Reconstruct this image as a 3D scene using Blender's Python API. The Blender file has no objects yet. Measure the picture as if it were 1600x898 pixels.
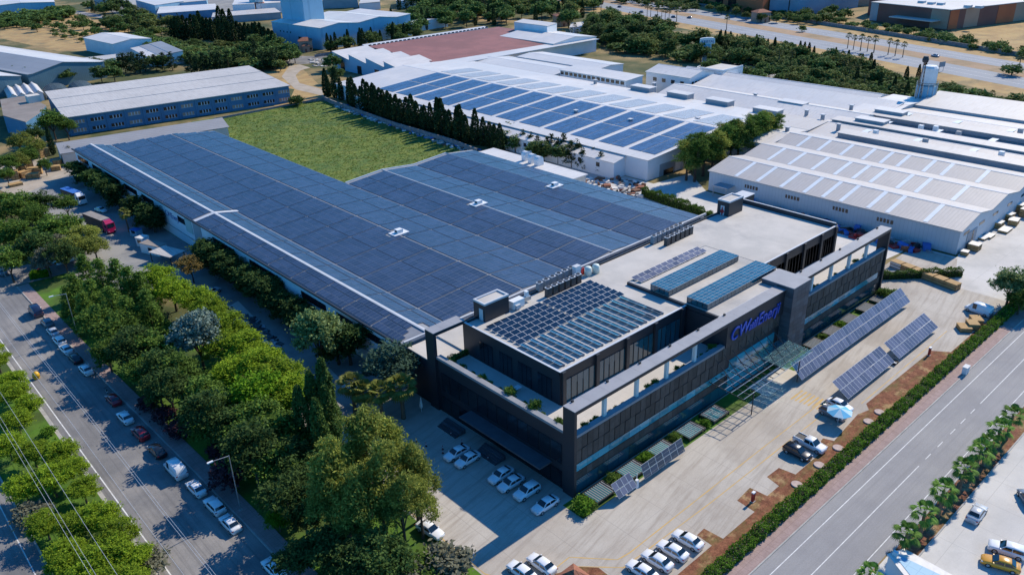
# An industrial estate seen from the air: an office block and a solar-roofed factory hall among roads, trees and warehouses.
# Units are metres; X runs along the office front, Y runs back along the factory hall, Z is up.
import bpy, math, random
import numpy as np
from mathutils import Vector, Matrix

S = bpy.context.scene
COL = S.collection
PI = math.pi
def Rd(a): return math.radians(a)

# ---------------------------------------------------------------- camera
cd = bpy.data.cameras.new('camera')
cam = bpy.data.objects.new('camera', cd); COL.objects.link(cam)
cam.matrix_world = Matrix(((0.737258, 0.308405, -0.601113, -69.248), (-0.675045, 0.299844, -0.674098, -65.280), (-0.027655, 0.902763, 0.429249, 80.000)) + ((0, 0, 0, 1),))
cd.sensor_width = 36.0
cd.lens = 28.47
cd.clip_start = 1.0
cd.clip_end = 12000.0
S.camera = cam

# ---------------------------------------------------------------- sky and sun
SUN_EL, SUN_AZ = 38.5, 1.5            # degrees above the ground; degrees from +X towards +Y
W = bpy.data.worlds.new('World'); S.world = W; W.use_nodes = True
nt = W.node_tree
sky = nt.nodes.new('ShaderNodeTexSky'); sky.sky_type = 'NISHITA'; sky.sun_disc = False
sky.sun_elevation = Rd(SUN_EL); sky.sun_rotation = Rd(90 - SUN_AZ)
sky.altitude = 50; sky.air_density = 1.0; sky.dust_density = 0.0; sky.ozone_density = 7.0
bg = nt.nodes['Background']; bg.inputs['Strength'].default_value = 0.145
tint = nt.nodes.new('ShaderNodeMix'); tint.data_type = 'RGBA'; tint.blend_type = 'MULTIPLY'; tint.inputs[0].default_value = 1.0
tint.inputs[7].default_value = (0.28, 0.92, 1.24, 1.0)      # the clear deep blue the photograph's shadows show
nt.links.new(sky.outputs['Color'], tint.inputs[6]); nt.links.new(tint.outputs[2], bg.inputs['Color'])
sl = bpy.data.lights.new('sun', 'SUN'); sl.energy = 5.0; sl.angle = Rd(0.5); sl.color = (1.0, 0.89, 0.72)
sun = bpy.data.objects.new('sun', sl); COL.objects.link(sun)
sdir = Vector((math.cos(Rd(SUN_EL)) * math.cos(Rd(SUN_AZ)), math.cos(Rd(SUN_EL)) * math.sin(Rd(SUN_AZ)), math.sin(Rd(SUN_EL))))
sun.rotation_euler = sdir.to_track_quat('Z', 'Y').to_euler(); sun.location = (0, 0, 300)
S.view_settings.view_transform = 'Standard'
S.view_settings.look = 'None'
S.view_settings.exposure = 0.17
S.view_settings.gamma = 1.0
S.view_settings.use_curve_mapping = False

# ---------------------------------------------------------------- materials
def new_mat(name):
    m = bpy.data.materials.new(name); m.use_nodes = True
    return m, m.node_tree, m.node_tree.nodes['Principled BSDF']
def c4(c): return (c[0], c[1], c[2], 1.0)
def mixc(nt, fac, a, b, blend='MIX'):
    n = nt.nodes.new('ShaderNodeMix'); n.data_type = 'RGBA'; n.blend_type = blend
    for s, v in ((0, fac), (6, a), (7, b)):
        if hasattr(v, 'is_linked') or isinstance(v, bpy.types.NodeSocket): nt.links.new(v, n.inputs[s])
        else: n.inputs[s].default_value = v if s == 0 else c4(v)
    return n.outputs[2]
def mth(nt, op, a, b=None, c=None):
    n = nt.nodes.new('ShaderNodeMath'); n.operation = op
    for i, v in enumerate((a, b, c)):
        if v is None: continue
        if isinstance(v, bpy.types.NodeSocket): nt.links.new(v, n.inputs[i])
        else: n.inputs[i].default_value = v
    return n.outputs[0]
def noise(nt, vec, scale, detail=4.0, rough=0.6):
    n = nt.nodes.new('ShaderNodeTexNoise'); n.inputs['Scale'].default_value = scale
    n.inputs['Detail'].default_value = detail; n.inputs['Roughness'].default_value = rough
    nt.links.new(vec, n.inputs['Vector']); return n.outputs['Fac']
def ramp(nt, fac, lo, hi):
    n = nt.nodes.new('ShaderNodeMapRange'); n.inputs[1].default_value = lo; n.inputs[2].default_value = hi
    nt.links.new(fac, n.inputs[0]); return n.outputs[0]
def pos(nt, obj=False):
    if obj: return nt.nodes.new('ShaderNodeTexCoord').outputs['Object']
    return nt.nodes.new('ShaderNodeNewGeometry').outputs['Position']
def M(name, c1, c2=None, sc=0.3, rough=0.8, metal=0.0, bump=0.0, bsc=6.0, spec=0.4, seam=None, c3=None, sc3=0.05, lo=0.38, hi=0.62, lo3=0.45, hi3=0.6, obj=False, coat=0.0, grain=0.0, streak=None, gsc=5.0):
    """Procedural surface: two tones mixed by noise, an optional third tone in larger patches, optional seams
    (axis angle in degrees, period, width, tone), fine grain and relief."""
    m, nt, p = new_mat(name)
    v = pos(nt, obj)
    if c2 is None: c2 = tuple(x * 0.86 for x in c1)
    col = mixc(nt, ramp(nt, noise(nt, v, sc), lo, hi), c1, c2)
    if c3: col = mixc(nt, ramp(nt, noise(nt, v, sc3, 6.0, 0.65), lo3, hi3), col, c3)
    if grain:
        g = ramp(nt, noise(nt, v, gsc, 3.0, 0.75), 0.25, 0.75)
        gg = mth(nt, 'MULTIPLY_ADD', g, 2 * grain, 1 - grain)
        n = nt.nodes.new('ShaderNodeVectorMath'); n.operation = 'SCALE'
        nt.links.new(col, n.inputs[0]); nt.links.new(gg, n.inputs[3]); col = n.outputs[0]
    if streak:
        ang, tone, amt, fa, fb = streak      # long stains or wheel tracks lying along one direction
        mp = nt.nodes.new('ShaderNodeMapping'); mp.vector_type = 'TEXTURE'; mp.inputs['Rotation'].default_value = (0, 0, Rd(ang)); mp.inputs['Scale'].default_value = (fa, fb, fb); nt.links.new(v, mp.inputs['Vector'])
        col = mixc(nt, mth(nt, 'MULTIPLY', ramp(nt, noise(nt, mp.outputs[0], 1.0, 5.0, 0.65), 0.48, 0.72), amt), col, tone)
    hgt = None
    if seam:
        for ang, per, wid, tone in (seam if isinstance(seam, list) else [seam]):
            sx = nt.nodes.new('ShaderNodeSeparateXYZ'); nt.links.new(v, sx.inputs[0])
            if ang == 'z': t = sx.outputs[2]
            else:
                a = mth(nt, 'MULTIPLY', sx.outputs[0], math.cos(Rd(ang))); t = mth(nt, 'MULTIPLY_ADD', sx.outputs[1], math.sin(Rd(ang)), a)
            fr = mth(nt, 'FRACT', mth(nt, 'DIVIDE', t, per))
            lt = mth(nt, 'LESS_THAN', fr, wid / per)
            col = mixc(nt, lt, col, tone)
            hgt = lt
    nt.links.new(col, p.inputs['Base Color'])
    p.inputs['Roughness'].default_value = rough; p.inputs['Metallic'].default_value = metal
    p.inputs['Specular IOR Level'].default_value = spec
    if coat: p.inputs['Coat Weight'].default_value = coat; p.inputs['Coat Roughness'].default_value = 0.05
    if bump:
        b = nt.nodes.new('ShaderNodeBump'); b.inputs['Strength'].default_value = bump; b.inputs['Distance'].default_value = 0.05
        nt.links.new(noise(nt, v, bsc, 5.0), b.inputs['Height']); nt.links.new(b.outputs[0], p.inputs['Normal'])
    return m
def LEAF(name, dark, light, tint=None, trans=0.35):
    """Foliage: each leaf its own tone, each plant a little different."""
    m, nt, p = new_mat(name)
    g = nt.nodes.new('ShaderNodeNewGeometry'); oi = nt.nodes.new('ShaderNodeObjectInfo')
    col = mixc(nt, g.outputs['Random Per Island'], dark, light)
    col = mixc(nt, mth(nt, 'MULTIPLY', oi.outputs['Random'], 0.55), col, tint or tuple(0.75 * (a + b) / 2 for a, b in zip(dark, light)))
    nt.links.new(col, p.inputs['Base Color']); p.inputs['Roughness'].default_value = 0.75; p.inputs['Specular IOR Level'].default_value = 0.08
    tr = nt.nodes.new('ShaderNodeBsdfTranslucent'); nt.links.new(col, tr.inputs['Color'])
    mx = nt.nodes.new('ShaderNodeMixShader'); mx.inputs[0].default_value = trans
    nt.links.new(p.outputs[0], mx.inputs[1]); nt.links.new(tr.outputs[0], mx.inputs[2])
    nt.links.new(mx.outputs[0], nt.nodes['Material Output'].inputs['Surface'])
    return m

MT = {}
# ground
MT['terrain'] = M('scrub_ground', (0.048, 0.066, 0.018), (0.095, 0.095, 0.032), 0.10, 0.95, c3=(0.30, 0.21, 0.095), sc3=0.016, lo3=0.47, hi3=0.60, grain=0.3)
MT['dry'] = M('dry_grass', (0.42, 0.29, 0.12), (0.33, 0.21, 0.09), 0.10, 0.95, c3=(0.20, 0.16, 0.08), sc3=0.06, lo3=0.52, hi3=0.66, grain=0.25, bump=0.3, bsc=1.0)
MT['field'] = M('meadow_grass', (0.062, 0.122, 0.012), (0.145, 0.182, 0.026), 0.30, 0.9, c3=(0.050, 0.110, 0.020), sc3=0.06, lo3=0.50, hi3=0.66, grain=0.55, gsc=1.3, bump=1.0, bsc=0.9, streak=(20, (0.16, 0.155, 0.040), 0.5, 9.0, 3.0))
MT['lawn'] = M('lawn_grass', (0.060, 0.150, 0.008), (0.090, 0.190, 0.012), 0.5, 0.9, c3=(0.05, 0.085, 0.012), sc3=0.08, grain=0.25, bump=0.3, bsc=3)
MT['asphalt'] = M('asphalt', (0.275, 0.27, 0.272), (0.25, 0.245, 0.248), 0.25, 0.9, c3=(0.30, 0.292, 0.287), sc3=0.05, grain=0.14, bump=0.15, bsc=20, streak=(0, (0.205, 0.20, 0.20), 0.55, 26.0, 0.55))
MT['asphalt_old'] = M('worn_asphalt', (0.205, 0.200, 0.198), (0.150, 0.148, 0.150), 0.10, 0.9, c3=(0.27, 0.255, 0.24), sc3=0.06, grain=0.16, bump=0.15, bsc=20, streak=(90, (0.115, 0.112, 0.112), 0.75, 22.0, 0.7))
MT['highway'] = M('highway_asphalt', (0.26, 0.28, 0.31), (0.23, 0.25, 0.28), 0.06, 0.85, grain=0.05)
MT['concrete'] = M('yard_concrete', (0.415, 0.372, 0.32), (0.345, 0.310, 0.268), 0.11, 0.88, c3=(0.46, 0.425, 0.375), sc3=0.06, grain=0.12, streak=(10, (0.275, 0.235, 0.195), 0.75, 12.0, 0.9), seam=[(0, 7.4, 0.06, (0.30, 0.275, 0.245)), (90, 5.2, 0.05, (0.31, 0.285, 0.255))], bump=0.1, bsc=10)
MT['concrete_dark'] = M('service_concrete', (0.24, 0.24, 0.235), (0.19, 0.19, 0.19), 0.2, 0.9, c3=(0.29, 0.28, 0.26), sc3=0.08, grain=0.1)
MT['concrete_pale'] = M('pale_concrete', (0.52, 0.50, 0.47), (0.44, 0.43, 0.41), 0.12, 0.88, c3=(0.57, 0.55, 0.52), sc3=0.07, grain=0.07, seam=[(0, 6.0, 0.05, (0.38, 0.37, 0.35)), (90, 6.0, 0.05, (0.38, 0.37, 0.35))])
MT['pavement'] = M('pink_paving', (0.35, 0.255, 0.235), (0.29, 0.21, 0.195), 0.8, 0.9, grain=0.15, seam=[(0, 1.2, 0.04, (0.22, 0.15, 0.13)), (90, 1.0, 0.04, (0.22, 0.15, 0.13))])
MT['kerb'] = M('kerb_stone', (0.42, 0.40, 0.37), (0.32, 0.31, 0.29), 0.6, 0.9, grain=0.1)
MT['yellowkerb'] = M('yellow_kerb', (0.55, 0.40, 0.06), (0.42, 0.30, 0.06), 0.8, 0.85)
MT['soil'] = M('red_soil', (0.135, 0.048, 0.024), (0.24, 0.098, 0.050), 0.9, 0.95, c3=(0.33, 0.21, 0.10), sc3=0.35, lo3=0.54, hi3=0.64, grain=0.5, gsc=3.5, bump=0.8, bsc=4, streak=(0, (0.12, 0.12, 0.03), 0.8, 5.0, 1.6))
MT['track'] = M('gravel_track', (0.42, 0.36, 0.29), (0.34, 0.29, 0.23), 0.2, 0.95, grain=0.15)
MT['white_line'] = M('white_road_paint', (0.72, 0.72, 0.70), (0.55, 0.55, 0.54), 1.2, 0.8)
MT['yellow_line'] = M('yellow_road_paint', (0.58, 0.36, 0.09), (0.46, 0.33, 0.16), 0.6, 0.8)
MT['median'] = M('dry_median', (0.33, 0.22, 0.14), (0.40, 0.28, 0.17), 0.1, 0.95, c3=(0.25, 0.18, 0.10), sc3=0.05, grain=0.25)
# building skins
MT['roof_pale'] = M('pale_sheet_roof', (0.56, 0.53, 0.50), (0.50, 0.475, 0.45), 0.06, 0.55, grain=0.04, seam=(90, 1.0, 0.06, (0.47, 0.445, 0.42)), streak=(0, (0.40, 0.37, 0.34), 0.7, 9.0, 0.8), c3=(0.50, 0.47, 0.44), sc3=0.03)
MT['roof_pale_x'] = M('pale_sheet_roof_ribbed', (0.50, 0.46, 0.43), (0.45, 0.415, 0.385), 0.05, 0.55, grain=0.04, seam=(90, 0.9, 0.14, (0.385, 0.365, 0.35)), streak=(0, (0.36, 0.33, 0.31), 0.6, 7.0, 0.7), c3=(0.45, 0.43, 0.42), sc3=0.04)
MT['roof_white'] = M('white_sheet_roof', (0.66, 0.625, 0.59), (0.59, 0.56, 0.53), 0.05, 0.5, grain=0.06, seam=[(90, 1.2, 0.10, (0.54, 0.53, 0.525)), (0, 11.0, 0.15, (0.50, 0.49, 0.48))], streak=(0, (0.46, 0.44, 0.42), 0.75, 8.0, 0.7), c3=(0.55, 0.545, 0.54), sc3=0.025)
MT['roof_grey'] = M('grey_sheet_roof', (0.30, 0.30, 0.31), (0.26, 0.26, 0.27), 0.08, 0.6, grain=0.05, seam=(75, 1.4, 0.18, (0.22, 0.22, 0.23)))
MT['roof_greylite'] = M('light_grey_roof', (0.54, 0.51, 0.48), (0.47, 0.445, 0.42), 0.05, 0.6, grain=0.07, streak=(90, (0.32, 0.30, 0.285), 0.7, 6.0, 0.7), seam=(-8.4, 1.1, 0.08, (0.36, 0.345, 0.33)))
MT['roof_red'] = M('red_tile_roof', (0.28, 0.115, 0.105), (0.24, 0.10, 0.095), 0.12, 0.8, c3=(0.20, 0.085, 0.08), sc3=0.03, grain=0.12, seam=(0, 1.6, 0.25, (0.22, 0.09, 0.085)))
MT['tile'] = M('terracotta_tile', (0.33, 0.13, 0.075), (0.25, 0.10, 0.06), 0.8, 0.85, grain=0.2, seam=(0, 0.5, 0.12, (0.18, 0.07, 0.045)))
MT['roof_grey2'] = M('blue_grey_roof', (0.27, 0.29, 0.32), (0.235, 0.255, 0.285), 0.03, 0.6, grain=0.05, seam=(12, 6.0, 0.3, (0.22, 0.24, 0.27)))
MT['annexe_roof'] = M('brown_felt_roof', (0.27, 0.235, 0.21), (0.21, 0.185, 0.165), 0.1, 0.85, c3=(0.17, 0.13, 0.11), sc3=0.06, lo3=0.5, hi3=0.7, grain=0.08)
MT['netting'] = M('dark_netting', (0.05, 0.075, 0.08), (0.035, 0.055, 0.06), 0.5, 0.7, seam=[(82, 1.5, 0.15, (0.12, 0.16, 0.17))])
MT['silo_red'] = M('red_white_silo', (0.42, 0.10, 0.06), (0.38, 0.09, 0.055), 0.3, 0.6, seam=('z', 9.0, 3.5, (0.6, 0.58, 0.55)))
MT['wall_sky2'] = M('blue_grey_wall', (0.22, 0.31, 0.42), (0.19, 0.27, 0.37), 0.1, 0.65, grain=0.04)
MT['skylight'] = M('translucent_strip', (0.72, 0.76, 0.78), (0.64, 0.69, 0.72), 0.4, 0.4)
MT['wall_white'] = M('white_wall', (0.72, 0.74, 0.76), (0.66, 0.68, 0.70), 0.15, 0.7, grain=0.04)
MT['wall_cream'] = M('cream_wall', (0.60, 0.56, 0.50), (0.54, 0.50, 0.45), 0.2, 0.8, grain=0.05)
MT['wall_sheet'] = M('pale_cladding', (0.56, 0.58, 0.60), (0.51, 0.53, 0.55), 0.1, 0.6, grain=0.04, seam=[(0, 1.0, 0.09, (0.44, 0.46, 0.48)), (90, 1.0, 0.09, (0.44, 0.46, 0.48))])
MT['wall_sky'] = M('sky_blue_cladding', (0.28, 0.48, 0.62), (0.25, 0.44, 0.57), 0.1, 0.6, grain=0.04, seam=[(0, 1.4, 0.1, (0.22, 0.40, 0.53)), (90, 1.4, 0.1, (0.22, 0.40, 0.53))])
MT['wall_blue'] = M('steel_blue_wall', (0.075, 0.20, 0.33), (0.06, 0.17, 0.29), 0.2, 0.7, grain=0.06)
MT['wall_mint'] = M('mint_wall', (0.42, 0.52, 0.48), (0.38, 0.47, 0.44), 0.1, 0.8)
MT['wall_teal'] = M('dark_teal_cladding', (0.10, 0.19, 0.23), (0.085, 0.16, 0.20), 0.1, 0.6, seam=(0, 1.0, 0.1, (0.07, 0.14, 0.17)))
MT['wall_brown'] = M('brown_cladding', (0.20, 0.085, 0.065), (0.17, 0.07, 0.055), 0.1, 0.7)
MT['wall_orange'] = M('orange_cladding', (0.50, 0.13, 0.045), (0.44, 0.11, 0.04), 0.1, 0.7)
MT['wall_tan'] = M('tan_cladding', (0.42, 0.27, 0.19), (0.37, 0.24, 0.17), 0.1, 0.7)
MT['wall_grey'] = M('grey_wall', (0.34, 0.35, 0.37), (0.29, 0.30, 0.32), 0.15, 0.75, grain=0.05)
MT['stone'] = M('stone_wall', (0.26, 0.25, 0.25), (0.17, 0.165, 0.165), 0.8, 0.95, grain=0.25)
MT['dark_clad'] = M('anthracite_cladding', (0.022, 0.026, 0.034), (0.018, 0.022, 0.029), 0.3, 0.5, grain=0.05, spec=0.5)
MT['dark_tile'] = M('anthracite_tile', (0.090, 0.095, 0.110), (0.072, 0.077, 0.090), 0.5, 0.5, grain=0.1, obj=False)
MT['beam_top'] = M('grey_metal_capping', (0.30, 0.30, 0.315), (0.26, 0.26, 0.275), 0.3, 0.5, grain=0.05)
MT['dark_trim'] = M('dark_trim', (0.025, 0.027, 0.032), (0.02, 0.022, 0.027), 0.5, 0.5)
MT['slat_brown'] = M('brown_screen_panel', (0.095, 0.075, 0.066), (0.070, 0.055, 0.049), 0.7, 0.7, grain=0.15, seam=(0, 0.31, 0.05, (0.06, 0.042, 0.034)))
MT['coping'] = M('pale_coping', (0.52, 0.54, 0.57), (0.46, 0.48, 0.51), 0.4, 0.6)
MT['coping_grey'] = M('grey_coping', (0.27, 0.28, 0.30), (0.23, 0.24, 0.26), 0.4, 0.6)
MT['terrace'] = M('terrace_paving', (0.56, 0.525, 0.48), (0.50, 0.47, 0.43), 0.2, 0.85, grain=0.05, seam=[(0, 1.2, 0.03, (0.42, 0.40, 0.37)), (90, 1.2, 0.03, (0.42, 0.40, 0.37))])
MT['roof_screed'] = M('roof_screed', (0.52, 0.49, 0.45), (0.44, 0.42, 0.39), 0.16, 0.9, c3=(0.34, 0.33, 0.32), sc3=0.11, lo3=0.52, hi3=0.72, grain=0.08)
MT['glass'] = M('tinted_glass', (0.015, 0.085, 0.115), (0.012, 0.070, 0.098), 0.2, 0.06, spec=0.9)
MT['glass_teal'] = M('teal_glass', (0.045, 0.320, 0.400), (0.035, 0.260, 0.335), 0.25, 0.08, spec=0.8)
MT['glass_dark'] = M('dark_window', (0.012, 0.016, 0.022), (0.010, 0.012, 0.018), 0.5, 0.15, spec=0.6)
MT['canopy_glass'], _nt, _p = new_mat('canopy_glass')
_p.inputs['Base Color'].default_value = (0.30, 0.52, 0.58, 1); _p.inputs['Roughness'].default_value = 0.05; _p.inputs['Transmission Weight'].default_value = 0.85; _p.inputs['IOR'].default_value = 1.1
MT['column'] = M('pale_column', (0.55, 0.62, 0.63), (0.50, 0.57, 0.58), 0.5, 0.6)
MT['steel'] = M('galvanised_steel', (0.50, 0.51, 0.52), (0.42, 0.43, 0.44), 0.8, 0.4, metal=0.7, obj=True)
MT['darksteel'] = M('dark_steel', (0.035, 0.038, 0.042), (0.028, 0.03, 0.034), 0.8, 0.5, obj=True)
MT['white_metal'] = M('white_metal', (0.72, 0.73, 0.74), (0.66, 0.67, 0.68), 0.8, 0.45, obj=True)
MT['pv'] = M('solar_glass', (0.027, 0.040, 0.078), (0.022, 0.033, 0.066), 0.08, 0.38, spec=0.85)
MT['pv2'] = M('office_solar_glass', (0.008, 0.016, 0.034), (0.007, 0.013, 0.027), 0.5, 0.12, spec=0.7)
MT['pv3'] = M('tracker_solar_glass', (0.135, 0.132, 0.165), (0.115, 0.115, 0.148), 0.4, 0.12, spec=0.8)
MT['pv4'] = M('blue_solar_glass', (0.045, 0.095, 0.200), (0.038, 0.082, 0.175), 0.2, 0.35, spec=0.7)
MT['pv5'] = M('pale_solar_glass', (0.40, 0.41, 0.43), (0.36, 0.37, 0.39), 0.2, 0.4, spec=0.3)
MT['pv_frame_light'] = M('pale_panel_frame', (0.66, 0.68, 0.70), (0.60, 0.62, 0.64), 0.5, 0.4, metal=0.2)
MT['pv_frame'] = M('panel_frame', (0.25, 0.28, 0.33), (0.22, 0.25, 0.30), 0.5, 0.4, metal=0.3)
MT['pv_frame_dark'] = M('panel_frame_dark', (0.14, 0.16, 0.19), (0.12, 0.14, 0.17), 0.5, 0.45, metal=0.3)
MT['bipv'] = M('rooflight_solar_glass', (0.030, 0.110, 0.155), (0.024, 0.090, 0.130), 0.6, 0.10, spec=0.8)
MT['blue_letter'] = M('blue_lettering', (0.03, 0.09, 0.48), (0.025, 0.08, 0.43), 1.0, 0.4)
MT['navy_letter'] = M('navy_lettering', (0.03, 0.08, 0.30), (0.025, 0.07, 0.27), 1.0, 0.5)
def vary(m, amt):
    """Each panel a slightly different tone."""
    nt = m.node_tree; p = nt.nodes['Principled BSDF']; src = p.inputs['Base Color'].links[0].from_socket
    g = nt.nodes.new('ShaderNodeNewGeometry'); oi = nt.nodes.new('ShaderNodeObjectInfo')
    r = mth(nt, 'FRACT', mth(nt, 'ADD', g.outputs['Random Per Island'], oi.outputs['Random']))
    n = nt.nodes.new('ShaderNodeVectorMath'); n.operation = 'SCALE'; nt.links.new(src, n.inputs[0]); nt.links.new(mth(nt, 'MULTIPLY_ADD', r, 2 * amt, 1 - amt), n.inputs[3]); nt.links.new(n.outputs[0], p.inputs['Base Color'])
for k_ in ('pv', 'pv2', 'pv3', 'pv4', 'bipv', 'slat_brown', 'dark_tile', 'glass', 'glass_teal'): vary(MT[k_], 0.28)
# vegetation
MT['bark'] = M('bark', (0.095, 0.065, 0.045), (0.06, 0.042, 0.03), 2.0, 0.95, bump=0.5, obj=True)
MT['palm_bark'] = M('palm_bark', (0.17, 0.125, 0.085), (0.11, 0.08, 0.055), 3.0, 0.95, obj=True)
MT['leaf_broad'] = LEAF('broad_leaf', (0.040, 0.089, 0.015), (0.228, 0.362, 0.066), (0.051, 0.087, 0.017))
MT['leaf_dark'] = LEAF('dark_leaf', (0.025, 0.060, 0.017), (0.127, 0.208, 0.055), (0.032, 0.051, 0.017))
MT['leaf_pine'] = LEAF('pine_needle', (0.110, 0.202, 0.011), (0.362, 0.499, 0.035), (0.123, 0.174, 0.017))
MT['leaf_silver'] = LEAF('silver_leaf', (0.080, 0.131, 0.102), (0.319, 0.392, 0.334), (0.174, 0.232, 0.189), 0.2)
MT['leaf_euc'] = LEAF('eucalyptus_leaf', (0.114, 0.158, 0.026), (0.460, 0.492, 0.101), (0.102, 0.123, 0.036))
MT['leaf_cypress'] = LEAF('cypress_leaf', (0.014, 0.035, 0.014), (0.055, 0.090, 0.031), (0.022, 0.041, 0.017), 0.15)
MT['leaf_cypress_mid'] = LEAF('green_cypress_leaf', (0.040, 0.088, 0.019), (0.136, 0.210, 0.052), (0.058, 0.094, 0.026), 0.15)
MT['leaf_palm'] = LEAF('palm_frond', (0.052, 0.129, 0.022), (0.214, 0.378, 0.074), (0.072, 0.131, 0.029), 0.25)
MT['leaf_palm_dry'] = LEAF('yellow_palm_frond', (0.109, 0.152, 0.026), (0.246, 0.246, 0.058), (0.174, 0.174, 0.058), 0.25)
MT['leaf_hedge'] = LEAF('hedge_leaf', (0.039, 0.106, 0.011), (0.213, 0.397, 0.039), (0.065, 0.123, 0.014))
MT['leaf_purple'] = LEAF('purple_leaf', (0.043, 0.017, 0.026), (0.138, 0.065, 0.072), (0.087, 0.043, 0.051), 0.2)
MT['leaf_rust'] = LEAF('rusty_leaf', (0.145, 0.094, 0.029), (0.304, 0.232, 0.072), (0.203, 0.160, 0.058), 0.25)
MT['leaf_grey'] = LEAF('grey_green_leaf', (0.102, 0.109, 0.072), (0.203, 0.203, 0.138), (0.145, 0.145, 0.102), 0.2)
MT['leaf_bright'] = LEAF('bright_leaf', (0.072, 0.174, 0.009), (0.192, 0.348, 0.020), (0.102, 0.189, 0.014))
MT['leaf_far'] = LEAF('distant_leaf', (0.044, 0.092, 0.026), (0.181, 0.288, 0.079), (0.065, 0.080, 0.026), 0.25)
MT['leaf_far_olive'] = LEAF('distant_olive_leaf', (0.083, 0.118, 0.029), (0.278, 0.329, 0.096), (0.102, 0.109, 0.043), 0.25)
MT['leaf_palm_far'] = LEAF('distant_palm_frond', (0.043, 0.070, 0.026), (0.116, 0.145, 0.051), None, 0.2)
MT['leaf_plane'] = LEAF('plane_leaf', (0.096, 0.152, 0.047), (0.399, 0.507, 0.193), (0.145, 0.189, 0.072), 0.3)
MT['leaf_teal'] = LEAF('blue_green_leaf', (0.026, 0.065, 0.043), (0.087, 0.152, 0.102), (0.051, 0.094, 0.065), 0.2)
MT['leaf_tuft'] = LEAF('tuft_grass', (0.065, 0.130, 0.014), (0.205, 0.245, 0.045), (0.11, 0.16, 0.03), 0.3)
MT['twig'] = M('twigs', (0.022, 0.030, 0.010), (0.015, 0.020, 0.008), 2, 0.95)
MT['flower_pale'] = LEAF('pale_pink_flower', (0.22, 0.14, 0.15), (0.40, 0.24, 0.26), None, 0.2)
MT['flower'] = LEAF('pink_flower', (0.30, 0.03, 0.08), (0.50, 0.10, 0.16), None, 0.2)
# small things
MT['wood'] = M('pale_timber', (0.44, 0.29, 0.13), (0.36, 0.22, 0.09), 1.2, 0.85, obj=True, grain=0.12)
MT['wood_red'] = M('brown_timber', (0.20, 0.10, 0.06), (0.14, 0.07, 0.045), 1.2, 0.9)
MT['sheet_white'] = M('white_sheet', (0.70, 0.68, 0.64), (0.60, 0.58, 0.55), 1.0, 0.6)
MT['red_paint'] = M('red_paint', (0.42, 0.03, 0.03), (0.34, 0.025, 0.025), 1.0, 0.4)
MT['rubber'] = M('tyre_rubber', (0.02, 0.02, 0.021), (0.015, 0.015, 0.016), 3, 0.9)
MT['rim'] = M('alloy_rim', (0.45, 0.46, 0.47), (0.4, 0.41, 0.42), 3, 0.35, metal=0.6)
MT['carglass'] = M('car_glass', (0.010, 0.018, 0.026), (0.008, 0.015, 0.022), 1, 0.05, spec=0.8)
MT['carglass_lit'] = M('teal_car_glass', (0.035, 0.085, 0.11), (0.03, 0.075, 0.10), 1, 0.05, spec=0.8)
MT['lamp_clear'] = M('headlamp_lens', (0.55, 0.58, 0.62), (0.5, 0.53, 0.57), 3, 0.1)
MT['lamp_red'] = M('tail_lamp_lens', (0.35, 0.02, 0.02), (0.3, 0.015, 0.015), 3, 0.15)
MT['tarp_black'] = M('black_tarpaulin', (0.035, 0.037, 0.042), (0.028, 0.03, 0.034), 1, 0.6)
MT['tarp_grey'] = M('dusty_grey_tarpaulin', (0.30, 0.27, 0.24), (0.24, 0.22, 0.20), 0.5, 0.8)
MT['cover_pink'] = M('pink_concrete', (0.50, 0.40, 0.36), (0.42, 0.33, 0.30), 2, 0.9, obj=True)
MT['cable'] = M('pale_cable', (0.5, 0.52, 0.55), (0.45, 0.47, 0.5), 1, 0.5)
MT['tank'] = M('translucent_tank', (0.60, 0.66, 0.60), (0.54, 0.60, 0.55), 0.8, 0.5)
MT['umbrella_blue'] = M('blue_canvas', (0.10, 0.42, 0.66), (0.085, 0.37, 0.60), 1, 0.8)
MT['umbrella_pale'] = M('pale_canvas', (0.42, 0.60, 0.70), (0.38, 0.55, 0.65), 1, 0.8)
MT['yellow'] = M('yellow_paint', (0.65, 0.38, 0.02), (0.58, 0.33, 0.02), 1, 0.4)
MT['bluesheet'] = M('blue_sheet', (0.04, 0.16, 0.50), (0.035, 0.13, 0.42), 1, 0.6)
def paint(name, c): 
    MT[name] = M(name, c, tuple(x * 0.95 for x in c), 1.0, 0.28, coat=0.6, obj=True, spec=0.5); return MT[name]
for n, c in dict(paint_white=(0.78, 0.79, 0.80), paint_silver=(0.46, 0.49, 0.53), paint_black=(0.012, 0.013, 0.017), paint_navy=(0.015, 0.028, 0.075),
                 paint_red=(0.30, 0.015, 0.025), paint_grey=(0.16, 0.18, 0.21), paint_magenta=(0.42, 0.012, 0.075), paint_taxi=(0.62, 0.30, 0.012), paint_blue=(0.03, 0.10, 0.36)).items(): paint(n, c)

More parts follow.
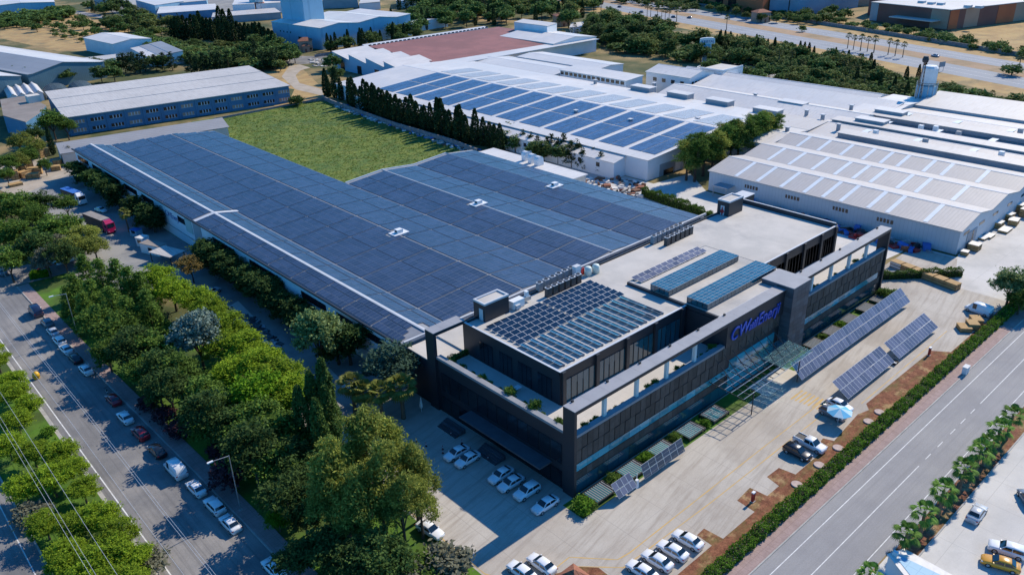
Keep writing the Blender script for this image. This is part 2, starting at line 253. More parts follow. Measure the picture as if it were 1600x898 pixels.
# ---------------------------------------------------------------- mesh helpers
class MB:
    """Collects faces; build() turns them into one mesh."""
    def __init__(s): s.v = []; s.f = []; s.m = []; s.k = 0
    def mat(s, k): s.k = k; return s
    def poly(s, pts):
        b = len(s.v); s.v += [tuple(p) for p in pts]; s.f.append(tuple(range(b, b + len(pts)))); s.m.append(s.k); return s
    def box(s, x0, y0, z0, x1, y1, z1):
        b = len(s.v); s.v += [(x0, y0, z0), (x1, y0, z0), (x1, y1, z0), (x0, y1, z0), (x0, y0, z1), (x1, y0, z1), (x1, y1, z1), (x0, y1, z1)]
        for q in ((0, 3, 2, 1), (4, 5, 6, 7), (0, 1, 5, 4), (1, 2, 6, 5), (2, 3, 7, 6), (3, 0, 4, 7)):
            s.f.append(tuple(b + i for i in q)); s.m.append(s.k)
        return s
    def hexa(s, lo, hi):
        """Box from four lower and four upper points."""
        b = len(s.v); s.v += [tuple(p) for p in lo] + [tuple(p) for p in hi]
        for q in ((3, 2, 1, 0), (4, 5, 6, 7), (0, 1, 5, 4), (1, 2, 6, 5), (2, 3, 7, 6), (3, 0, 4, 7)):
            s.f.append(tuple(b + i for i in q)); s.m.append(s.k)
        return s
    def prism(s, pts, z0, z1):
        n = len(pts); a = sum(pts[i][0] * pts[(i + 1) % n][1] - pts[(i + 1) % n][0] * pts[i][1] for i in range(n))
        if a < 0: pts = pts[::-1]
        b = len(s.v); s.v += [(p[0], p[1], z0) for p in pts] + [(p[0], p[1], z1) for p in pts]
        s.f.append(tuple(b + i for i in reversed(range(n)))); s.m.append(s.k)
        s.f.append(tuple(b + n + i for i in range(n))); s.m.append(s.k)
        for i in range(n):
            j = (i + 1) % n; s.f.append((b + i, b + j, b + n + j, b + n + i)); s.m.append(s.k)
        return s
    def xprism(s, prof, y0, y1):
        """Profile of (x, z) points drawn out along y."""
        n = len(prof); b = len(s.v); s.v += [(p[0], y0, p[1]) for p in prof] + [(p[0], y1, p[1]) for p in prof]
        s.f.append(tuple(b + i for i in range(n))); s.m.append(s.k)
        s.f.append(tuple(b + n + i for i in reversed(range(n)))); s.m.append(s.k)
        for i in range(n):
            j = (i + 1) % n; s.f.append((b + j, b + i, b + n + i, b + n + j)); s.m.append(s.k)
        return s
    def tube(s, p, q, r0, r1=None, n=8, cap=True):
        r1 = r0 if r1 is None else r1; p = Vector(p); q = Vector(q); d = (q - p)
        if d.length < 1e-6: return s
        d.normalize(); u = d.orthogonal().normalized(); w = d.cross(u); b = len(s.v)
        for c, r in ((p, r0), (q, r1)):
            for i in range(n):
                a = 2 * PI * i / n; s.v.append(tuple(c + u * (r * math.cos(a)) + w * (r * math.sin(a))))
        for i in range(n):
            j = (i + 1) % n; s.f.append((b + i, b + j, b + n + j, b + n + i)); s.m.append(s.k)
        if cap:
            s.f.append(tuple(b + i for i in reversed(range(n)))); s.m.append(s.k); s.f.append(tuple(b + n + i for i in range(n))); s.m.append(s.k)
        return s
    def lathe(s, prof, n=12, c=(0, 0, 0)):
        b = len(s.v)
        for r, z in prof:
            for i in range(n):
                a = 2 * PI * i / n; s.v.append((c[0] + r * math.cos(a), c[1] + r * math.sin(a), c[2] + z))
        for k in range(len(prof) - 1):
            for i in range(n):
                j = (i + 1) % n; s.f.append((b + k * n + i, b + k * n + j, b + (k + 1) * n + j, b + (k + 1) * n + i)); s.m.append(s.k)
        return s
    def mesh(s, name, mats, smooth=False, off=(0, 0, 0)):
        me = bpy.data.meshes.new(name)
        v = s.v if off == (0, 0, 0) else [(a - off[0], b - off[1], c - off[2]) for a, b, c in s.v]
        me.from_pydata(v, [], s.f)
        for m in (mats if isinstance(mats, (list, tuple)) else [mats]): me.materials.append(MT[m] if isinstance(m, str) else m)
        if any(s.m): me.polygons.foreach_set('material_index', s.m)
        if smooth: me.polygons.foreach_set('use_smooth', [True] * len(s.f))
        me.update(); return me

def tag(o, label=None, cat=None, group=None, kind=None):
    if label: o['label'] = label
    if cat: o['category'] = cat
    if group: o['group'] = group
    if kind: o['kind'] = kind
    return o
def link(name, me, parent=None, loc=(0, 0, 0), rot=None, scale=None):
    o = bpy.data.objects.new(name, me); COL.objects.link(o); o.location = loc
    if rot is not None: o.rotation_euler = rot if isinstance(rot, (tuple, list)) or hasattr(rot, 'x') else (0, 0, rot)
    if scale is not None: o.scale = (scale,) * 3 if isinstance(scale, (int, float)) else scale
    if parent is not None: o.parent = parent
    return o
def thing(name, label, cat, loc=(0, 0, 0), rz=0.0, group=None):
    o = link(name, None, None, loc, rz); o.empty_display_size = 0.5
    return tag(o, label, cat, group)
def solo(name, mb, mats, label, cat, group=None, loc=(0, 0, 0), rz=0.0, smooth=False):
    return tag(link(name, mb.mesh(name, mats, smooth), None, loc, rz), label, cat, group)
def part(parent, name, mb, mats, smooth=False, world=True, label=None, kind=None):
    """A part drawn in world metres (world=True) or in its parent's own frame."""
    off = (0, 0, 0)
    if world:
        p = parent
        while p is not None: off = tuple(a + b for a, b in zip(off, p.location)); p = p.parent
    o = link(name, mb.mesh(name, mats, smooth, off), parent)
    return tag(o, label, kind=kind)
def dup(root, loc, rz=0.0, label=None, group=None, scale=None, swap=None):
    """A copy of a thing and of its parts and sub-parts; swap exchanges a material on the copies."""
    def cp(o, par):
        c = o.copy(); COL.objects.link(c); c.parent = par
        if swap and c.type == 'MESH':
            for sl_ in c.material_slots:
                if sl_.material and sl_.material.name in swap:
                    mm = MT[swap[sl_.material.name]]; sl_.link = 'OBJECT'; sl_.material = mm
        for ch in o.children: cp(ch, c)
        return c
    kids = list(root.children)
    r = root.copy(); COL.objects.link(r); r.location = loc; r.rotation_euler = (0, 0, rz)
    if scale is not None: r.scale = (scale,) * 3 if isinstance(scale, (int, float)) else scale
    if label: r['label'] = label
    if group: r['group'] = group
    for k in kids: cp(k, r)
    return r
def struct(name, mb, mats): return tag(link(name, mb.mesh(name, mats)), kind='structure')
def sheet(name, pts, z, mat, kind='structure'):
    """A flat sheet with a small thickness."""
    mb = MB(); n = len(pts); a = sum(pts[i][0] * pts[(i + 1) % n][1] - pts[(i + 1) % n][0] * pts[i][1] for i in range(n))
    if a < 0: pts = pts[::-1]
    mb.poly([(p[0], p[1], z) for p in pts]); return tag(link(name, mb.mesh(name, mat)), kind=kind)
def rect(x0, y0, x1, y1): return [(x0, y0), (x1, y0), (x1, y1), (x0, y1)]
def inpoly(p, poly):
    c = False; n = len(poly); j = n - 1
    for i in range(n):
        a, b = poly[i], poly[j]
        if (a[1] > p[1]) != (b[1] > p[1]) and p[0] < (b[0] - a[0]) * (p[1] - a[1]) / (b[1] - a[1]) + a[0]: c = not c
        j = i
    return c
def scatter(poly, n, dmin, seed):
    rn = random.Random(seed); xs = [p[0] for p in poly]; ys = [p[1] for p in poly]; out = []; tries = 0
    while len(out) < n and tries < n * 60:
        tries += 1; p = (rn.uniform(min(xs), max(xs)), rn.uniform(min(ys), max(ys)))
        if inpoly(p, poly) and (dmin < .1 or all((p[0] - q[0]) ** 2 + (p[1] - q[1]) ** 2 > dmin * dmin for q in out)): out.append(p)
    return out
def quadmesh(name, V, mats, midx=None):
    """Mesh of separate quads from an (n, 4, 3) array."""
    n = len(V); me = bpy.data.meshes.new(name); me.vertices.add(4 * n); me.vertices.foreach_set('co', V.reshape(-1).astype(np.float32))
    me.loops.add(4 * n); me.loops.foreach_set('vertex_index', np.arange(4 * n, dtype=np.int32))
    me.polygons.add(n); me.polygons.foreach_set('loop_start', np.arange(0, 4 * n, 4, dtype=np.int32))
    for m in mats: me.materials.append(MT[m])
    if midx is not None: me.polygons.foreach_set('material_index', np.asarray(midx, dtype=np.int32))
    me.update(calc_edges=True); me.validate(); return me


# ---------------------------------------------------------------- ground, roads, yards
mb = MB(); mb.poly([(-5000, -5000, -0.02), (6000, -5000, -0.02), (6000, 7000, -0.02), (-5000, 7000, -0.02)])
struct('ground', mb, 'terrain')
# front road along the office
sheet('front_road', rect(-140, -36.8, 420, -26.3), 0.004, 'asphalt')
for y in (-28.05, -35.55): sheet('road_edge_line', rect(-140, y - 0.06, 420, y + 0.06), 0.008, 'white_line')
sheet('centre_line', rect(-140, -31.81, (43.4,-31.9)[0], -31.69), 0.008, 'white_line')
sheet('centre_line', rect((67.7,-31.7)[0], -31.81, 150, -31.69), 0.008, 'white_line')
for a, b in (((45.8,-31.8)[0], (47.7,-31.8)[0]), ((50.2,-31.8)[0], (52.2,-31.9)[0]), ((55.1,-31.8)[0], (57.1,-31.8)[0]), ((59.3,-31.8)[0], (61.3,-31.8)[0]), ((63.5,-31.7)[0], (65.3,-31.8)[0])):
    sheet('lane_dash', rect(a, -31.81, b, -31.69), 0.008, 'white_line')
mb = MB(); mb.box(-38, -26.3, -0.02, 420, -26.1, 0.13); struct('kerb', mb, 'kerb')
mb = MB(); mb.box(-38, -26.1, -0.02, 420, -23.7, 0.12); struct('front_pavement', mb, 'pavement')
# office yard, its planted strip and painted lines
sheet('office_yard', [(-19.6, -22.4), (128, -22.4), (128, 6), (97.6, 6), (97.6, 0.4), (0.4, 0.4), (0.4, 42), (-19.6, 42)], 0.006, 'concrete')
sheet('planted_strip', [(-30, -22.3), (126, -22.3), (112, -21.2), (82, -21.2), (80, -18.4), (54, -18.2), (52.5, -19.4), (50, -18.7), (40.2, -19.6), (39.6, -18.0), (38.4, -18.2), (38.2, -19.7), (28.2, -19.7), (27.8, -17.1), (24.6, -17.0), (24.0, -19.4), (20.8, -19.4), (20.6, -16.6), (16.8, -16.9), (16.5, -20.0), (8.7, -20.0), (8.5, -17.0), (6.7, -17.1), (6.5, -19.7), (-30, -19.7)], 0.012, 'soil')
mb = MB(); mb.box(-30, -22.5, -0.02, 122, -22.3, 0.12); struct('yellow_kerb', mb, 'yellowkerb')
sheet('hedge_bed', rect(-38, -23.7, 122, -22.5), 0.010, 'soil')
sheet('building_strip', rect(-2.2, -3.9, 97, 0.2), 0.012, 'lawn')
def stripe(name, pts, w, z, mat):
    for (a, b) in zip(pts[:-1], pts[1:]):
        d = Vector((b[0] - a[0], b[1] - a[1])); d.normalize(); n = Vector((-d.y, d.x)) * (w / 2)
        sheet(name, [(a[0] - n.x, a[1] - n.y), (b[0] - n.x, b[1] - n.y), (b[0] + n.x, b[1] + n.y), (a[0] + n.x, a[1] + n.y)], z, mat)
stripe('yellow_lane_line', [(-11.9,-7.8), (-9.0,-7.7), (-4.7,-12.5), (-2.6,-12.8), (30.0, -12.6), (49, -12.6)], 0.16, 0.012, 'yellow_line')
stripe('yellow_lane_line', [(-9.6,-9.5), (-5.2,-14.0), (14, -14.5), (50, -14.6)], 0.16, 0.012, 'yellow_line')
for k in range(10):
    y = -8.4 - 0.78 * k; sheet('crossing_bar', rect(46.2 + 0.05 * k, y - 0.16, 50.2, y + 0.16), 0.012, 'yellow_line')
stripe('yellow_lane_line', [(53.5, -17.6), (71, -17.5), (90, -17.3)], 0.14, 0.012, 'yellow_line')
stripe('yellow_lane_line', [(-19.2, 16), (-19.2, -2), (-17, -6)], 0.14, 0.012, 'yellow_line')
sheet('entrance_mat', rect(44, -5.2, 55, -1.0), 0.014, 'terrace')
# left road, its median and the second carriageway
LR = [(-50.6, -80), (-50.6, 320), (-40.4, 320), (-40.2, 160), (-39.9, 112), (-39.3, 80), (-38.3, 45), (-37.9, 25), (-37.2, -80)]
sheet('left_road', LR, 0.005, 'asphalt_old')
sheet('road_edge_line', rect(-49.7, -80, -49.52, 320), 0.009, 'white_line')
sheet('left_kerb_strip', rect(-51.2, -80, -50.6, 320), 0.02, 'kerb')
sheet('median_lawn', rect(-61.1, -80, -51.2, 320), 0.03, 'lawn')
mb = MB(); mb.box(-61.35, -80, -0.02, -61.1, 320, 0.13); struct('median_kerb', mb, 'kerb')
sheet('outer_road', rect(-76, -80, -61.35, 320), 0.004, 'asphalt_old')
sheet('road_edge_line', rect(-63.0, -80, -62.85, 320), 0.008, 'white_line')
RK = [(-37.2, -80), (-37.9, 25), (-38.3, 45), (-39.3, 80), (-39.9, 112), (-40.1, 146)]
mb = MB()
for (a, b) in zip(RK[:-1], RK[1:]): mb.hexa([(a[0], a[1], -0.02), (a[0] + 0.22, a[1], -0.02), (b[0] + 0.22, b[1], -0.02), (b[0], b[1], -0.02)], [(a[0], a[1], 0.14), (a[0] + 0.22, a[1], 0.14), (b[0] + 0.22, b[1], 0.14), (b[0], b[1], 0.14)])
struct('kerb', mb, 'kerb')
sheet('left_pavement', [(x + 0.22, y) for x, y in RK] + [(x + 2.6, y) for x, y in reversed(RK)], 0.12, 'pavement')
sheet('park_lawn', [(x + 2.6, y) for x, y in RK] + [(-29, 146), (-28, 140), (-21, 122), (-19.6, 60), (-19.6, -80)], 0.02, 'lawn')
# gate drive, service yard, west side of the hall
sheet('gate_drive', [(-40.2, 147), (-40.2, 161), (-31, 158), (-24, 160), (-21, 150), (-21, 122), (-28, 138), (-33, 146)], 0.009, 'asphalt_old')
sheet('service_yard', [(-24, 160), (-21, 122), (-12, 118), (-12, 60), (0.4, 42), (0.4, 236), (4, 262), (-20, 262), (-22, 200)], 0.008, 'concrete_dark')
sheet('timber_yard', [(-22, 222), (-2, 236), (-2, 275), (-30, 275)], 0.012, 'track')
sheet('west_court', [(-19.6, 42), (0.4, 42), (-12, 60), (-19.6, 60)], 0.008, 'concrete_dark')
# meadow behind the hall, tracks and dry ground
sheet('meadow', [(44.5, 125), (58, 278), (98.6, 274.9), (115.7, 270.7), (118, 262), (112.4, 171.9), (108, 150), (100, 130), (92, 131)], 0.004, 'field')
sheet('dry_verge', [(46.4,291.9), (102.8,273.9), (116.7,269.5), (130.5,292.2), (153.9,356.8), (137.0,381.0), (113.9,368.1), (120.8,303.7), (106.2,281.9)], 0.002, 'dry')
sheet('dirt_track', [(132.9,339.4), (151.7,365.8), (157.6,364.8), (156.5,350.6), (149.0,347.9), (139.6,336.6), (130.5,316.2), (130.2,292.4), (122.5,279.4), (121.2,303.2)], 0.006, 'track')
sheet('gate_paving', [(153.9,379.0), (171.2,391.5), (184.9,374.0), (168.5,360.8), (158.1,364.2)], 0.005, 'asphalt_old')
sheet('east_yard', [(92, 60), (92, 131), (108, 150), (124, 150), (124, 84), (140, 82), (129, 68), (129, -4), (180, -4), (180, -22), (128, -22), (128, 6), (110, 8), (97.6, 40), (92, 44)], 0.005, 'concrete_pale')
sheet('warehouse_forecourt', [(131, -3.5), (240, -3.5), (240, -24), (112, -24), (112, -10)], 0.010, 'concrete_pale')
# right edge: forecourt beyond the palms
sheet('palm_bed', rect(22.5, -39.8, 130, -37.2), 0.012, 'soil')
mb = MB(); mb.box(22.5, -40.0, -0.02, 130, -39.8, 0.16); mb.box(22.5, -37.2, -0.02, 130, -37.0, 0.12); struct('kerb', mb, 'kerb')
sheet('forecourt', [(10, -90), (200, -90), (200, -40), (22.5, -40), (22.5, -37.0), (10, -37.0)], 0.006, 'concrete_pale')
sheet('road_shoulder', rect(22.5, -37.0, 200, -36.8), 0.010, 'asphalt')
# highway in the distance
HA = [(200, -390), (336.1, 48.5), (375.1, 158.5), (434.7, 344.7), (475.2, 473.2), (700, 1150)]
HD = Vector((0.95, -0.31))
def hw(name, o0, o1, z, mat): 
    sheet(name, [(x + o0 * HD.x, y - o0 * HD.y) for x, y in HA] + [(x + o1 * HD.x, y - o1 * HD.y) for x, y in reversed(HA)], z, mat)
sheet('highway_verge', [(x - 16, y) for x, y in HA] + [(x + 98, y) for x, y in reversed(HA)], 0.002, 'dry')
hw('highway_carriageway', 0, 27, 0.010, 'highway')
hw('highway_median', 27, 44, 0.008, 'median')
hw('highway_carriageway', 44, 66, 0.010, 'highway')
for k, o in enumerate((9, 18, 51, 59)): hw('lane_line', o, o + 0.25, 0.014, 'white_line')
# dry field and scrub in the far left
sheet('dry_field', [(76.9,687.4), (98.5,731.0), (124.2,764.4), (149.0,759.0), (157.8,654.5), (147.3,602.7), (94.0,520.8), (78.2,541.1), (67.7,645.9)], 0.002, 'dry')
sheet('dry_field', [(507.1,149.2), (583.5,128.7), (439.6,82.0), (445.7,117.5)], 0.004, 'dry')
sheet('dry_field', [(492.9,235.5), (493.3,189.3), (472.8,167.0), (461.1,213.2)], 0.004, 'dry')
sheet('far_paving', [(321.6,193.4), (336.8,187.2), (307.2,139.2), (278.9,94.2), (269.0,69.1), (259.5,70.0), (288.3,135.0), (294.7,179.0)], 0.004, 'asphalt')
sheet('far_track', [(159.4,845.5), (167.4,748.0), (167.4,667.5), (160.5,650.7), (158.4,722.8), (151.2,821.7)], 0.006, 'asphalt')
sheet('far_yard', [(189.7,591.1), (172.2,681.3), (189.6,818.7), (215.4,880.6), (323.6,710.9), (260.4,590.2)], 0.003, 'concrete_dark')


# ---------------------------------------------------------------- solar panel meshes
def panel_mesh(name, w, l, glass, frame='pv_frame', t=0.05, rim=0.035, cells=None):
    """Panel lying in XY, centred: aluminium frame and a glass pane set just proud of it."""
    mb = MB(); mb.mat(1).box(-w / 2, -l / 2, -t, w / 2, l / 2, 0.0)
    mb.mat(0).box(-w / 2 + rim, -l / 2 + rim, -0.01, w / 2 - rim, l / 2 - rim, 0.006)
    return mb.mesh(name, [glass, frame])
def panel_quads(P0, ux, uy, nn, rim=0.03, t=0.05):
    """Frame box and pane as quads for a panel with corner P0 and edge vectors ux, uy."""
    a, b, c, d = P0, P0 + ux, P0 + ux + uy, P0 + uy; o = -nn * t
    q = [(a, b, c, d), (a + o, b + o, b, a), (b + o, c + o, c, b), (c + o, d + o, d, c), (d + o, a + o, a, d)]
    ex = ux / np.linalg.norm(ux) * rim; ey = uy / np.linalg.norm(uy) * rim; h = nn * 0.006
    q.append((a + ex + ey + h, b - ex + ey + h, c - ex - ey + h, d + ex - ey + h))
    return q

# ---------------------------------------------------------------- factory hall with the solar roof
FH = thing('factory_hall', 'long white factory hall whose whole zigzag roof is covered in dark blue solar panels', 'factory', (0.5, 42.5, 0))
SEC = [(0.3, 9.0), (5.7, 9.8), (11.4, 8.7), (30.0, 9.9), (44.0, 9.0), (56.7, 10.0), (68.0, 9.0), (80.6, 9.9), (91.0, 8.8)]
Y0 = 42.5
def yback(x, i): return 234.0 - x * 0.32 if i < 4 else 131.8
mb = MB(); mb.prism([(0.6, Y0 + 0.3), (0.6, 233.4), (43.7, 219.6), (43.7, 131.4), (90.7, 131.4), (90.7, Y0 + 0.3)], 0, 8.4); part(FH, 'wall', mb, 'wall_white')
mb = MB(); mb.xprism([(0.6, 8.3)] + [(x, z - 0.25) for x, z in SEC[1:-1]] + [(90.7, 8.3)], Y0 + 0.35, Y0 + 0.6); part(FH, 'gable_wall', mb, 'wall_white')
mb = MB(); mb.xprism([(44, 8.3)] + [(x, z - 0.25) for x, z in SEC[4:-1]] + [(90.7, 8.3)], 131.0, 131.3); part(FH, 'gable_wall', mb, 'wall_white')
# dark ribbon windows along the long wall
for a, b in ((46, 58), (60, 66), (70, 80), (90, 104), (112, 124), (138, 146), (163, 172), (176, 186), (190, 204), (207, 216), (220, 231)):
    mb = MB(); mb.box(0.52, a, 5.6, 0.66, b, 7.2); w = part(FH, 'window', mb, 'glass_dark')
    for k in range(1, int((b - a) / 3)):
        mb = MB(); mb.box(0.47, a + 3 * k - 0.05, 5.6, 0.54, a + 3 * k + 0.05, 7.2); part(w, 'mullion', mb, 'dark_trim')
mb = MB(); mb.box(0.5, 131, 0, 0.66, 136, 8.0); part(FH, 'wall_panel', mb, 'wall_grey', label='grey panel on the white wall')
mb = MB(); mb.box(0.45, 136.8, 4.2, 0.66, 141, 7.8); part(FH, 'ventilation_panel', mb, 'wall_mint')
mb = MB(); mb.box(0.38, Y0, 2.6, 0.7, 233, 2.75); part(FH, 'wall_band', mb, 'wall_grey')
mb = MB(); mb.box(-0.15, Y0, 8.62, 0.35, 234, 8.95); part(FH, 'gutter', mb, 'dark_trim')
mb = MB(); mb.box(0.35, Y0 - 0.45, 9.15, 91.2, Y0 - 0.05, 9.75); part(FH, 'end_parapet', mb, 'coping')
near = []; QV = []; QM = []
for i in range(8):
    (xa, za), (xb, zb) = SEC[i], SEC[i + 1]
    ya, yb = yback(xa, i), yback(xb, i)
    mb = MB(); mb.hexa([(xa, Y0, za - 0.3), (xb, Y0, zb - 0.3), (xb, yb, zb - 0.3), (xa, ya, za - 0.3)], [(xa, Y0, za - 0.14), (xb, Y0, zb - 0.14), (xb, yb, zb - 0.14), (xa, ya, za - 0.14)])
    slope = part(FH, 'roof_slope', mb, 'coping_grey')
    Wd = math.hypot(xb - xa, zb - za); rows = max(2, round(Wd / 2.08)); gap = 0.22
    ln = (Wd - 0.55 - gap) / rows; u = np.array([(xb - xa) / Wd, 0, (zb - za) / Wd]); v = np.array([0, 1.0, 0]); nn = np.cross(u, v)
    me_p = panel_mesh('solar_panel', ln - 0.04, 1.085, 'pv', 'pv_frame')
    for r in range(rows):
        s0 = 0.28 + r * ln + (gap if r >= rows / 2 else 0)
        xm = xa + u[0] * (s0 + ln / 2); ymax = yback(xm, i) - 0.6; y = Y0 + 0.5; blk = 0
        while y + 1.12 < ymax:
            skip = (abs(y + 0.5 - 133.2) < 0.9 and i < 2) or (math.hypot(xm - 30.6, y - 86.5) < 2.2) or (math.hypot(xm - 56.7, y - 88.0) < 2.2) or (math.hypot(xm - 80.6, y - 84.0) < 2.2) or (xm < 8 and y < 43.5 + 3 * (xm / 8)) or (11.4 < xm < 17 and y < 44)
            if not skip:
                P0 = np.array([xa, y, za]) + u * s0; c = P0 + u * (ln / 2) + v * 0.55
                d = (c[0] + 69.2) ** 2 + (c[1] + 65.3) ** 2
                near.append((d, i, slope, me_p, c, u, P0, ln, v, nn))
            blk += 1; y += 1.10 + (0.32 if blk % 9 == 0 else 0.0)
near.sort(key=lambda t: t[0])
for d, i, slope, me_p, c, u, P0, ln, v, nn in near[:300]:
    o = link('solar_panel', me_p, slope, tuple(c - np.array([0.5, 42.5, 0])), (0, -math.atan2(u[2], u[0]), 0))
for d, i, slope, me_p, c, u, P0, ln, v, nn in near[300:]:
    q = panel_quads(P0 + u * 0.02 - np.array([0.5, 42.5, 0]), u * (ln - 0.04), v * 1.085, nn); QV += q; QM += [1, 1, 1, 1, 1, 0]
o = link('solar_panels', quadmesh('solar_panels', np.array(QV), ['pv', 'pv_frame'], QM), FH); tag(o, kind='stuff')
# white ridge cappings, walkway crossing and roof hatches
for (x, z, ya, yb, w) in ((5.7, 9.8, Y0, 232, 0.35), (56.7, 10.0, Y0, 131.8, 0.16), (80.6, 9.9, Y0, 131.8, 0.10)):
    mb = MB(); mb.xprism([(x - w, z - 0.10), (x + w, z - 0.10), (x + w, z + 0.02), (x, z + 0.08), (x - w, z + 0.02)], ya, yb); part(FH, 'ridge_capping', mb, 'coping')
mb = MB(); mb.hexa([(0.2, 132.5, 8.9), (5.7, 132.5, 9.7), (5.7, 133.9, 9.7), (0.2, 133.9, 8.9)], [(0.2, 132.5, 9.1), (5.7, 132.5, 9.92), (5.7, 133.9, 9.92), (0.2, 133.9, 9.1)])
mb.hexa([(5.7, 132.5, 9.7), (12, 132.5, 8.5), (12, 133.9, 8.5), (5.7, 133.9, 9.7)], [(5.7, 132.5, 9.92), (12, 132.5, 8.72), (12, 133.9, 8.72), (5.7, 133.9, 9.92)]); part(FH, 'roof_walkway', mb, 'coping')
for x, y, z in ((30.6, 86.5, 9.85), (56.7, 88.0, 10.0), (80.6, 84.0, 9.9)):
    mb = MB(); mb.box(x - 2.0, y - 1.3, z - 0.15, x + 2.2, y + 1.5, z + 0.06); mb.box(x - 0.7, y - 0.6, z + 0.06, x + 0.9, y + 0.8, z + 0.9); h = part(FH, 'roof_vent', mb, 'white_metal')
    mb = MB(); mb.box(x - 0.74, y - 0.3, z + 0.25, x - 0.702, y + 0.5, z + 0.75); part(h, 'louvre', mb, 'dark_trim')
mb = MB(); mb.hexa([(44, 131.75, 8.7), (56.7, 131.75, 9.7), (56.7, 132.0, 9.7), (44, 132.0, 8.7)], [(44, 131.75, 9.1), (56.7, 131.75, 10.1), (56.7, 132.0, 10.1), (44, 132.0, 9.1)])
mb.hexa([(56.7, 131.75, 9.7), (68, 131.75, 8.7), (68, 132.0, 8.7), (56.7, 132.0, 9.7)], [(56.7, 131.75, 10.1), (68, 131.75, 9.1), (68, 132.0, 9.1), (56.7, 132.0, 10.1)])
mb.hexa([(68, 131.75, 8.7), (80.6, 131.75, 9.6), (80.6, 132.0, 9.6), (68, 132.0, 8.7)], [(68, 131.75, 9.1), (80.6, 131.75, 10.0), (80.6, 132.0, 10.0), (68, 132.0, 9.1)]); part(FH, 'verge_flashing', mb, 'white_metal')
# lettering on the long wall
def text_mesh(name, body, size, mat, extrude=0.03, shear=0.0, bold=0.0):
    cu = bpy.data.curves.new(name, 'FONT'); cu.body = body; cu.size = size; cu.extrude = extrude; cu.shear = shear; cu.align_x = 'CENTER'; cu.offset = bold
    t = bpy.data.objects.new(name, cu); COL.objects.link(t); dg = bpy.context.evaluated_depsgraph_get()
    me = bpy.data.meshes.new_from_object(t.evaluated_get(dg)); bpy.data.objects.remove(t); bpy.data.curves.remove(cu)
    me.materials.clear(); me.materials.append(MT[mat]); return me
o = link('lettering', text_mesh('lettering', 'CWEnerji', 2.3, 'navy_letter', shear=0.15), FH, (0.08, 150.5 - 42.5, 5.2), (PI / 2, 0, -PI / 2))
# annexe with white flat roof and three curved cowls on the meadow side
AN = thing('side_annexe', 'low annexe with plain white flat roof along the solar hall', 'annexe', (95, 100, 0))
mb = MB(); mb.prism([(91.0, 90), (91.0, 131), (99.5, 131), (99.5, 90)], 0, 7.2); part(AN, 'wall', mb, 'wall_cream')
mb = MB(); mb.prism([(91.0, 89.6), (91.0, 131.5), (100, 131.5), (100, 89.6)], 7.2, 7.5); part(AN, 'roof', mb, 'roof_white')
for k, (u_) in enumerate(((97.7,113.5), (97.1,110.0), (96.6,106.7))):
    mb = MB(); pr = [(-1.2, 0), (1.3, 0), (1.3, 1.3)] + [(1.3 - 0.0 + 1.35 * math.cos(a) - 1.35, 1.5 + 1.35 * math.sin(a)) for a in np.linspace(0.1, PI * 0.98, 8)] + [(-1.2, 1.0)]
    mb.xprism(pr, -0.8, 0.8); mb.box(-1.28, -0.7, 0.15, -1.2, 0.7, 1.3)
    solo('roof_cowl', mb, 'white_metal', ['white curved roof cowl, first of three from the meadow', 'white curved roof cowl in the middle of three', 'white curved roof cowl nearest the office'][k], 'roof cowl', 'curved cowls on the white annexe roof', (u_[0], u_[1], 7.5))


# ---------------------------------------------------------------- office building
OB = thing('office_building', 'dark modern office block with framed terraces and a tall blue-lettered centre', 'office', (0, 0, 0))
def bx(par, name, x0, y0, z0, x1, y1, z1, mat, **k):
    mb = MB(); mb.box(x0, y0, z0, x1, y1, z1); return part(par, name, mb, mat, **k)
base = bx(OB, 'base_wall', 0.5, 0.5, 0, 97.0, 41.6, 8.6, 'dark_clad')
mb = MB(); mb.prism([(0.6, 0.6), (96.9, 0.6), (96.9, 41.5), (0.6, 41.5)], 8.6, 8.8); part(OB, 'terrace_floor', mb, 'terrace')
# upper floor
UP = [(6.7, 9.4), (38.4, 9.4), (38.4, 2.4), (63.3, 2.4), (63.3, 9.3), (92.0, 9.3), (92.0, 33.0), (6.7, 33.0)]
mb = MB(); mb.prism(UP, 8.8, 14.3); up = part(OB, 'upper_wall', mb, 'dark_clad')
mb = MB(); mb.prism([(7.0, 9.7), (38.7, 9.7), (38.7, 2.7), (63.0, 2.7), (63.0, 9.6), (91.7, 9.6), (91.7, 32.7), (7.0, 32.7)], 14.3, 14.42); part(OB, 'flat_roof', mb, 'roof_screed')
def parapet(name, a, b, z0, z1, w, mat):
    d = Vector((b[0] - a[0], b[1] - a[1])); d.normalize(); n = Vector((-d.y, d.x)) * w
    mb = MB(); mb.hexa([(a[0], a[1], z0), (b[0], b[1], z0), (b[0] + n.x, b[1] + n.y, z0), (a[0] + n.x, a[1] + n.y, z0)], [(a[0], a[1], z1), (b[0], b[1], z1), (b[0] + n.x, b[1] + n.y, z1), (a[0] + n.x, a[1] + n.y, z1)])
    return part(OB, name, mb, mat)
parapet('parapet', (6.68, 9.38), (38.4, 9.38), 14.3, 14.85, 0.3, 'dark_clad'); parapet('coping', (6.6, 9.32), (38.7, 9.32), 14.85, 14.93, 0.4, 'coping')
parapet('parapet', (6.68, 33.0), (6.68, 9.4), 14.3, 14.85, 0.3, 'dark_clad'); parapet('coping', (6.6, 33.05), (6.6, 9.72), 14.85, 14.93, 0.4, 'coping')
parapet('parapet', (63.3, 9.28), (92.0, 9.28), 14.3, 14.95, 0.3, 'dark_clad'); parapet('coping', (63.3, 9.22), (92.1, 9.22), 14.95, 15.03, 0.4, 'coping')
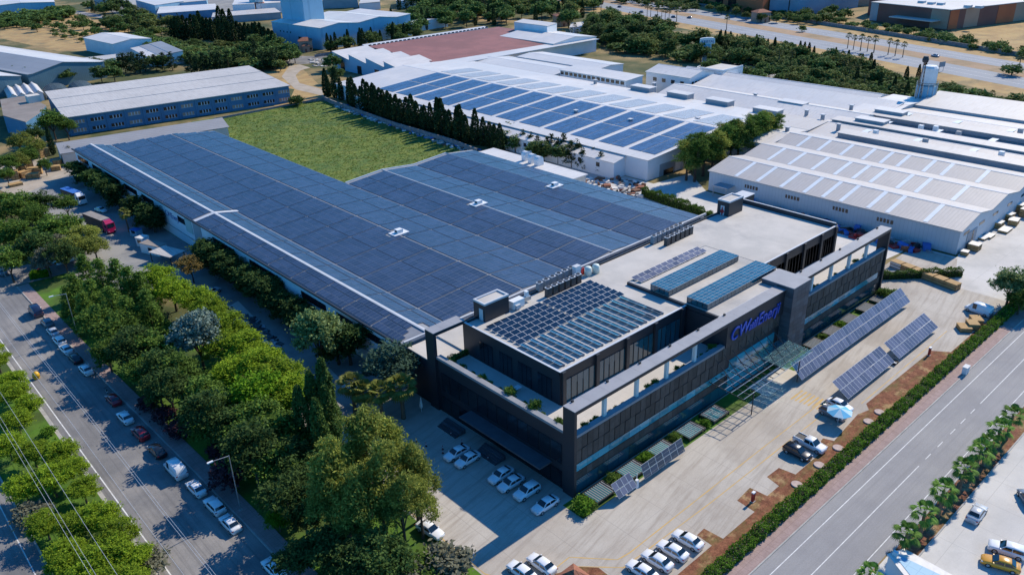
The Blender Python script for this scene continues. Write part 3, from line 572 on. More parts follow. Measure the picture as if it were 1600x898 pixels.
parapet('parapet', (92.02, 9.3), (92.02, 33.0), 14.3, 15.4, 0.3, 'dark_clad'); parapet('coping', (92.1, 9.62), (92.1, 33.05), 15.4, 15.48, 0.35, 'coping')
parapet('parapet', (92.0, 33.02), (6.7, 33.02), 14.3, 14.75, 0.25, 'dark_clad')
parapet('coping', (38.3, 2.3), (55.4, 2.3), 15.01, 15.09, 0.35, 'coping')
# raised roof platform under the rooflights
mb = MB(); mb.box(38.45, 2.42, 14.42, 63.2, 23.0, 15.0); pl = part(OB, 'roof_platform', mb, 'dark_clad')
mb = MB(); mb.box(38.8, 2.7, 15.0, 62.9, 22.8, 15.05); part(OB, 'platform_roof', mb, 'roof_screed')
# pilasters and glazing of the upper floor
for x in (6.9, 14.6, 22.0, 29.4, 36.9, 64.2, 71.2, 78.2, 85.2, 91.2): bx(OB, 'pilaster', x, 8.95, 8.8, x + 0.75, 9.37, 14.8, 'dark_clad')
def glazing(x0, x1, y, z0, z1, n, mat='glass', doors=True):
    w = (x1 - x0) / n
    for k in range(n):
        p = bx(OB, 'glass_pane', x0 + k * w + 0.05, y, z0, x0 + (k + 1) * w - 0.05, y + 0.06, z1, mat)
    return
for a, b in ((7.7, 14.5), (15.4, 21.9), (22.8, 29.3), (30.2, 36.8), (65.0, 71.1), (72.0, 78.1), (79.0, 85.1), (86.0, 91.1)):
    glazing(a, b, 9.30, 9.0, 13.0, 5)
    for k in range(1, 5): bx(OB, 'door_frame', a + (b - a) * k / 5 - 0.06, 9.22, 9.0, a + (b - a) * k / 5 + 0.06, 9.34, 11.6 if k in (2, 3) else 13.0, 'dark_trim')
for a, b in ((11.2, 14.4), (15.8, 19.0), (20.4, 23.6), (25.2, 28.6)):
    for k in range(3):
        w = (b - a) / 3; bx(OB, 'glass_pane', 6.60, a + k * w + 0.05, 9.0, 6.68, a + (k + 1) * w - 0.05, 12.9, 'glass_dark')
# front facade: screen panels, glass band, lower screens and ground floor glass
fp = MB().mat(0); fp.box(0, -0.05, 0, 1.11, 0.05, 2.16); fpm = fp.mesh('facade_panel', 'slat_brown')
fl = MB(); fl.box(0, -0.05, 0, 1.17, 0.05, 1.25); flm = fl.mesh('lower_facade_panel', 'slat_brown')
fg = MB(); fg.box(0, -0.03, 0, 2.38, 0.03, 1.3); fgm = fg.mesh('band_pane', 'glass_teal')
gg = MB(); gg.box(0, -0.03, 0, 2.38, 0.03, 2.4); ggm = gg.mesh('ground_pane', 'glass')
ga = MB(); ga.box(0, -0.03, 0, 2.38, 0.03, 2.2); gam = ga.mesh('hall_pane', 'glass_teal')
def front(x0, n, entrance=False):
    for k in range(n):
        x = x0 + 1.21 * k
        hall = entrance and 38.0 < x < 56
        for z in (5.75, 8.02):
            if not (hall and z < 6): link('facade_panel', fpm, OB, (x + 0.03, 0.42 - (0.05 if (k + (z > 6)) % 2 else 0.0), z))
        if not hall: link('facade_panel', flm, OB, (x, 0.42, 2.85))
        if k % 2 == 0 and k + 1 < n:
            if hall:
                for z in (0.3, 2.55, 4.8): link('glass_pane', gam, OB, (x, 0.42, z))
            else:
                link('glass_pane', fgm, OB, (x, 0.40, 4.28)); link('glass_pane', ggm, OB, (x, 0.42, 0.3))
front(0.75, 45, True); front(61.6, 29)
for z, h in ((2.74, 0.10), (4.14, 0.12), (5.6, 0.13)):
    bx(OB, 'facade_rail', 0.7, 0.33, z, 38.0, 0.46, z + h, 'dark_trim'); bx(OB, 'facade_rail', 61.4, 0.33, z, 96.8, 0.46, z + h, 'dark_trim')
bx(OB, 'front_wall', 0.6, 0.47, 0, 97, 0.6, 10.3, 'dark_trim')
# parapets, planters and frame of the front terrace
for a, b in ((0.52, 55.4), (61.4, 96.9)):
    bx(OB, 'coping', a, 0.28, 10.3, b, 1.3, 10.75, 'coping_grey'); bx(OB, 'planter_wall', a, 0.62, 8.8, b, 0.72, 10.3, 'dark_trim')
    bx(OB, 'planter_edge', a + 2, 2.1, 8.8, b if b < 60 else 96, 2.35, 9.75, 'coping'); bx(OB, 'planter_soil', a + 2, 1.3, 8.8, b if b < 60 else 96, 2.1, 9.6, 'soil')
for x in (7.4, 14.8, 22.2, 29.6, 66.9, 74.3, 81.7, 89.1): bx(OB, 'column', x - 0.3, 0.75, 10.75, x + 0.3, 1.25, 14.6, 'column')
for a, b in ((0.0, 55.5), (61.3, 97.6)):
    bx(OB, 'beam', a, 0.0, 14.6, b, 2.3, 15.22, 'dark_clad')
    n = int((b - a) / 3.7)
    for k in range(n): bx(OB, 'beam_capping', a + (b - a) * k / n + 0.012, -0.04, 15.22, a + (b - a) * (k + 1) / n - 0.012, 2.34, 15.30, 'beam_top')
bx(OB, 'end_blade', 0.0, 0.0, 0, 0.5, 2.3, 14.6, 'dark_clad'); bx(OB, 'end_blade', 97.05, 0.0, 0, 97.6, 2.3, 14.6, 'dark_clad')
for x in (1.5, 9, 16.5, 24, 31.5, 39, 64, 71.5, 79, 86.5, 95): bx(OB, 'floodlight', x, 1.9, 15.30, x + 0.35, 2.2, 15.62, 'dark_trim')
# west side: parapet, portal at the back corner, wall glazing, canopy
bx(OB, 'coping', 0.28, 2.3, 10.3, 1.3, 32.6, 10.75, 'coping_grey'); bx(OB, 'side_wall', 0.46, 2.3, 0, 0.5, 32.6, 10.3, 'dark_clad')
bx(OB, 'planter_wall', 0.62, 2.3, 8.8, 0.72, 32.6, 10.3, 'dark_trim'); bx(OB, 'planter_edge', 2.1, 2.36, 8.8, 2.35, 32.6, 9.75, 'coping'); bx(OB, 'planter_soil', 1.3, 2.3, 8.8, 2.1, 32.6, 9.6, 'soil')
bx(OB, 'portal_leg', 0.0, 32.6, 0, 0.6, 34.9, 14.6, 'dark_clad'); bx(OB, 'portal_beam', 0.0, 32.6, 14.6, 6.9, 34.9, 15.2, 'dark_clad')
for k in range(3): bx(OB, 'beam_capping', 0.0 + 2.3 * k + 0.012, 32.56, 15.2, 2.3 * k + 2.288, 34.94, 15.28, 'beam_top')
for k in range(12):
    y = 3.0 + 2.4 * k
    bx(OB, 'glass_pane', 0.38, y, 4.5, 0.45, y + 2.25, 8.0, 'glass_dark'); bx(OB, 'glass_pane', 0.38, y, 0.3, 0.45, y + 2.25, 3.2, 'glass_dark')
bx(OB, 'entrance_canopy', -2.2, 5.0, 3.7, 0.4, 24.0, 3.95, 'dark_tile')
# planter at the far corner of the west terrace, back wall of roof, plant screen
bx(OB, 'plant_screen', 92.2, 33.2, 0, 97.5, 36.5, 15.2, 'dark_clad'); bx(OB, 'coping', 92.1, 33.1, 15.2, 97.6, 36.6, 15.3, 'coping')
bx(OB, 'back_gallery', 6.7, 33.3, 8.8, 92.0, 41.0, 9.1, 'roof_screed')
# centre tower clad in tiles
TW = bx(OB, 'tower', 55.5, -1.5, 0, 61.3, 5.0, 15.85, 'dark_clad')
bx(OB, 'tower_capping', 55.42, -1.58, 15.85, 61.38, 5.08, 15.98, 'beam_top')
tl = MB(); tl.box(0.02, -0.04, 0.02, 1.43, 0.0, 0.97); tlm = tl.mesh('cladding_tile', 'dark_tile')
ts = MB(); ts.box(-0.04, 0.02, 0.02, 0.0, 1.60, 0.97); tsm = ts.mesh('cladding_tile', 'dark_tile')
for r in range(16):
    for k in range(4):
        link('cladding_tile', tlm, TW, (55.5 + 1.45 * k, -1.5, 0.99 * r)); link('cladding_tile', tsm, TW, (55.5, -1.5 + 1.625 * k, 0.99 * r))
# sign wall and lettering
bx(OB, 'sign_wall', 37.4, 0.05, 10.35, 55.5, 0.40, 14.6, 'dark_clad'); bx(OB, 'side_return', 37.4, 0.4, 10.75, 37.8, 2.4, 14.6, 'dark_clad')
for body, x, sz in (('CW', 41.0, 3.2), ('Enerji', 50.0, 3.1)):
    link('lettering', text_mesh('lettering', body, sz, 'blue_letter', 0.10, 0.28, 0.02), OB, (x, -0.10, 11.35), (PI / 2, 0, 0))
for k in range(4):
    mb = MB(); x = 43.9 + 0.62 * k; h = 1.0 + 0.22 * k
    mb.hexa([(x, -0.2, 11.35), (x + 0.42, -0.2, 11.35), (x + 0.42, 0.02, 11.35), (x, 0.02, 11.35)], [(x + 0.28 * h, -0.2, 11.35 + h), (x + 0.42 + 0.28 * h, -0.2, 11.35 + h), (x + 0.42 + 0.28 * h, 0.02, 11.35 + h), (x + 0.28 * h, 0.02, 11.35 + h)])
    part(OB, 'logo_bar', mb, 'blue_letter')
# stair heads on the roof
def stairhead(x0, y0, x1, y1, z1, door):
    o = bx(OB, 'stair_head', x0, y0, 14.42, x1, y1, z1, 'dark_clad')
    for a in ((x0 - .05, y0 - .05, x1 + .05, y0 + .3), (x0 - .05, y1 - .3, x1 + .05, y1 + .05), (x0 - .05, y0 + .3, x0 + .3, y1 - .3), (x1 - .3, y0 + .3, x1 + .05, y1 - .3)): bx(o, 'coping', a[0], a[1], z1, a[2], a[3], z1 + 0.35, 'coping')
    bx(o, 'cap_roof', x0 + .3, y0 + .3, z1, x1 - .3, y1 - .3, z1 + 0.1, 'roof_screed')
    bx(o, 'door', x0 - 0.05, y0 + door, 14.5, x0 - 0.004, y0 + door + 1.0, 16.7, 'coping')
stairhead(9.8, 30.6, 15.4, 33.6, 17.6, 0.5); stairhead(81.8, 29.9, 87.3, 33.0, 17.7, 1.2)

# ---------------------------------------------------------------- glass entrance canopy
EC = thing('glass_canopy', 'steel and glass entrance canopy hung from struts on the office front', 'canopy', (45, -4, 0))
def fz(y): return 5.3 + 0.06 * y
for k in range(13):
    x = 33.5 + 1.85 * k; mb = MB(); mb.tube((x, 0.3, fz(0)), (x, -6.6, fz(-6.6)), 0.07, n=6); part(EC, 'canopy_rafter', mb, 'darksteel')
for k in range(6):
    y = -0.4 - 1.24 * k; mb = MB(); mb.tube((33.5, y, fz(y) + 0.1), (55.7, y, fz(y) + 0.1), 0.05, n=6); part(EC, 'canopy_purlin', mb, 'steel')
for k in range(12):
    for r in range(5):
        if k < 7: continue
        x = 33.5 + 1.85 * k; y = -0.4 - 1.24 * r
        mb = MB(); mb.hexa([(x + .05, y - 1.2, fz(y - 1.2) + .16), (x + 1.8, y - 1.2, fz(y - 1.2) + .16), (x + 1.8, y - .04, fz(y) + .16), (x + .05, y - .04, fz(y) + .16)], [(x + .05, y - 1.2, fz(y - 1.2) + .19), (x + 1.8, y - 1.2, fz(y - 1.2) + .19), (x + 1.8, y - .04, fz(y) + .19), (x + .05, y - .04, fz(y) + .19)])
        part(EC, 'canopy_pane', mb, 'canopy_glass')
for k in range(9):
    x = 35.0 + 2.4 * k; mb = MB(); mb.tube((x, 0.2, 9.0), (x - 0.9, -5.4, 5.2), 0.04, n=5); part(EC, 'tie_rod', mb, 'darksteel')
    mb = MB(); mb.tube((x, 0.2, 9.0), (x + 0.9, -3.2, 5.3), 0.04, n=5); part(EC, 'tie_rod', mb, 'darksteel')
for x in (37.2, 52.0): 
    mb = MB(); mb.tube((x, -6.2, 0), (x, -6.2, 4.9), 0.10, n=8); part(EC, 'post', mb, 'darksteel')

# ---------------------------------------------------------------- slatted light-well frames in the strip by the facade
def pergola(x, label):
    t = thing('slatted_frame', label, 'pergola', (x, -2.0, 0), 0, 'slatted frames along the office front')
    w, d = 4.4, 3.2
    for nm, a in (('frame_beam', (-w / 2, -d / 2, w / 2, -d / 2 + .16)), ('frame_beam', (-w / 2, d / 2 - .16, w / 2, d / 2)), ('frame_beam', (-w / 2, -d / 2 + .16, -w / 2 + .16, d / 2 - .16)), ('frame_beam', (w / 2 - .16, -d / 2 + .16, w / 2, d / 2 - .16))):
        mb = MB(); mb.box(a[0], a[1], 0.45, a[2], a[3], 0.7); part(t, nm, mb, 'darksteel', world=False)
    mb = MB(); mb.box(-w / 2 + .16, -d / 2 + .16, 0.30, w / 2 - .16, d / 2 - .16, 0.42); part(t, 'glass_floor', mb, 'glass_teal', world=False)
    for k in range(9):
        xx = -w / 2 + 0.42 + 0.44 * k; mb = MB(); mb.box(xx, -d / 2 + 0.2, 0.55, xx + 0.16, d / 2 - 0.2, 0.66); part(t, 'slat', mb, 'coping_grey', world=False)
    for sx in (-1, 1):
        for sy in (-1, 1): mb = MB(); mb.box(sx * (w / 2 - .1) - .08, sy * (d / 2 - .1) - .08, 0, sx * (w / 2 - .1) + .08, sy * (d / 2 - .1) + .08, 0.45); part(t, 'leg', mb, 'darksteel', world=False)
    return t
order = ['first', 'second', 'third', 'fourth', 'fifth', 'sixth']
for k, x in enumerate((3.4, 10.8, 18.2, 25.6, 32.4)): pergola(x, 'dark slatted frame in the grass strip, %s from the left office corner' % order[k])
for k, x in enumerate((66.0, 73.2, 80.4, 87.6, 93.6)): pergola(x, 'dark slatted frame beside the long solar table, %s from the centre tower' % order[k])

# ---------------------------------------------------------------- solar tables and trackers
def solar_table(name, label, x0, x1, yc, cols, rows, zlow, zhigh, depth, glass, post_step, thick=0.05):
    """Rows of panels on a sloping rack that faces the front road."""
    t = thing(name, label, 'solar panels', ((x0 + x1) / 2, yc, 0))
    tilt = math.atan2(zhigh - zlow, depth); L = math.hypot(depth, zhigh - zlow)
    w = (x1 - x0) / cols; l = L / rows; me = panel_mesh('solar_panel', w - 0.03, l - 0.05, glass, 'pv_frame_light', t=thick, rim=0.028)
    zm = (zlow + zhigh) / 2
    for r in range(rows):
        s = -L / 2 + l * (r + 0.5)
        for c in range(cols): link('solar_panel', me, t, ((-(x1 - x0) / 2 + w * (c + 0.5)), s * math.cos(tilt), zm + s * math.sin(tilt)), (tilt, 0, 0))
    for s in (-0.3, 0.3):
        mb = MB(); yy = s * L * math.cos(tilt); zz = zm + s * L * math.sin(tilt) - 0.14; mb.box(-(x1 - x0) / 2 + .1, yy - .05, zz - .06, (x1 - x0) / 2 - .1, yy + .05, zz + .06); part(t, 'rail', mb, 'steel', world=False)
    n = max(1, round((x1 - x0) / post_step))
    for k in range(n):
        x = -(x1 - x0) / 2 + (x1 - x0) * (k + 0.5) / n; mb = MB(); mb.tube((x, 0, 0), (x, 0, zm - 0.1), 0.1, n=8); mb.tube((x, -0.28 * L * math.cos(tilt), zm - 0.28 * L * math.sin(tilt) - 0.2), (x, 0.28 * L * math.cos(tilt), zm + 0.28 * L * math.sin(tilt) - 0.2), 0.06, n=6); part(t, 'post', mb, 'steel', world=False)
        mb = MB(); mb.box(x - .3, -.3, 0.006, x + .3, .3, 0.1); part(t, 'footing', mb, 'kerb', world=False)
    return t
solar_table('solar_table', 'long blue-grey solar table in the yard running beside the office front', 51.6, 95.8, -6.0, 40, 2, 1.0, 3.5, 2.6, 'pv3', 5.5)
solar_table('solar_table', 'shorter solar table by the road hedge, nearer the parked umbrella', 51.8, 69.6, -14.3, 16, 2, 0.9, 3.0, 3.3, 'pv3', 4.5)
solar_table('solar_table', 'shorter solar table by the road hedge, nearer the white van', 71.2, 88.6, -14.4, 16, 2, 0.9, 3.0, 3.3, 'pv3', 4.5)
solar_table('solar_tracker', 'small solar tracker of ten white-framed panels at the grass strip', 10.0, 20.0, -4.7, 6, 2, 0.9, 3.0, 0.95, 'pv', 9)
solar_table('solar_tracker', 'smallest solar tracker of eight pale panels near the office corner', 3.8, 7.9, -4.6, 4, 2, 1.0, 2.7, 1.7, 'pv3', 5)
mb = MB(); mb.box(8.3, -5.0, 0, 8.8, -4.6, 1.5); mb.tube((8.9, -4.5, 0), (8.9, -4.5, 2.3), 0.06); solo('control_cabinet', mb, 'white_metal', 'small white control cabinet between the two solar trackers', 'cabinet')
mb = MB(); mb.box(69.9, -16.3, 0.006, 71.0, -12.6, 0.10); mb2 = MB()
LD = thing('battery_rack', 'low dark rack with white edge between the two shorter solar tables', 'rack', (70.4, -14.5, 0))
bx(LD, 'base', 69.75, -16.1, 0.02, 71.05, -12.8, 0.5, 'dark_trim'); bx(LD, 'edge', 69.70, -16.15, 0.5, 69.95, -12.75, 0.62, 'white_metal')
for k in range(5): bx(LD, 'slat', 70.0, -15.9 + 0.62 * k, 0.5, 71.0, -15.55 + 0.62 * k, 0.58, 'rubber')

# rooftop arrays on the office
def roof_rows(label, name='solar_array', cat='solar panels', loc=(0, 0, 0)): return thing(name, label, cat, loc)
A1 = roof_rows('tightly packed array of tilted solar panels at the back of the office roof', loc=(8.4, 20.3, 14.42))
pm = panel_mesh('solar_panel', 1.58, 1.18, 'pv2', 'pv_frame_light', rim=0.03); tilt = Rd(11)
for r in range(6):
    bxm = MB(); bxm.box(0, 0.14 + 1.46 * r + 0.1, 0.02, 26.4, 0.20 + 1.46 * r + 0.1, 0.14); part(A1, 'rail', bxm, 'steel', world=False)
    for c in range(16):
        x = 0.82 + 1.62 * c + (0.45 if c >= 8 else 0); link('solar_panel', pm, A1, (x, 0.75 + 1.46 * r, 0.30), (tilt, 0, 0))
A2 = roof_rows('twelve separate rows of five dark solar panels at the front of the office roof', loc=(8.7, 10.8, 14.42))
pm = panel_mesh('solar_panel', 1.12, 1.84, 'pv2', 'pv_frame_light', rim=0.03)
for r in range(12):
    bxm = MB(); bxm.box(2.24 * r + 0.35, -0.1, 0.02, 2.24 * r + 0.45, 9.6, 0.34); part(A2, 'rail', bxm, 'steel', world=False)
    for c in range(5): link('solar_panel', pm, A2, (2.24 * r, 0.95 + 1.9 * c, 0.34), (0, Rd(14), 0))
A3 = roof_rows('narrow double row of grey-blue solar panels beside the roof lights', loc=(39.6, 20.6, 15.05))
pm = panel_mesh('solar_panel', 1.62, 1.15, 'pv3', 'pv_frame_light', rim=0.03)
for r in range(2):
    bxm = MB(); bxm.box(0, 0.5 + 1.35 * r, 0.0, 20.8, 0.56 + 1.35 * r, 0.3); part(A3, 'rail', bxm, 'steel', world=False)
    for c in range(12): link('solar_panel', pm, A3, (0.9 + 1.74 * c + 0.35 * r * 0, 0.55 + 1.35 * r, 0.42), (Rd(14), 0, 0))
def rooflight(label, x0, x1, y0, y1):
    t = thing('roof_light', label, 'roof light', (x0, y0, 15.05)); L, D, H = x1 - x0, y1 - y0, 1.25
    mb = MB(); mb.box(0.15, 0.15, 0, L - .15, D - .15, 0.12); part(t, 'kerb', mb, 'dark_trim', world=False)
    n = 18
    for k in range(n):
        for yy in (0.1, D - 0.14): mb = MB(); mb.box(L * k / n + .04, yy, 0.12, L * (k + 1) / n - .04, yy + 0.04, H - 0.06); part(t, 'side_pane', mb, 'glass', world=False)
    for k in range(4):
        for xx in (0.1, L - 0.14): mb = MB(); mb.box(xx, D * k / 4 + .05, 0.12, xx + .04, D * (k + 1) / 4 - .05, H - 0.06); part(t, 'side_pane', mb, 'glass', world=False)
    mb = MB(); mb.box(0, 0, H - 0.05, L, D, H); part(t, 'frame', mb, 'coping', world=False)
    pm = MB(); pm.box(0.05, 0.03, 0, L / n - .05, D / 6 - 0.03, 0.02); pmm = pm.mesh('roof_pane', 'bipv')
    for k in range(n):
        for r in range(6): link('roof_pane', pmm, t, (L * k / n, D * r / 6, H + 0.002))
    return t
rooflight('glazed roof light farther from the sign on the office roof', 38.7, 60.9, 13.5, 17.8); rooflight('glazed roof light right behind the sign beam of the office', 39.0, 61.0, 5.4, 9.9)
# rooftop plant
def condenser():
    t = thing('condenser_unit', 'tall dark air-conditioning unit on the office roof', 'condenser', (0, 0, 0), 0, 'air-conditioning units along the back of the office roof')
    mb = MB(); mb.box(-.55, -.42, 0.15, .55, .42, 1.75); part(t, 'casing', mb, 'ac_brown', world=False)
    mb = MB(); mb.box(-.6, -.45, 0, .6, .45, 0.15); part(t, 'stand', mb, 'darksteel', world=False)
    mb = MB(); mb.box(-.58, -.45, 1.75, .58, .45, 1.85); part(t, 'top_plate', mb, 'coping', world=False)
    mb = MB(); mb.lathe([(0.36, 1.85), (0.36, 1.98), (0.0, 1.93)], 10); part(t, 'fan', mb, 'dark_trim', world=False)
    return t
MT['ac_brown'] = M('bronze_fins', (0.10, 0.085, 0.08), (0.07, 0.06, 0.06), 2.0, 0.6, seam=('z', 0.12, 0.04, (0.03, 0.028, 0.028)))
MT['ac_grey'] = M('grey_fins', (0.30, 0.33, 0.36), (0.24, 0.27, 0.30), 2.0, 0.6, seam=('z', 0.12, 0.04, (0.12, 0.13, 0.15)))
c0 = None
def along(a, b, n): return [(a[0] + (b[0] - a[0]) * k / (n - 1), a[1] + (b[1] - a[1]) * k / (n - 1)) for k in range(n)]
acs = [(p, None, 'dark air-conditioning unit in the front row behind the packed solar array') for p in along((24.7,30.1), (32.7,30.2), 6)]
acs += [(p, {'bronze_fins': 'ac_grey'}, 'grey air-conditioning unit in the back row behind the packed solar array') for p in along((25.1,32.8), (34.1,33.4), 6)]
acs += [(p, None, 'brown air-conditioning unit in the front row on the open roof') for p in along((59.1,29.6), (67.4,29.9), 6)]
acs += [(p, {'bronze_fins': 'ac_grey'}, 'grey air-conditioning unit in the back row on the open roof') for p in along((57.8,32.1), (67.1,32.3), 7)]
for (p, sw, lb) in acs:
    if c0 is None: c0 = condenser(); c0.location = (p[0], p[1], 14.42); c0['label'] = lb; c0['group'] = lb
    else: dup(c0, (p[0], p[1], 14.42), 0, lb, lb, swap=sw)
for k, p in enumerate(((36.6,31.2), (38.5,30.9))):
    mb = MB(); mb.lathe([(0.0, 0), (0.72, 0), (0.72, 1.5), (0.55, 1.75), (0.2, 1.85), (0.0, 1.85)], 16); solo('water_tank', mb, 'tank', ['pale plastic water tank nearer the packed solar array', 'pale plastic water tank nearer the solar hall'][k], 'tank', 'two roof tanks', (p[0], p[1], 14.42), smooth=True)
mb = MB(); mb.box(-.3, -.3, 0, .3, .3, .9); mb.tube((0, 0, .9), (0, 0, 1.3), .2); p = (36.4,32.3); solo('fire_pump', mb, 'red_paint', 'small red pump beside the roof tanks', 'pump', None, (p[0], p[1], 14.42))
for k, p in enumerate(((34.6,32.4), (78.2,33.2))):
    mb = MB(); mb.box(-.7, -.5, 0, .7, .5, 2.2); t = thing('vent_box', ['white vent box by the red roof pump', 'white vent box at the far end of the hall gutter'][k], 'vent', (p[0], p[1], 14.42 if k == 0 else 9.2))
    part(t, 'casing', mb, 'white_metal', world=False); mb = MB(); mb.box(-.74, -.54, 2.2, .74, .54, 2.3); part(t, 'cap', mb, 'coping', world=False)
DU = thing('air_handling_unit', 'white ductwork and air handler beside the left stair head', 'air handler', (18.5, 31, 14.42))
bx(DU, 'cabinet', 16.3, 30.4, 14.5, 19.0, 31.8, 16.0, 'white_metal'); bx(DU, 'duct', 19.0, 30.8, 14.9, 21.0, 31.6, 15.6, 'steel'); bx(DU, 'intake', 16.6, 29.9, 14.6, 17.6, 30.4, 15.4, 'coping'); bx(DU, 'riser', 20.0, 31.0, 15.6, 20.6, 31.6, 16.6, 'white_metal')
HR = thing('hose_reel', 'red hose reel on the right stair head', 'hose reel', (81.6, 31.5, 14.5)); mb = MB(); mb.tube((81.55, 31.6, 15.4), (81.75, 31.6, 15.4), 0.45, n=12); part(HR, 'drum', mb, 'red_paint'); bx(HR, 'bracket', 81.6, 31.5, 14.5, 81.75, 31.7, 16.4, 'red_paint')


# ---------------------------------------------------------------- warehouses and halls around
def hall(name, label, cat, org, rz, prof, L, wall, roof, zb=0.0, over=0.4, wind=None, thick=0.25, verge=None, split=True):
    """A hall whose roof section (x, z) is drawn along its own y axis; org is its corner, rz its turn in degrees."""
    t = thing(name, label, cat, (org[0], org[1], 0), Rd(rz))
    x0, x1 = prof[0][0], prof[-1][0]
    mb = MB(); mb.xprism([(x0, zb)] + [(x, z - 0.02) for x, z in prof] + [(x1, zb)], 0, L); part(t, 'wall', mb, wall, world=False)
    n = len(prof) - 1
    for i in range(n):
        (xa, za), (xb, zb_) = prof[i], prof[i + 1]; s = (zb_ - za) / max(1e-6, xb - xa)
        if i == 0: xa -= over; za -= over * s
        if i == n - 1: xb += over; zb_ += over * s
        mb = MB(); mb.hexa([(xa, -over, za + 0.01), (xb, -over, zb_ + 0.01), (xb, L + over, zb_ + 0.01), (xa, L + over, za + 0.01)], [(xa, -over, za + thick), (xb, -over, zb_ + thick), (xb, L + over, zb_ + thick), (xa, L + over, za + thick)])
        part(t, 'roof_slope', mb, roof[i % len(roof)] if isinstance(roof, (list, tuple)) else roof, world=False)
    for i in range(1, n):
        x, z = prof[i]; vall = z < prof[i - 1][1] - 1e-3 and z < prof[i + 1][1] - 1e-3; mb = MB()
        if vall: mb.box(x - .35, -over - .02, z + thick - .2, x + .35, L + over + .02, z + thick + .03); part(t, 'valley_gutter', mb, 'coping_grey', world=False)
        elif z > prof[i - 1][1] + 1e-3 and z > prof[i + 1][1] + 1e-3: mb.xprism([(x - .4, z + thick - .08), (x + .4, z + thick - .08), (x + .4, z + thick - .01), (x, z + thick + .07), (x - .4, z + thick - .01)], -over - .02, L + over + .02); part(t, 'ridge_capping', mb, 'coping', world=False)
    return t
def lbx(t, name, x0, y0, z0, x1, y1, z1, mat): mb = MB(); mb.box(x0, y0, z0, x1, y1, z1); return part(t, name, mb, mat, world=False)
def flat(name, label, cat, pts, z, wall, roof, over=0.3, z0=0.0):
    cx = sum(p[0] for p in pts) / len(pts); cy = sum(p[1] for p in pts) / len(pts); t = thing(name, label, cat, (cx, cy, z0))
    mb = MB(); mb.prism(pts, z0, z); part(t, 'wall', mb, wall)
    mb = MB(); mb.prism([(cx + (p[0] - cx) * (1 + over / max(3, math.hypot(p[0] - cx, p[1] - cy))), cy + (p[1] - cy) * (1 + over / max(3, math.hypot(p[0] - cx, p[1] - cy)))) for p in pts], z + 0.005, z + 0.3); part(t, 'roof', mb, roof)
    return t

# right-hand warehouse with three gables
N = hall('warehouse', 'large pale warehouse with four ribbed gables and light strips, right of the office', 'warehouse', (130.2, -3.3), 0,
         [(0, 6.0), (10.3, 8.0), (18.3, 6.6), (28.2, 8.3), (36.8, 6.8), (45.2, 8.5), (53.5, 7.0)], 71.5, 'wall_sheet', 'roof_pale_x')
sk = [(0, 10.3, 6.0, 8.0), (18.3, 28.2, 6.6, 8.3), (36.8, 45.2, 6.8, 8.5)]
for gi, (xa, xb, za, zb) in enumerate(sk):
    for y in (8.0, 17.5, 22.5, 30.0, 35.0, 40.5, 47.5, 55.0, 62.0):
        s = (zb - za) / (xb - xa); mb = MB(); yy = y + (0.9 * gi)
        mb.hexa([(xa + .1, yy, za + .26 + .1 * s), (xb - .1, yy, zb + .26 - .1 * s), (xb - .1, yy + 1.1, zb + .26 - .1 * s), (xa + .1, yy + 1.1, za + .26 + .1 * s)], [(xa + .1, yy, za + .31 + .1 * s), (xb - .1, yy, zb + .31 - .1 * s), (xb - .1, yy + 1.1, zb + .31 - .1 * s), (xa + .1, yy + 1.1, za + .31 + .1 * s)])
        part(N, 'light_strip', mb, 'skylight', world=False)
for y in (16, 28, 42, 55):
    w = lbx(N, 'window', -0.06, y, 3.6, -0.004, y + 4.2, 4.6, 'glass_dark')
    for k in range(4): lbx(w, 'window_bar', -0.1, y + 0.7 + 0.9 * k, 3.6, -0.064, y + 0.95 + 0.9 * k, 4.6, 'coping')
for x in (2.5, 12, 21, 31, 41, 48): lbx(N, 'window', x, -0.06, 4.2, x + 3.4, -0.004, 4.9, 'glass_dark')
lbx(N, 'sliding_door', 5.0, -0.12, 0, 11, -0.004, 4.2, 'wall_grey'); lbx(N, 'door_opening', 8.2, -0.16, 0, 9.0, -0.124, 4.0, 'glass_dark')
lbx(N, 'canopy', -4.0, 62.5, 3.2, -0.01, 67.5, 3.4, 'wall_grey'); lbx(N, 'canopy_post', -3.9, 62.7, 0, -3.7, 62.9, 3.2, 'steel'); lbx(N, 'canopy_post', -3.9, 67.1, 0, -3.7, 67.3, 3.2, 'steel')
# long low roofs with raised monitors farther right
O = hall('long_shed', 'pale roofed long shed with raised dark-sided ridge vents, far right', 'shed', (184.4, -60), 0, [(0, 6.2), (16, 7.4), (32, 6.2), (48, 7.4), (60, 6.2)], 130, 'wall_sheet', 'roof_pale')
for k, (x, ya, yb) in enumerate(((3, 4, 118), (18, 4, 128), (33, 4, 126))):
    m = lbx(O, 'ridge_vent', x, ya, 6.7, x + 5.0, yb, 8.15, 'wall_grey'); lbx(m, 'vent_roof', x - 0.6, ya - 0.3, 8.15, x + 5.6, yb + 0.3, 8.35, 'roof_pale')
for y in range(10, 126, 17):
    for x in (11, 26, 42): lbx(O, 'light_strip', x, y, 7.55, x + 4.5, y + 2.0, 7.62 if x == 11 else 7.6, 'skylight')
for k, (x, y) in enumerate(((9.5, 108), (9.5, 92), (25, 100), (25, 88), (27, 96), (30, 60), (10, 70), (41, 75), (12, 50), (44, 40))):
    lbx(O, 'roof_fan', x, y, 7.0, x + 1.4, y + 1.4, 9.2, 'wall_grey' if k % 2 else 'white_metal')
hall('long_shed', 'plain pale shed beyond the silo with a clean monopitch roof', 'shed', (245.5, -60), 0, [(0, 7.2), (22, 8.6)], 118, 'wall_sheet', 'roof_pale')

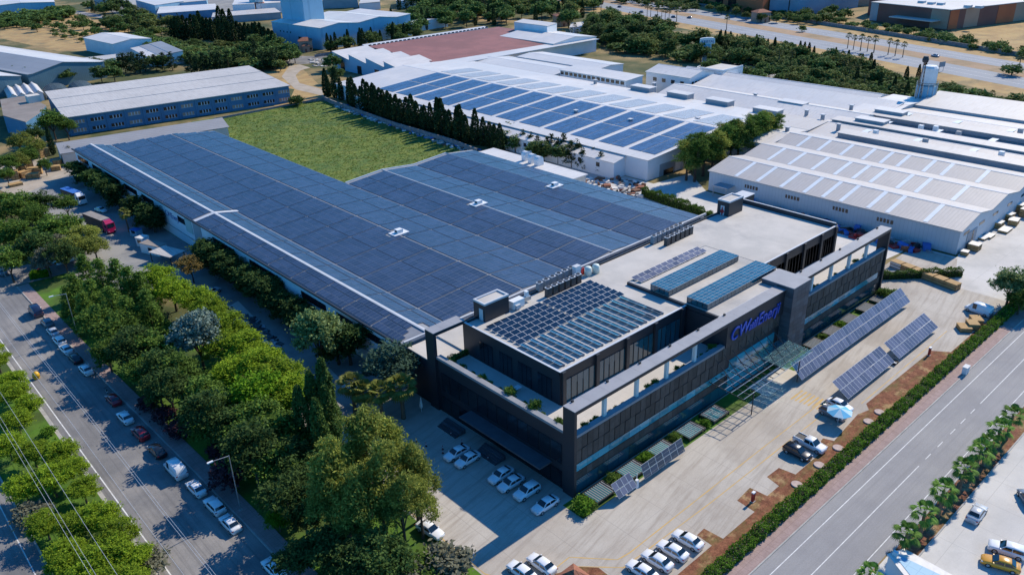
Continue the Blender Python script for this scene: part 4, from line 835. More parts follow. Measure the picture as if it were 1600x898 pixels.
# long white hall with the twelve blue solar fields
K = hall('solar_hall', 'long white hall with a row of twelve blue solar fields on its roof slope', 'factory', (124.5, 87.0), 0, [(0, 6.6), (38.5, 9.2), (75, 7.2)], 183, 'wall_white', ['roof_white', 'roof_white'])
s = (9.2 - 6.6) / 38.5
pw, ph = 1.98, 1.02; QV = []; QM = []
for a in range(12):
    y0 = 1.2 + 13.0 * a; panels = []
    field = MB(); QV = []; QM = []
    for r in range(16):
        xa = 5.0 + r * 2.0 + (0.6 if r >= 8 else 0)
        for c in range(10):
            P0 = np.array([xa, y0 + c * 1.06 + (0.25 if c >= 5 else 0), 6.6 + s * xa + 0.36]); u = np.array([1, 0, s]); u = u / np.linalg.norm(u); v = np.array([0, 1.0, 0]); QV += panel_quads(P0, u * 1.94, v * 1.02, np.cross(u, v), rim=0.045); QM += [1, 1, 1, 1, 1, 0]
    o = link('solar_field', quadmesh('solar_field', np.array(QV), ['pv4', 'pv_frame'], QM), K); tag(o, kind='stuff')
for a in range(12):
    y0 = 3.5 + 13.0 * a; QV = []; QM = []
    for r in range(9):
        xa = 40.5 + r * 2.0
        for c in range(9):
            ss = -2.0 / 36.5; P0 = np.array([xa, y0 + c * 1.06, 9.2 + ss * (xa - 38.5) + 0.36]); u = np.array([1, 0, ss]); u = u / np.linalg.norm(u); v = np.array([0, 1.0, 0]); QV += panel_quads(P0, u * 1.94, v * 1.02, np.cross(u, v), rim=0.045); QM += [1, 1, 1, 1, 1, 0]
    o = link('solar_field', quadmesh('solar_field', np.array(QV), ['pv5', 'pv_frame_light'], QM), K); tag(o, kind='stuff')
MTX = None
for y in (10, 20, 33, 45, 60, 75, 92, 108, 126, 142, 160): lbx(K, 'window', -0.06, y, 3.4, -0.004, y + 1.6, 5.0, 'glass_dark')
lbx(K, 'loading_door', 6, -0.12, 0, 14, -0.004, 4.0, 'wall_grey'); lbx(K, 'door_opening', 8, -0.16, 0, 13, -0.124, 1.8, 'glass_dark'); lbx(K, 'ladder_cage', 17, -1.0, 0, 18.2, -0.12, 8.6, 'steel')
KA = hall('lean_to', 'low white lean-to along the cypress side of the solar-field hall', 'annexe', (119.0, 96), 0, [(0, 5.2), (5.4, 6.2)], 150, 'wall_white', 'roof_white')
for y in (6, 14, 27, 40, 55, 70, 88, 105, 122): lbx(KA, 'window', -0.06, y, 2.8, -0.004, y + 1.5, 4.2, 'glass_dark')
# white roofs between the solar hall and the trees
hall('white_shed', 'white shed with raised vents behind the solar-field hall, toward the sign tower', 'shed', (200, 60), 0, [(0, 6.2), (13, 9.0), (26, 6.4), (40, 8.6)], 84, 'wall_white', ['roof_white', 'roof_pale'])
for k, p in enumerate(((199.7,150.3), (199.5,131.2), (199.1,112.2), (198.0,90.7), (213.9,89.7), (223.6,57.0), (207.2,56.1))):
    t = thing('roof_monitor', 'pale roof monitor with a dark shaded side on the white roofs', 'roof vent', (p[0], p[1], 7.2), 0, 'dark-sided roof monitors on the white sheds'); lbx(t, 'side', -2.2, -5, -0.6, 2.2, 5, 2.0, 'wall_grey'); lbx(t, 'cap', -2.4, -5.2, 2.0, 2.6, 5.2, 2.2, 'roof_white')
hall('connecting_roof', 'low pale roof linking the solar-field hall to the gabled warehouse', 'shed', (163, 68.6), 0, [(0, 6.9), (12, 8.0), (24, 7.0), (37, 7.6)], 18, 'wall_white', 'roof_pale')
hall('white_shed', 'white shed with a blue-grey roof nearest the tree belt', 'shed', (241, 72), 0, [(0, 6.4), (8, 8.6), (17, 6.6)], 92, 'wall_white', 'roof_white')
hall('white_shed', 'small ribbed white shed beside the silo tower', 'shed', (222, 58), 0, [(0, 6.9), (18, 8.0), (36, 7.0)], 13.5, 'wall_sheet', 'roof_white')
B1 = hall('white_hall', 'big white gabled hall at the edge of the tree belt', 'hall', (259.4,262.5), -2, [(0, 8.2), (17, 10.2), (34, 8.2)], 46, 'wall_white', 'roof_white'); 
for y in (6, 16, 26, 36): lbx(B1, 'window', -0.06, y, 5.0, -0.004, y + 3, 6.2, 'glass_dark')
hall('white_shed', 'blue-grey ribbed shed between the red roofed factory and the solar-field hall', 'shed', (202, 205), 0, [(0, 6.8), (10, 7.6), (20, 6.9)], 58, 'wall_white', 'roof_white')
hall('white_shed', 'white shed tucked behind the blue-grey ribbed shed', 'shed', (222.5, 196), 0, [(0, 7.4), (9, 8.2), (18, 7.4)], 56, 'wall_white', 'roof_white')
CB = hall('canopy_building', 'white open-sided upper gallery with a long flat roof', 'gallery', (205, 164), 0, [(0, 8.8), (11, 9.4)], 40, 'wall_white', 'roof_white')
for k in range(14): lbx(CB, 'window', -0.06, 1.2 + 2.8 * k, 7.0, -0.004, 3.2 + 2.8 * k, 8.4, 'glass_dark')
LB = hall('white_block', 'white gabled two storey block with square windows near the sign tower', 'block', (226, 146), 0, [(0, 9.0), (0.1, 9.0), (9, 11.0), (18, 9.0)], 24, 'wall_white', 'roof_white')
for k in range(7): lbx(LB, 'window', 1.5 + 2.3 * k, -0.06, 5.6, 2.9 + 2.3 * k, -0.004, 7.2, 'glass_dark')
for k in range(4): lbx(LB, 'window', -0.06, 3 + 5 * k, 5.6, -0.004, 5.0 + 5 * k, 7.2, 'glass_dark')
FB = flat('white_block', 'flat roofed white block with slit windows in front of the sign tower', 'block', rect(246, 143, 262, 155), 9.0, 'wall_white', 'terrace', 0.0)
for k in range(5): bx(FB, 'window', 247.5 + 2.8 * k, 142.94, 4.5, 248.7 + 2.8 * k, 142.996, 6.8, 'glass_dark')
for k in range(3): bx(FB, 'window', 245.94, 145 + 3 * k, 4.5, 245.996, 146 + 3 * k, 6.8, 'glass_dark')
bx(FB, 'parapet', 246, 143, 9.31, 262, 143.4, 10.0, 'wall_white'); bx(FB, 'parapet', 246, 143.4, 9.31, 246.4, 155, 10.0, 'wall_white')
mb = MB(); mb.lathe([(0, 0), (5.2, 0), (5.2, 5.5), (4.8, 5.5), (4.8, 5.0), (0, 5.0)], 20); p = (268.5,166.3); solo('round_pavilion', mb, 'wall_white', 'low round white pavilion beside the flat white block', 'pavilion', None, (p[0], p[1], 0), smooth=False)
# sign tower
p = (304.7,192.8); ST = thing('sign_tower', 'tall pale blue sign tower with a curved name board on top', 'sign', (p[0], p[1], 0), Rd(-38))
lbx(ST, 'shaft', -1.6, -0.5, 0, 1.6, 0.5, 9.4, 'wall_sky'); lbx(ST, 'side_post', -2.3, -0.3, 0, -1.75, 0.3, 9.4, 'white_metal'); lbx(ST, 'side_post', 1.75, -0.3, 0, 2.3, 0.3, 9.4, 'white_metal')
mb = MB(); mb.prism([(-3.9, -0.7), (3.9, -0.7), (3.9, 0.7), (-3.9, 0.7)], 9.4, 12.0); mb.xprism([(-3.9, 12.0)] + [(3.9 * math.sin(a), 12.0 + 0.6 * math.cos(a)) for a in np.linspace(-1.5, 1.5, 7)] + [(3.9, 12.0)], -0.7, 0.7); part(ST, 'name_board', mb, 'white_metal', world=False)
link('lettering', text_mesh('lettering', 'KRISTAL', 1.9, 'navy_letter', 0.05, 0.15), ST, (0, -0.8, 10.0), (PI / 2, 0, 0))
for k, ch in enumerate('KOLEJI'): link('lettering', text_mesh('lettering', ch, 1.7, 'white_metal', 0.05), ST, (0, -0.6, 7.7 - 1.45 * k), (PI / 2, 0, 0))
# silo tower with its mast
p = (261.7,60.9); SI = thing('silo_tower', 'pale blue ribbed silo tower standing beside the lattice mast', 'silo', (p[0], p[1], 0))
mb = MB(); mb.lathe([(3.6, 0), (3.6, 11.5), (3.2, 12)], 16); part(SI, 'drum', mb, 'wall_sky', world=False); mb = MB(); mb.lathe([(2.9, 12), (2.9, 18.2), (2.2, 19.0), (0, 19.2)], 14); part(SI, 'upper_drum', mb, 'white_metal', world=False)
for k in range(12): a = k * PI / 6; mb = MB(); mb.tube((3.75 * math.cos(a), 3.75 * math.sin(a), 0), (3.75 * math.cos(a), 3.75 * math.sin(a), 12.8), 0.12, n=5); part(SI, 'rib', mb, 'steel', world=False)
for z in (11.9, 12.8): mb = MB(); mb.lathe([(3.7, z), (3.9, z), (3.9, z + .12), (3.7, z + .12), (3.7, z)], 16); part(SI, 'railing', mb, 'darksteel', world=False)
p = (255.8,61.3); MA = thing('lattice_mast', 'slender rusty lattice mast with a dark head leaning by the silo', 'mast', (p[0], p[1], 0))
for sx, sy in ((-.9, -.9), (.9, -.9), (.9, .9), (-.9, .9)): mb = MB(); mb.tube((sx, sy, 0), (sx * .35 + .8, sy * .35, 21), 0.11, n=5); part(MA, 'leg', mb, 'wood_red', world=False)
for k in range(14):
    z = 1.5 * k; f = 1 - 0.65 * z / 21; o = 0.8 * z / 21; g = 1 - 0.65 * (z + 1.5) / 21; q = 0.8 * (z + 1.5) / 21
    mb = MB(); mb.tube((-.9 * f + o, -.9 * f, z), (.9 * g + q, -.9 * g, z + 1.5), 0.06, n=4); part(MA, 'brace', mb, 'wood_red', world=False)
mb = MB(); mb.lathe([(0, 21), (1.0, 21), (1.2, 22), (0.8, 23.2), (0, 23.2)], 10); o = part(MA, 'head', mb, 'dark_trim', world=False); o.location = (0.8, 0, 0)
for k, (u_) in enumerate(((262.8,72.8), (261.1,68.2))): 
    t = flat('plant_hut', ['small pale blue hut left of the silo', 'small grey hut against the silo'][k], 'hut', rect(u_[0] - 3, u_[1] - 3, u_[0] + 3, u_[1] + 3), 3.6, ['wall_sky', 'wall_grey'][k], 'roof_greylite')

# red roofed factory with a saw-tooth white end
J = thing('red_roof_factory', 'wide factory with a dusty red roof and white saw-tooth end', 'factory', (183, 273, 0))
mb = MB(); mb.box(184, 262, 0, 290, 342, 7.4); part(J, 'wall', mb, 'wall_white')
mb = MB(); mb.hexa([(184, 273, 7.4), (284, 266, 7.4), (284, 336, 8.6), (187, 338, 8.6)], [(184, 273, 7.7), (284, 266, 7.7), (284, 336, 8.9), (187, 338, 8.9)]); part(J, 'red_roof', mb, 'roof_red')
mb = MB(); mb.hexa([(174, 261, 7.4), (291, 257, 7.4), (291, 265.8, 7.4), (182, 272.8, 7.4)], [(174, 261, 7.72), (291, 257, 7.72), (291, 265.8, 7.72), (182, 272.8, 7.72)]); part(J, 'white_apron', mb, 'roof_white')
mb = MB(); mb.hexa([(186, 338.2, 8.4), (277, 338.2, 8.4), (277, 342, 8.4), (186, 342, 8.4)], [(186, 338.2, 9.0), (277, 338.2, 9.0), (277, 342, 9.6), (186, 342, 9.6)]); part(J, 'back_gutter', mb, 'coping')
for k in range(30): bx(J, 'gutter_vent', 188 + 3.0 * k, 338.0, 9.0, 189.6 + 3.0 * k, 338.6, 9.5, 'dark_trim')
for k in range(4):
    ya = 338 - 16.5 * k; yb = ya - 16.5; mb = MB()
    mb.hexa([(164, yb, 0), (186, yb, 0), (186, ya, 0), (164, ya, 0)], [(164, yb, 6.2), (186, yb, 6.6), (186, ya, 9.3), (164, ya, 9.0)]); b_ = part(J, 'sawtooth_bay', mb, 'wall_sky')
    mb = MB(); mb.hexa([(163.6, yb + .05, 6.25), (186.3, yb + .05, 6.65), (186.3, ya, 9.35), (163.6, ya, 9.05)], [(163.6, yb + .05, 6.5), (186.3, yb + .05, 6.9), (186.3, ya, 9.6), (163.6, ya, 9.3)]); part(b_, 'bay_roof', mb, 'roof_white')
    bx(b_, 'bay_door', 163.9, yb + 5, 0, 163.99, yb + 9, 4.2, 'glass_dark')
WB = flat('roof_block', 'white block with arched windows on the far corner of the red roof', 'block', [(279.5,316.3), (278.8,287.0), (291.3,291.4), (292.4,321.9)], 13.5, 'wall_white', 'roof_pale', 0.2, 0)
# tile-roofed gatehouses
def gatehouse(px, label, sx, sy, h):
    t = thing('gatehouse', label, 'gatehouse', (px[0], px[1], 0), Rd(-30)); lbx(t, 'wall', -sx / 2, -sy / 2, 0, sx / 2, sy / 2, h, 'wall_tan')
    mb = MB(); a, b = sx / 2 + .5, sy / 2 + .5; mb.hexa([(-a, -b, h), (a, -b, h), (a, b, h), (-a, b, h)], [(-a * .3, -b * .05, h + 1.8), (a * .3, -b * .05, h + 1.8), (a * .3, b * .05, h + 1.8), (-a * .3, b * .05, h + 1.8)]); part(t, 'tiled_roof', mb, 'tile', world=False)
    lbx(t, 'porch', -sx / 4, -sy / 2 - 2.2, 0, sx / 4, -sy / 2 - 0.01, h * .6, 'wall_tan'); mb = MB(); mb.hexa([(-sx / 4 - .4, -sy / 2 - 2.7, h * .6), (sx / 4 + .4, -sy / 2 - 2.7, h * .6), (sx / 4 + .4, -sy / 2 - .02, h * .6), (-sx / 4 - .4, -sy / 2 - .02, h * .6)], [(-sx / 8, -sy / 2 - 1.2, h * .6 + 1.1), (sx / 8, -sy / 2 - 1.2, h * .6 + 1.1), (sx / 8, -sy / 2 - .02, h * .6 + 1.3), (-sx / 8, -sy / 2 - .02, h * .6 + 1.3)]); part(t, 'porch_roof', mb, 'tile', world=False)
    lbx(t, 'door', -0.6, -sy / 2 - 2.26, 0, 0.6, -sy / 2 - 2.204, 2.2, 'wall_brown'); lbx(t, 'window', sx / 4 + .3, -sy / 2 - 0.06, 1, sx / 2 - .4, -sy / 2 - .004, 2.3, 'glass_dark')
gatehouse((184.4,404.2), 'small tan gatehouse with a terracotta tiled roof by the blue factory', 8, 7, 6.5); gatehouse((359.6,354.5), 'terracotta roofed villa among trees beyond the red roof', 10, 9, 7); gatehouse((455.2,254.1), 'tan villa with tiled roof beside the highway fence', 10, 9, 6.5)
# blue and white factory with its tower
H = hall('blue_factory', 'sky blue factory with white twin gable roof and a square tower', 'factory', (193, 399), 4, [(0, 13.0), (14, 14.6), (29, 13.0), (46, 14.8), (60, 13.0), (72, 13.8)], 56, 'wall_sky', 'roof_white')
lbx(H, 'tower', 9, 30, 12, 24, 56.5, 32, 'wall_sky'); lbx(H, 'loading_bay', -0.1, 14, 0, -0.004, 26, 6, 'glass_dark')
for k in range(4): lbx(H, 'window', -0.06, 34 + 4 * k, 7.4, -0.004, 35 + 4 * k, 8.4, 'glass_dark')
hall('low_shed', 'low pale shed with ridge vents behind the blue factory', 'shed', (276.7,415.3), 3, [(0, 5.5), (15, 6.6), (30, 5.5)], 40, 'wall_white', 'roof_pale')

# blue two storey building beside the meadow
D = thing('blue_building', 'steel blue two storey building with a pale roof and ribbon windows beside the meadow', 'building', (14.3, 292.2, 0), Rd(-8.4))
LD_ = 92.0; lbx(D, 'wall', 0, 0, 0, LD_, 58, 7.4, 'wall_blue')
for k, (a, b) in enumerate(((-0.8, 19.0), (19.6, 38.6), (39.2, 58.6))):
    mb = MB(); mb.hexa([(-0.6, a, 7.42 + .35 * k), (LD_ + .6, a, 7.42 + .35 * k), (LD_ + .6, b, 7.42 + .35 * k + .3), (-0.6, b, 7.42 + .35 * k + .3)], [(-0.6, a, 7.7 + .35 * k), (LD_ + .6, a, 7.7 + .35 * k), (LD_ + .6, b, 8.0 + .35 * k), (-0.6, b, 8.0 + .35 * k)]); part(D, 'roof_strip', mb, 'roof_greylite', world=False)
for k in range(13):
    x = 1.2 + 7.1 * k; lbx(D, 'pier', x - 0.9, -0.3, 0, x - 0.4, -0.004, 7.3, 'wall_blue')
    for z in (1.2, 4.6):
        w = lbx(D, 'window', x + 0.4, -0.08, z, x + 5.2, -0.006, z + 1.3, ['glass_dark', 'wall_tan', 'glass_dark'][(k * 2 + int(z)) % 3])
        for j in (1.2, 2.4, 3.6): lbx(w, 'window_bar', x + 0.4 + j, -0.14, z, x + 0.75 + j, -0.084, z + 1.3, 'coping')
        lbx(w, 'sill', x + 0.3, -0.18, z - 0.12, x + 5.3, -0.006, z, 'coping')
AX = flat('flat_annexe', 'flat brown roofed annexe at the end of the blue building', 'annexe', [(-2.0,319.1), (1.4,299.1), (10.2,313.4), (16.0,326.2), (15.8,355.6), (5.1,356.2)], 6.8, 'wall_blue', 'annexe_roof', 0.0)
p = (14.0,337.9); bx(AX, 'roof_house', p[0] - 2, p[1] - 2, 7.1, p[0] + 3, p[1] + 3, 10, 'wall_cream')
for k in range(4):
    p = (12.9,380.5); x = p[0] + 3.6 * k
    t = hall('ridge_shed', ['white ridge roofed shed behind the flat annexe, %s from the left' % q for q in ('first', 'second', 'third', 'fourth')][k], 'shed', (x, p[1] - 3), -8, [(0, 3.6), (1.8, 4.8), (3.5, 3.6)], 26, 'wall_white', 'roof_white')
for k, u_ in enumerate(((35.5,385.7), (46.4,382.1))):
    t = thing('polytunnel', ['dark netted polytunnel nearer the ridge sheds', 'dark netted polytunnel nearer the pine row'][k], 'polytunnel', (u_[0], u_[1], 0), Rd(-8)); mb = MB(); mb.xprism([(6 * math.cos(a), 4.4 * math.sin(a)) for a in np.linspace(0, PI, 9)], -9, 9); part(t, 'cover', mb, 'netting', world=False)
    for j in range(7): mb = MB(); q = [(6.06 * math.cos(a), 4.46 * math.sin(a)) for a in np.linspace(0, PI, 9)]; [mb.tube((q[i][0], -9 + 3 * j, q[i][1]), (q[i + 1][0], -9 + 3 * j, q[i + 1][1]), 0.07, n=4, cap=False) for i in range(8)]; part(t, 'hoop', mb, 'steel', world=False)
# grey corrugated shed just behind the solar hall
C_ = hall('grey_shed', 'long grey corrugated shed right behind the solar hall', 'shed', (0.9, 255.5), -12.0, [(0, 4.6), (0.05, 4.6), (0.1, 4.6)], 0.1, 'wall_cream', 'roof_grey') if False else None
GS = thing('grey_shed', 'long grey corrugated shed right behind the solar hall', 'shed', (0.6, 254, 0), Rd(-9))
lbx(GS, 'wall', 0, -7, 0, 58, 9, 4.6, 'wall_cream')
mb = MB(); mb.hexa([(-.5, -7.4, 4.6), (58.5, -7.4, 4.6), (58.5, 1, 6.6), (-.5, 1, 6.6)], [(-.5, -7.4, 4.8), (58.5, -7.4, 4.8), (58.5, 1, 6.85), (-.5, 1, 6.85)]); part(GS, 'roof_slope', mb, 'roof_grey', world=False)
mb = MB(); mb.hexa([(-.5, 1, 6.6), (58.5, 1, 6.6), (58.5, 9.4, 4.6), (-.5, 9.4, 4.6)], [(-.5, 1, 6.85), (58.5, 1, 6.85), (58.5, 9.4, 4.8), (-.5, 9.4, 4.8)]); part(GS, 'roof_slope', mb, 'roof_grey', world=False)
mb = MB(); mb.poly([(-0.02, -7, 4.6), (-0.02, 1, 6.6), (-0.02, 9, 4.6)]); part(GS, 'gable', mb, 'wall_cream', world=False); lbx(GS, 'door', -0.08, -4, 0, -0.004, -1, 3.2, 'glass_dark')
# far-left warehouses
E_ = hall('grey_warehouse', 'grey and white twin gable warehouse with teal gable ends, far left', 'warehouse', (21, 404), 12, [(-30, 9.0), (-10, 11.6), (8, 8.4), (10.5, 8.4), (27, 11.6), (46, 8.6), (48.5, 8.6), (60, 10.2)][2:7], 150, 'wall_teal', ['roof_grey2', 'roof_grey2', 'roof_white', 'roof_white'])
hall('grey_warehouse', 'left bay of the grey warehouse running out of the picture', 'warehouse', (-9, 397), 12, [(0, 8.6), (17, 11.6), (35, 8.4)], 150, 'wall_teal', ['roof_grey2', 'roof_white'])
flat('mint_wall_building', 'pale mint plinth building below the grey warehouse gables', 'building', [(21.3,437.6), (84.4,446.5), (89.1,460.5), (28.0,467.5)], 4.6, 'wall_mint', 'roof_greylite')
hall('white_warehouse', 'white roofed warehouse with pale blue wall in the top left corner', 'warehouse', (95, 806), -13, [(0, 9.0), (27, 10.4), (54, 9.0)], 100, 'wall_sky', 'roof_white')
G1 = hall('white_shed', 'tall white shed in the dry field at the far left', 'shed', (95, 480), 4, [(0, 8.0), (12, 9.6), (24, 8.2)], 46, 'wall_white', 'roof_white')
G2 = hall('grey_roof_shed', 'low shed with two grey roof strips and white edge beside the tall white shed', 'shed', (97.5, 426), -7, [(0, 4.8), (5, 5.3), (5.1, 5.5), (11, 6.1), (11.1, 6.3), (18, 6.9)], 50, 'wall_white', ['roof_white', 'roof_white', 'roof_grey2', 'roof_white', 'roof_grey2'])
# distance: blocks across the highway and beyond the left trees
Q = thing('distribution_centre', 'brown and orange distribution centre with a flat pale roof across the highway', 'warehouse', (485, 140, 0))
qb = [(499.2,197.5), (485.3,140.5), (579.1,111.7), (600.4,168.3)]
mb = MB(); mb.prism(qb, 0, 12.0); part(Q, 'wall', mb, 'wall_brown')
cx = sum(p[0] for p in qb) / 4; cy = sum(p[1] for p in qb) / 4
mb = MB(); mb.prism([(cx + (p[0] - cx) * 1.01, cy + (p[1] - cy) * 1.01) for p in qb], 12.0, 12.4); part(Q, 'roof', mb, 'roof_pale')
def facade_band(par, a, b, f0, f1, z0, z1, mat, out=0.15):
    d = Vector((b[0] - a[0], b[1] - a[1])); n = Vector((d.y, -d.x)).normalized() * out; p = Vector(a) + d * f0; q = Vector(a) + d * f1
    if (p + n - Vector((cx, cy))).length < (p - n - Vector((cx, cy))).length: n = -n
    mb = MB(); mb.hexa([(p.x, p.y, z0), (q.x, q.y, z0), (q.x + n.x, q.y + n.y, z0), (p.x + n.x, p.y + n.y, z0)], [(p.x, p.y, z1), (q.x, q.y, z1), (q.x + n.x, q.y + n.y, z1), (p.x + n.x, p.y + n.y, z1)]); return part(par, 'wall_panel', mb, mat)
for f0, f1, m_ in ((0.0, 0.08, 'wall_orange'), (0.08, 0.14, 'wall_brown'), (0.14, 0.27, 'wall_tan'), (0.45, 0.62, 'wall_orange'), (0.62, 0.74, 'wall_tan'), (0.74, 0.9, 'wall_orange')): facade_band(Q, qb[1], qb[2], f0, f1, 0.5, 11.8, m_)
facade_band(Q, qb[0], qb[1], 0.78, 0.99, 0.5, 11.8, 'wall_tan'); facade_band(Q, qb[0], qb[1], 0.36, 0.9, 5.0, 5.6, 'roof_pale', 8.0); facade_band(Q, qb[0], qb[1], 0.0, 0.1, 0.5, 11.8, 'wall_grey')
for k, p in enumerate(((505.9,161.1), (505.7,155.0), (501.5,136.9), (501.9,130.3), (509.4,168.8))): bx(Q, 'roof_vent', p[0] - 2, p[1] - 2, 12.4, p[0] + 2, p[1] + 2, 13.8, 'coping')
OR = flat('orange_building', 'bright orange building with tall dark windows at the top edge', 'building', [(518.6,352.7), (475.8,266.0), (488.0,267.3), (601.3,370.7)], 16, 'wall_orange', 'roof_greylite')
for f in (0.3, 0.5):
    a, b = (518.6,352.7), (475.8,266.0); d = Vector((b[0] - a[0], b[1] - a[1])); n = Vector((-abs(d.y), -abs(d.x))).normalized() * .2; p = Vector(a) + d * f; q = Vector(a) + d * (f + .12)
    mb = MB(); mb.hexa([(p.x, p.y, 3), (q.x, q.y, 3), (q.x + n.x, q.y + n.y, 3), (p.x + n.x, p.y + n.y, 3)], [(p.x, p.y, 15), (q.x, q.y, 15), (q.x + n.x, q.y + n.y, 15), (p.x + n.x, p.y + n.y, 15)]); part(OR, 'window', mb, 'glass_dark')
GB = flat('blue_grey_block', 'blue-grey office block with ribbon windows at the top edge beside the orange building', 'building', [(484.7,265.8), (492.7,247.9), (563.5,237.7), (641.1,305.7), (617.2,344.7)], 13, 'wall_sky2', 'roof_greylite')
for k in range(5):
    p = (509.6,248.8); q = (565.9,241.5); f = k / 5; a = (p[0] + (q[0] - p[0]) * f, p[1] + (q[1] - p[1]) * f); bx(GB, 'window', a[0] - 1.5, a[1] - 1.2, 8, a[0] + 6, a[1] + 1, 9.6, 'glass_dark')
flat('pink_block', 'pinkish low block behind the distribution centre', 'building', [(561.0,241.6), (586.6,232.7), (610.4,244.0), (591.4,257.0)], 8, 'wall_tan', 'roof_greylite')
flat('maroon_block', 'small maroon block at the corner of the distribution centre', 'building', [(526.2,212.0), (519.8,202.8), (555.2,208.2), (565.8,219.9)], 15, 'wall_brown', 'roof_greylite')
for k, (q, h, w_, r_, lb) in enumerate((
    ([(224.8,695.9), (248.1,694.7), (267.2,738.4), (246.6,741.6)], 7, 'wall_sky', 'roof_pale', 'pale roofed block with blue wall far beyond the left trees'),
    ([(198.6,687.1), (228.7,698.3), (247.0,750.2), (204.9,750.5)], 8, 'wall_sky', 'roof_white', 'long white roofed block far beyond the left trees'),
    ([(182.2,639.7), (226.8,624.4), (243.9,667.7), (203.0,688.3)], 6, 'wall_blue', 'roof_white', 'dark blue walled shed behind the far cypress row'),
    ([(203.7,583.9), (253.2,565.7), (264.8,598.5), (216.8,610.8)], 5, 'wall_grey', 'roof_greylite', 'long dull grey roof behind the far cypress row'),
    ([(236.9,617.0), (252.5,608.9), (275.1,654.3), (259.8,660.5)], 9, 'wall_white', 'roof_white', 'white works hall with red silos far left of the blue factory'),
    ([(257.5,616.6), (276.6,603.9), (294.2,642.7), (275.8,653.3)], 8, 'wall_white', 'roof_white', 'second white works hall right of the red silos'),
    ([(185.6,806.1), (195.4,773.4), (232.9,811.1), (228.1,860.7)], 9, 'wall_grey', 'roof_greylite', 'grey block at the top edge left of the cypresses'),
    ([(279.1,631.8), (289.5,616.4), (327.0,685.2), (315.9,702.6)], 16, 'wall_blue', 'roof_greylite', 'tall navy block at the top edge behind the blue factory'),
    ([(312.0,599.3), (335.6,580.5), (364.9,626.2), (345.7,656.2)], 12, 'wall_grey', 'roof_greylite', 'grey block at the top edge behind the blue factory roof'),
    ([(320.4,554.8), (339.0,550.7), (366.8,594.8), (348.9,594.9)], 6, 'wall_white', 'roof_pale', 'pale hipped house in trees right of the blue factory'),
    ([(349.9,542.5), (368.6,530.9), (391.4,566.2), (374.0,574.6)], 6, 'wall_white', 'roof_white', 'white house in trees at the top edge'),
    ([(336.5,324.1), (350.4,315.0), (367.6,332.4), (352.4,337.6)], 3.5, 'wall_white', 'roof_white', 'small white roof among palms beyond the red roof'))):
    flat('far_building', lb, 'building', q, h, w_, r_)
for k, p in enumerate(((258.3,623.0), (260.4,619.9), (262.4,616.9))):
    mb = MB(); mb.lathe([(0, 0), (3, 0), (3, 18), (0, 19)], 12); solo('red_silo', mb, 'silo_red', 'red and white silo at the works, %s of three' % ['left', 'middle', 'right'][k], 'silo', 'red silos', (p[0], p[1], 0), smooth=True)
# stone boundary wall along the meadow
def wall_run(label, pts, h, w, mat, name='boundary_wall', cat='wall'):
    t = thing(name, label, cat, (pts[0][0], pts[0][1], 0))
    for a, b in zip(pts[:-1], pts[1:]):
        d = Vector((b[0] - a[0], b[1] - a[1])).normalized(); n = Vector((-d.y, d.x)) * w / 2; mb = MB()
        mb.prism([(a[0] - n.x, a[1] - n.y), (b[0] - n.x, b[1] - n.y), (b[0] + n.x, b[1] + n.y), (a[0] + n.x, a[1] + n.y)], -0.02, h); part(t, 'wall_run', mb, mat)
    return t
wall_run('grey stone boundary wall between meadow and cypress row', [(118.1,271.9), (116.1,260.2), (111.3,204.9), (110.6,165.9), (108.6,150.7)], 1.8, 0.5, 'stone')
wall_run('low grey wall along the meadow behind the grey shed', [(66.0,272.8), (102.1,272.7), (118.1,271.9)], 0.9, 0.4, 'stone')
wall_run('grey fence wall along the far side of the highway', [(x + 84 * HD.x, y - 84 * HD.y) for x, y in HA[:5]], 2.2, 0.4, 'stone')
wall_run('low white wall between office yard and warehouse lane', [(104, 6), (112, -2)], 1.2, 0.4, 'kerb')
wall_run('pale stone garden wall by the tan gatehouse', [(175.6,378.8), (192.4,379.0)], 1.6, 0.4, 'stone')

# pipes, vents and lamp masts on the white roofs
for k, p in enumerate(((150.1,141.9), (153.0,118.0), (170.0,101.5), (171.2,86.5), (178.7,71.5), (202.2,71.5), (193.6,61.1), (196.5,174.3), (207.4,150.7), (216.3,107.6), (204.5,79.0), (222.0,71.0))):
    t = thing('roof_vent', 'small pale vent standing on the white shed roofs', 'roof vent', (p[0], p[1], 7.4), 0, 'small vents on the white shed roofs'); lbx(t, 'stack', -.5, -.5, -1, .5, .5, 1.9, 'wall_grey'); lbx(t, 'cap', -.8, -.8, 1.9, .8, .8, 2.1, 'coping')


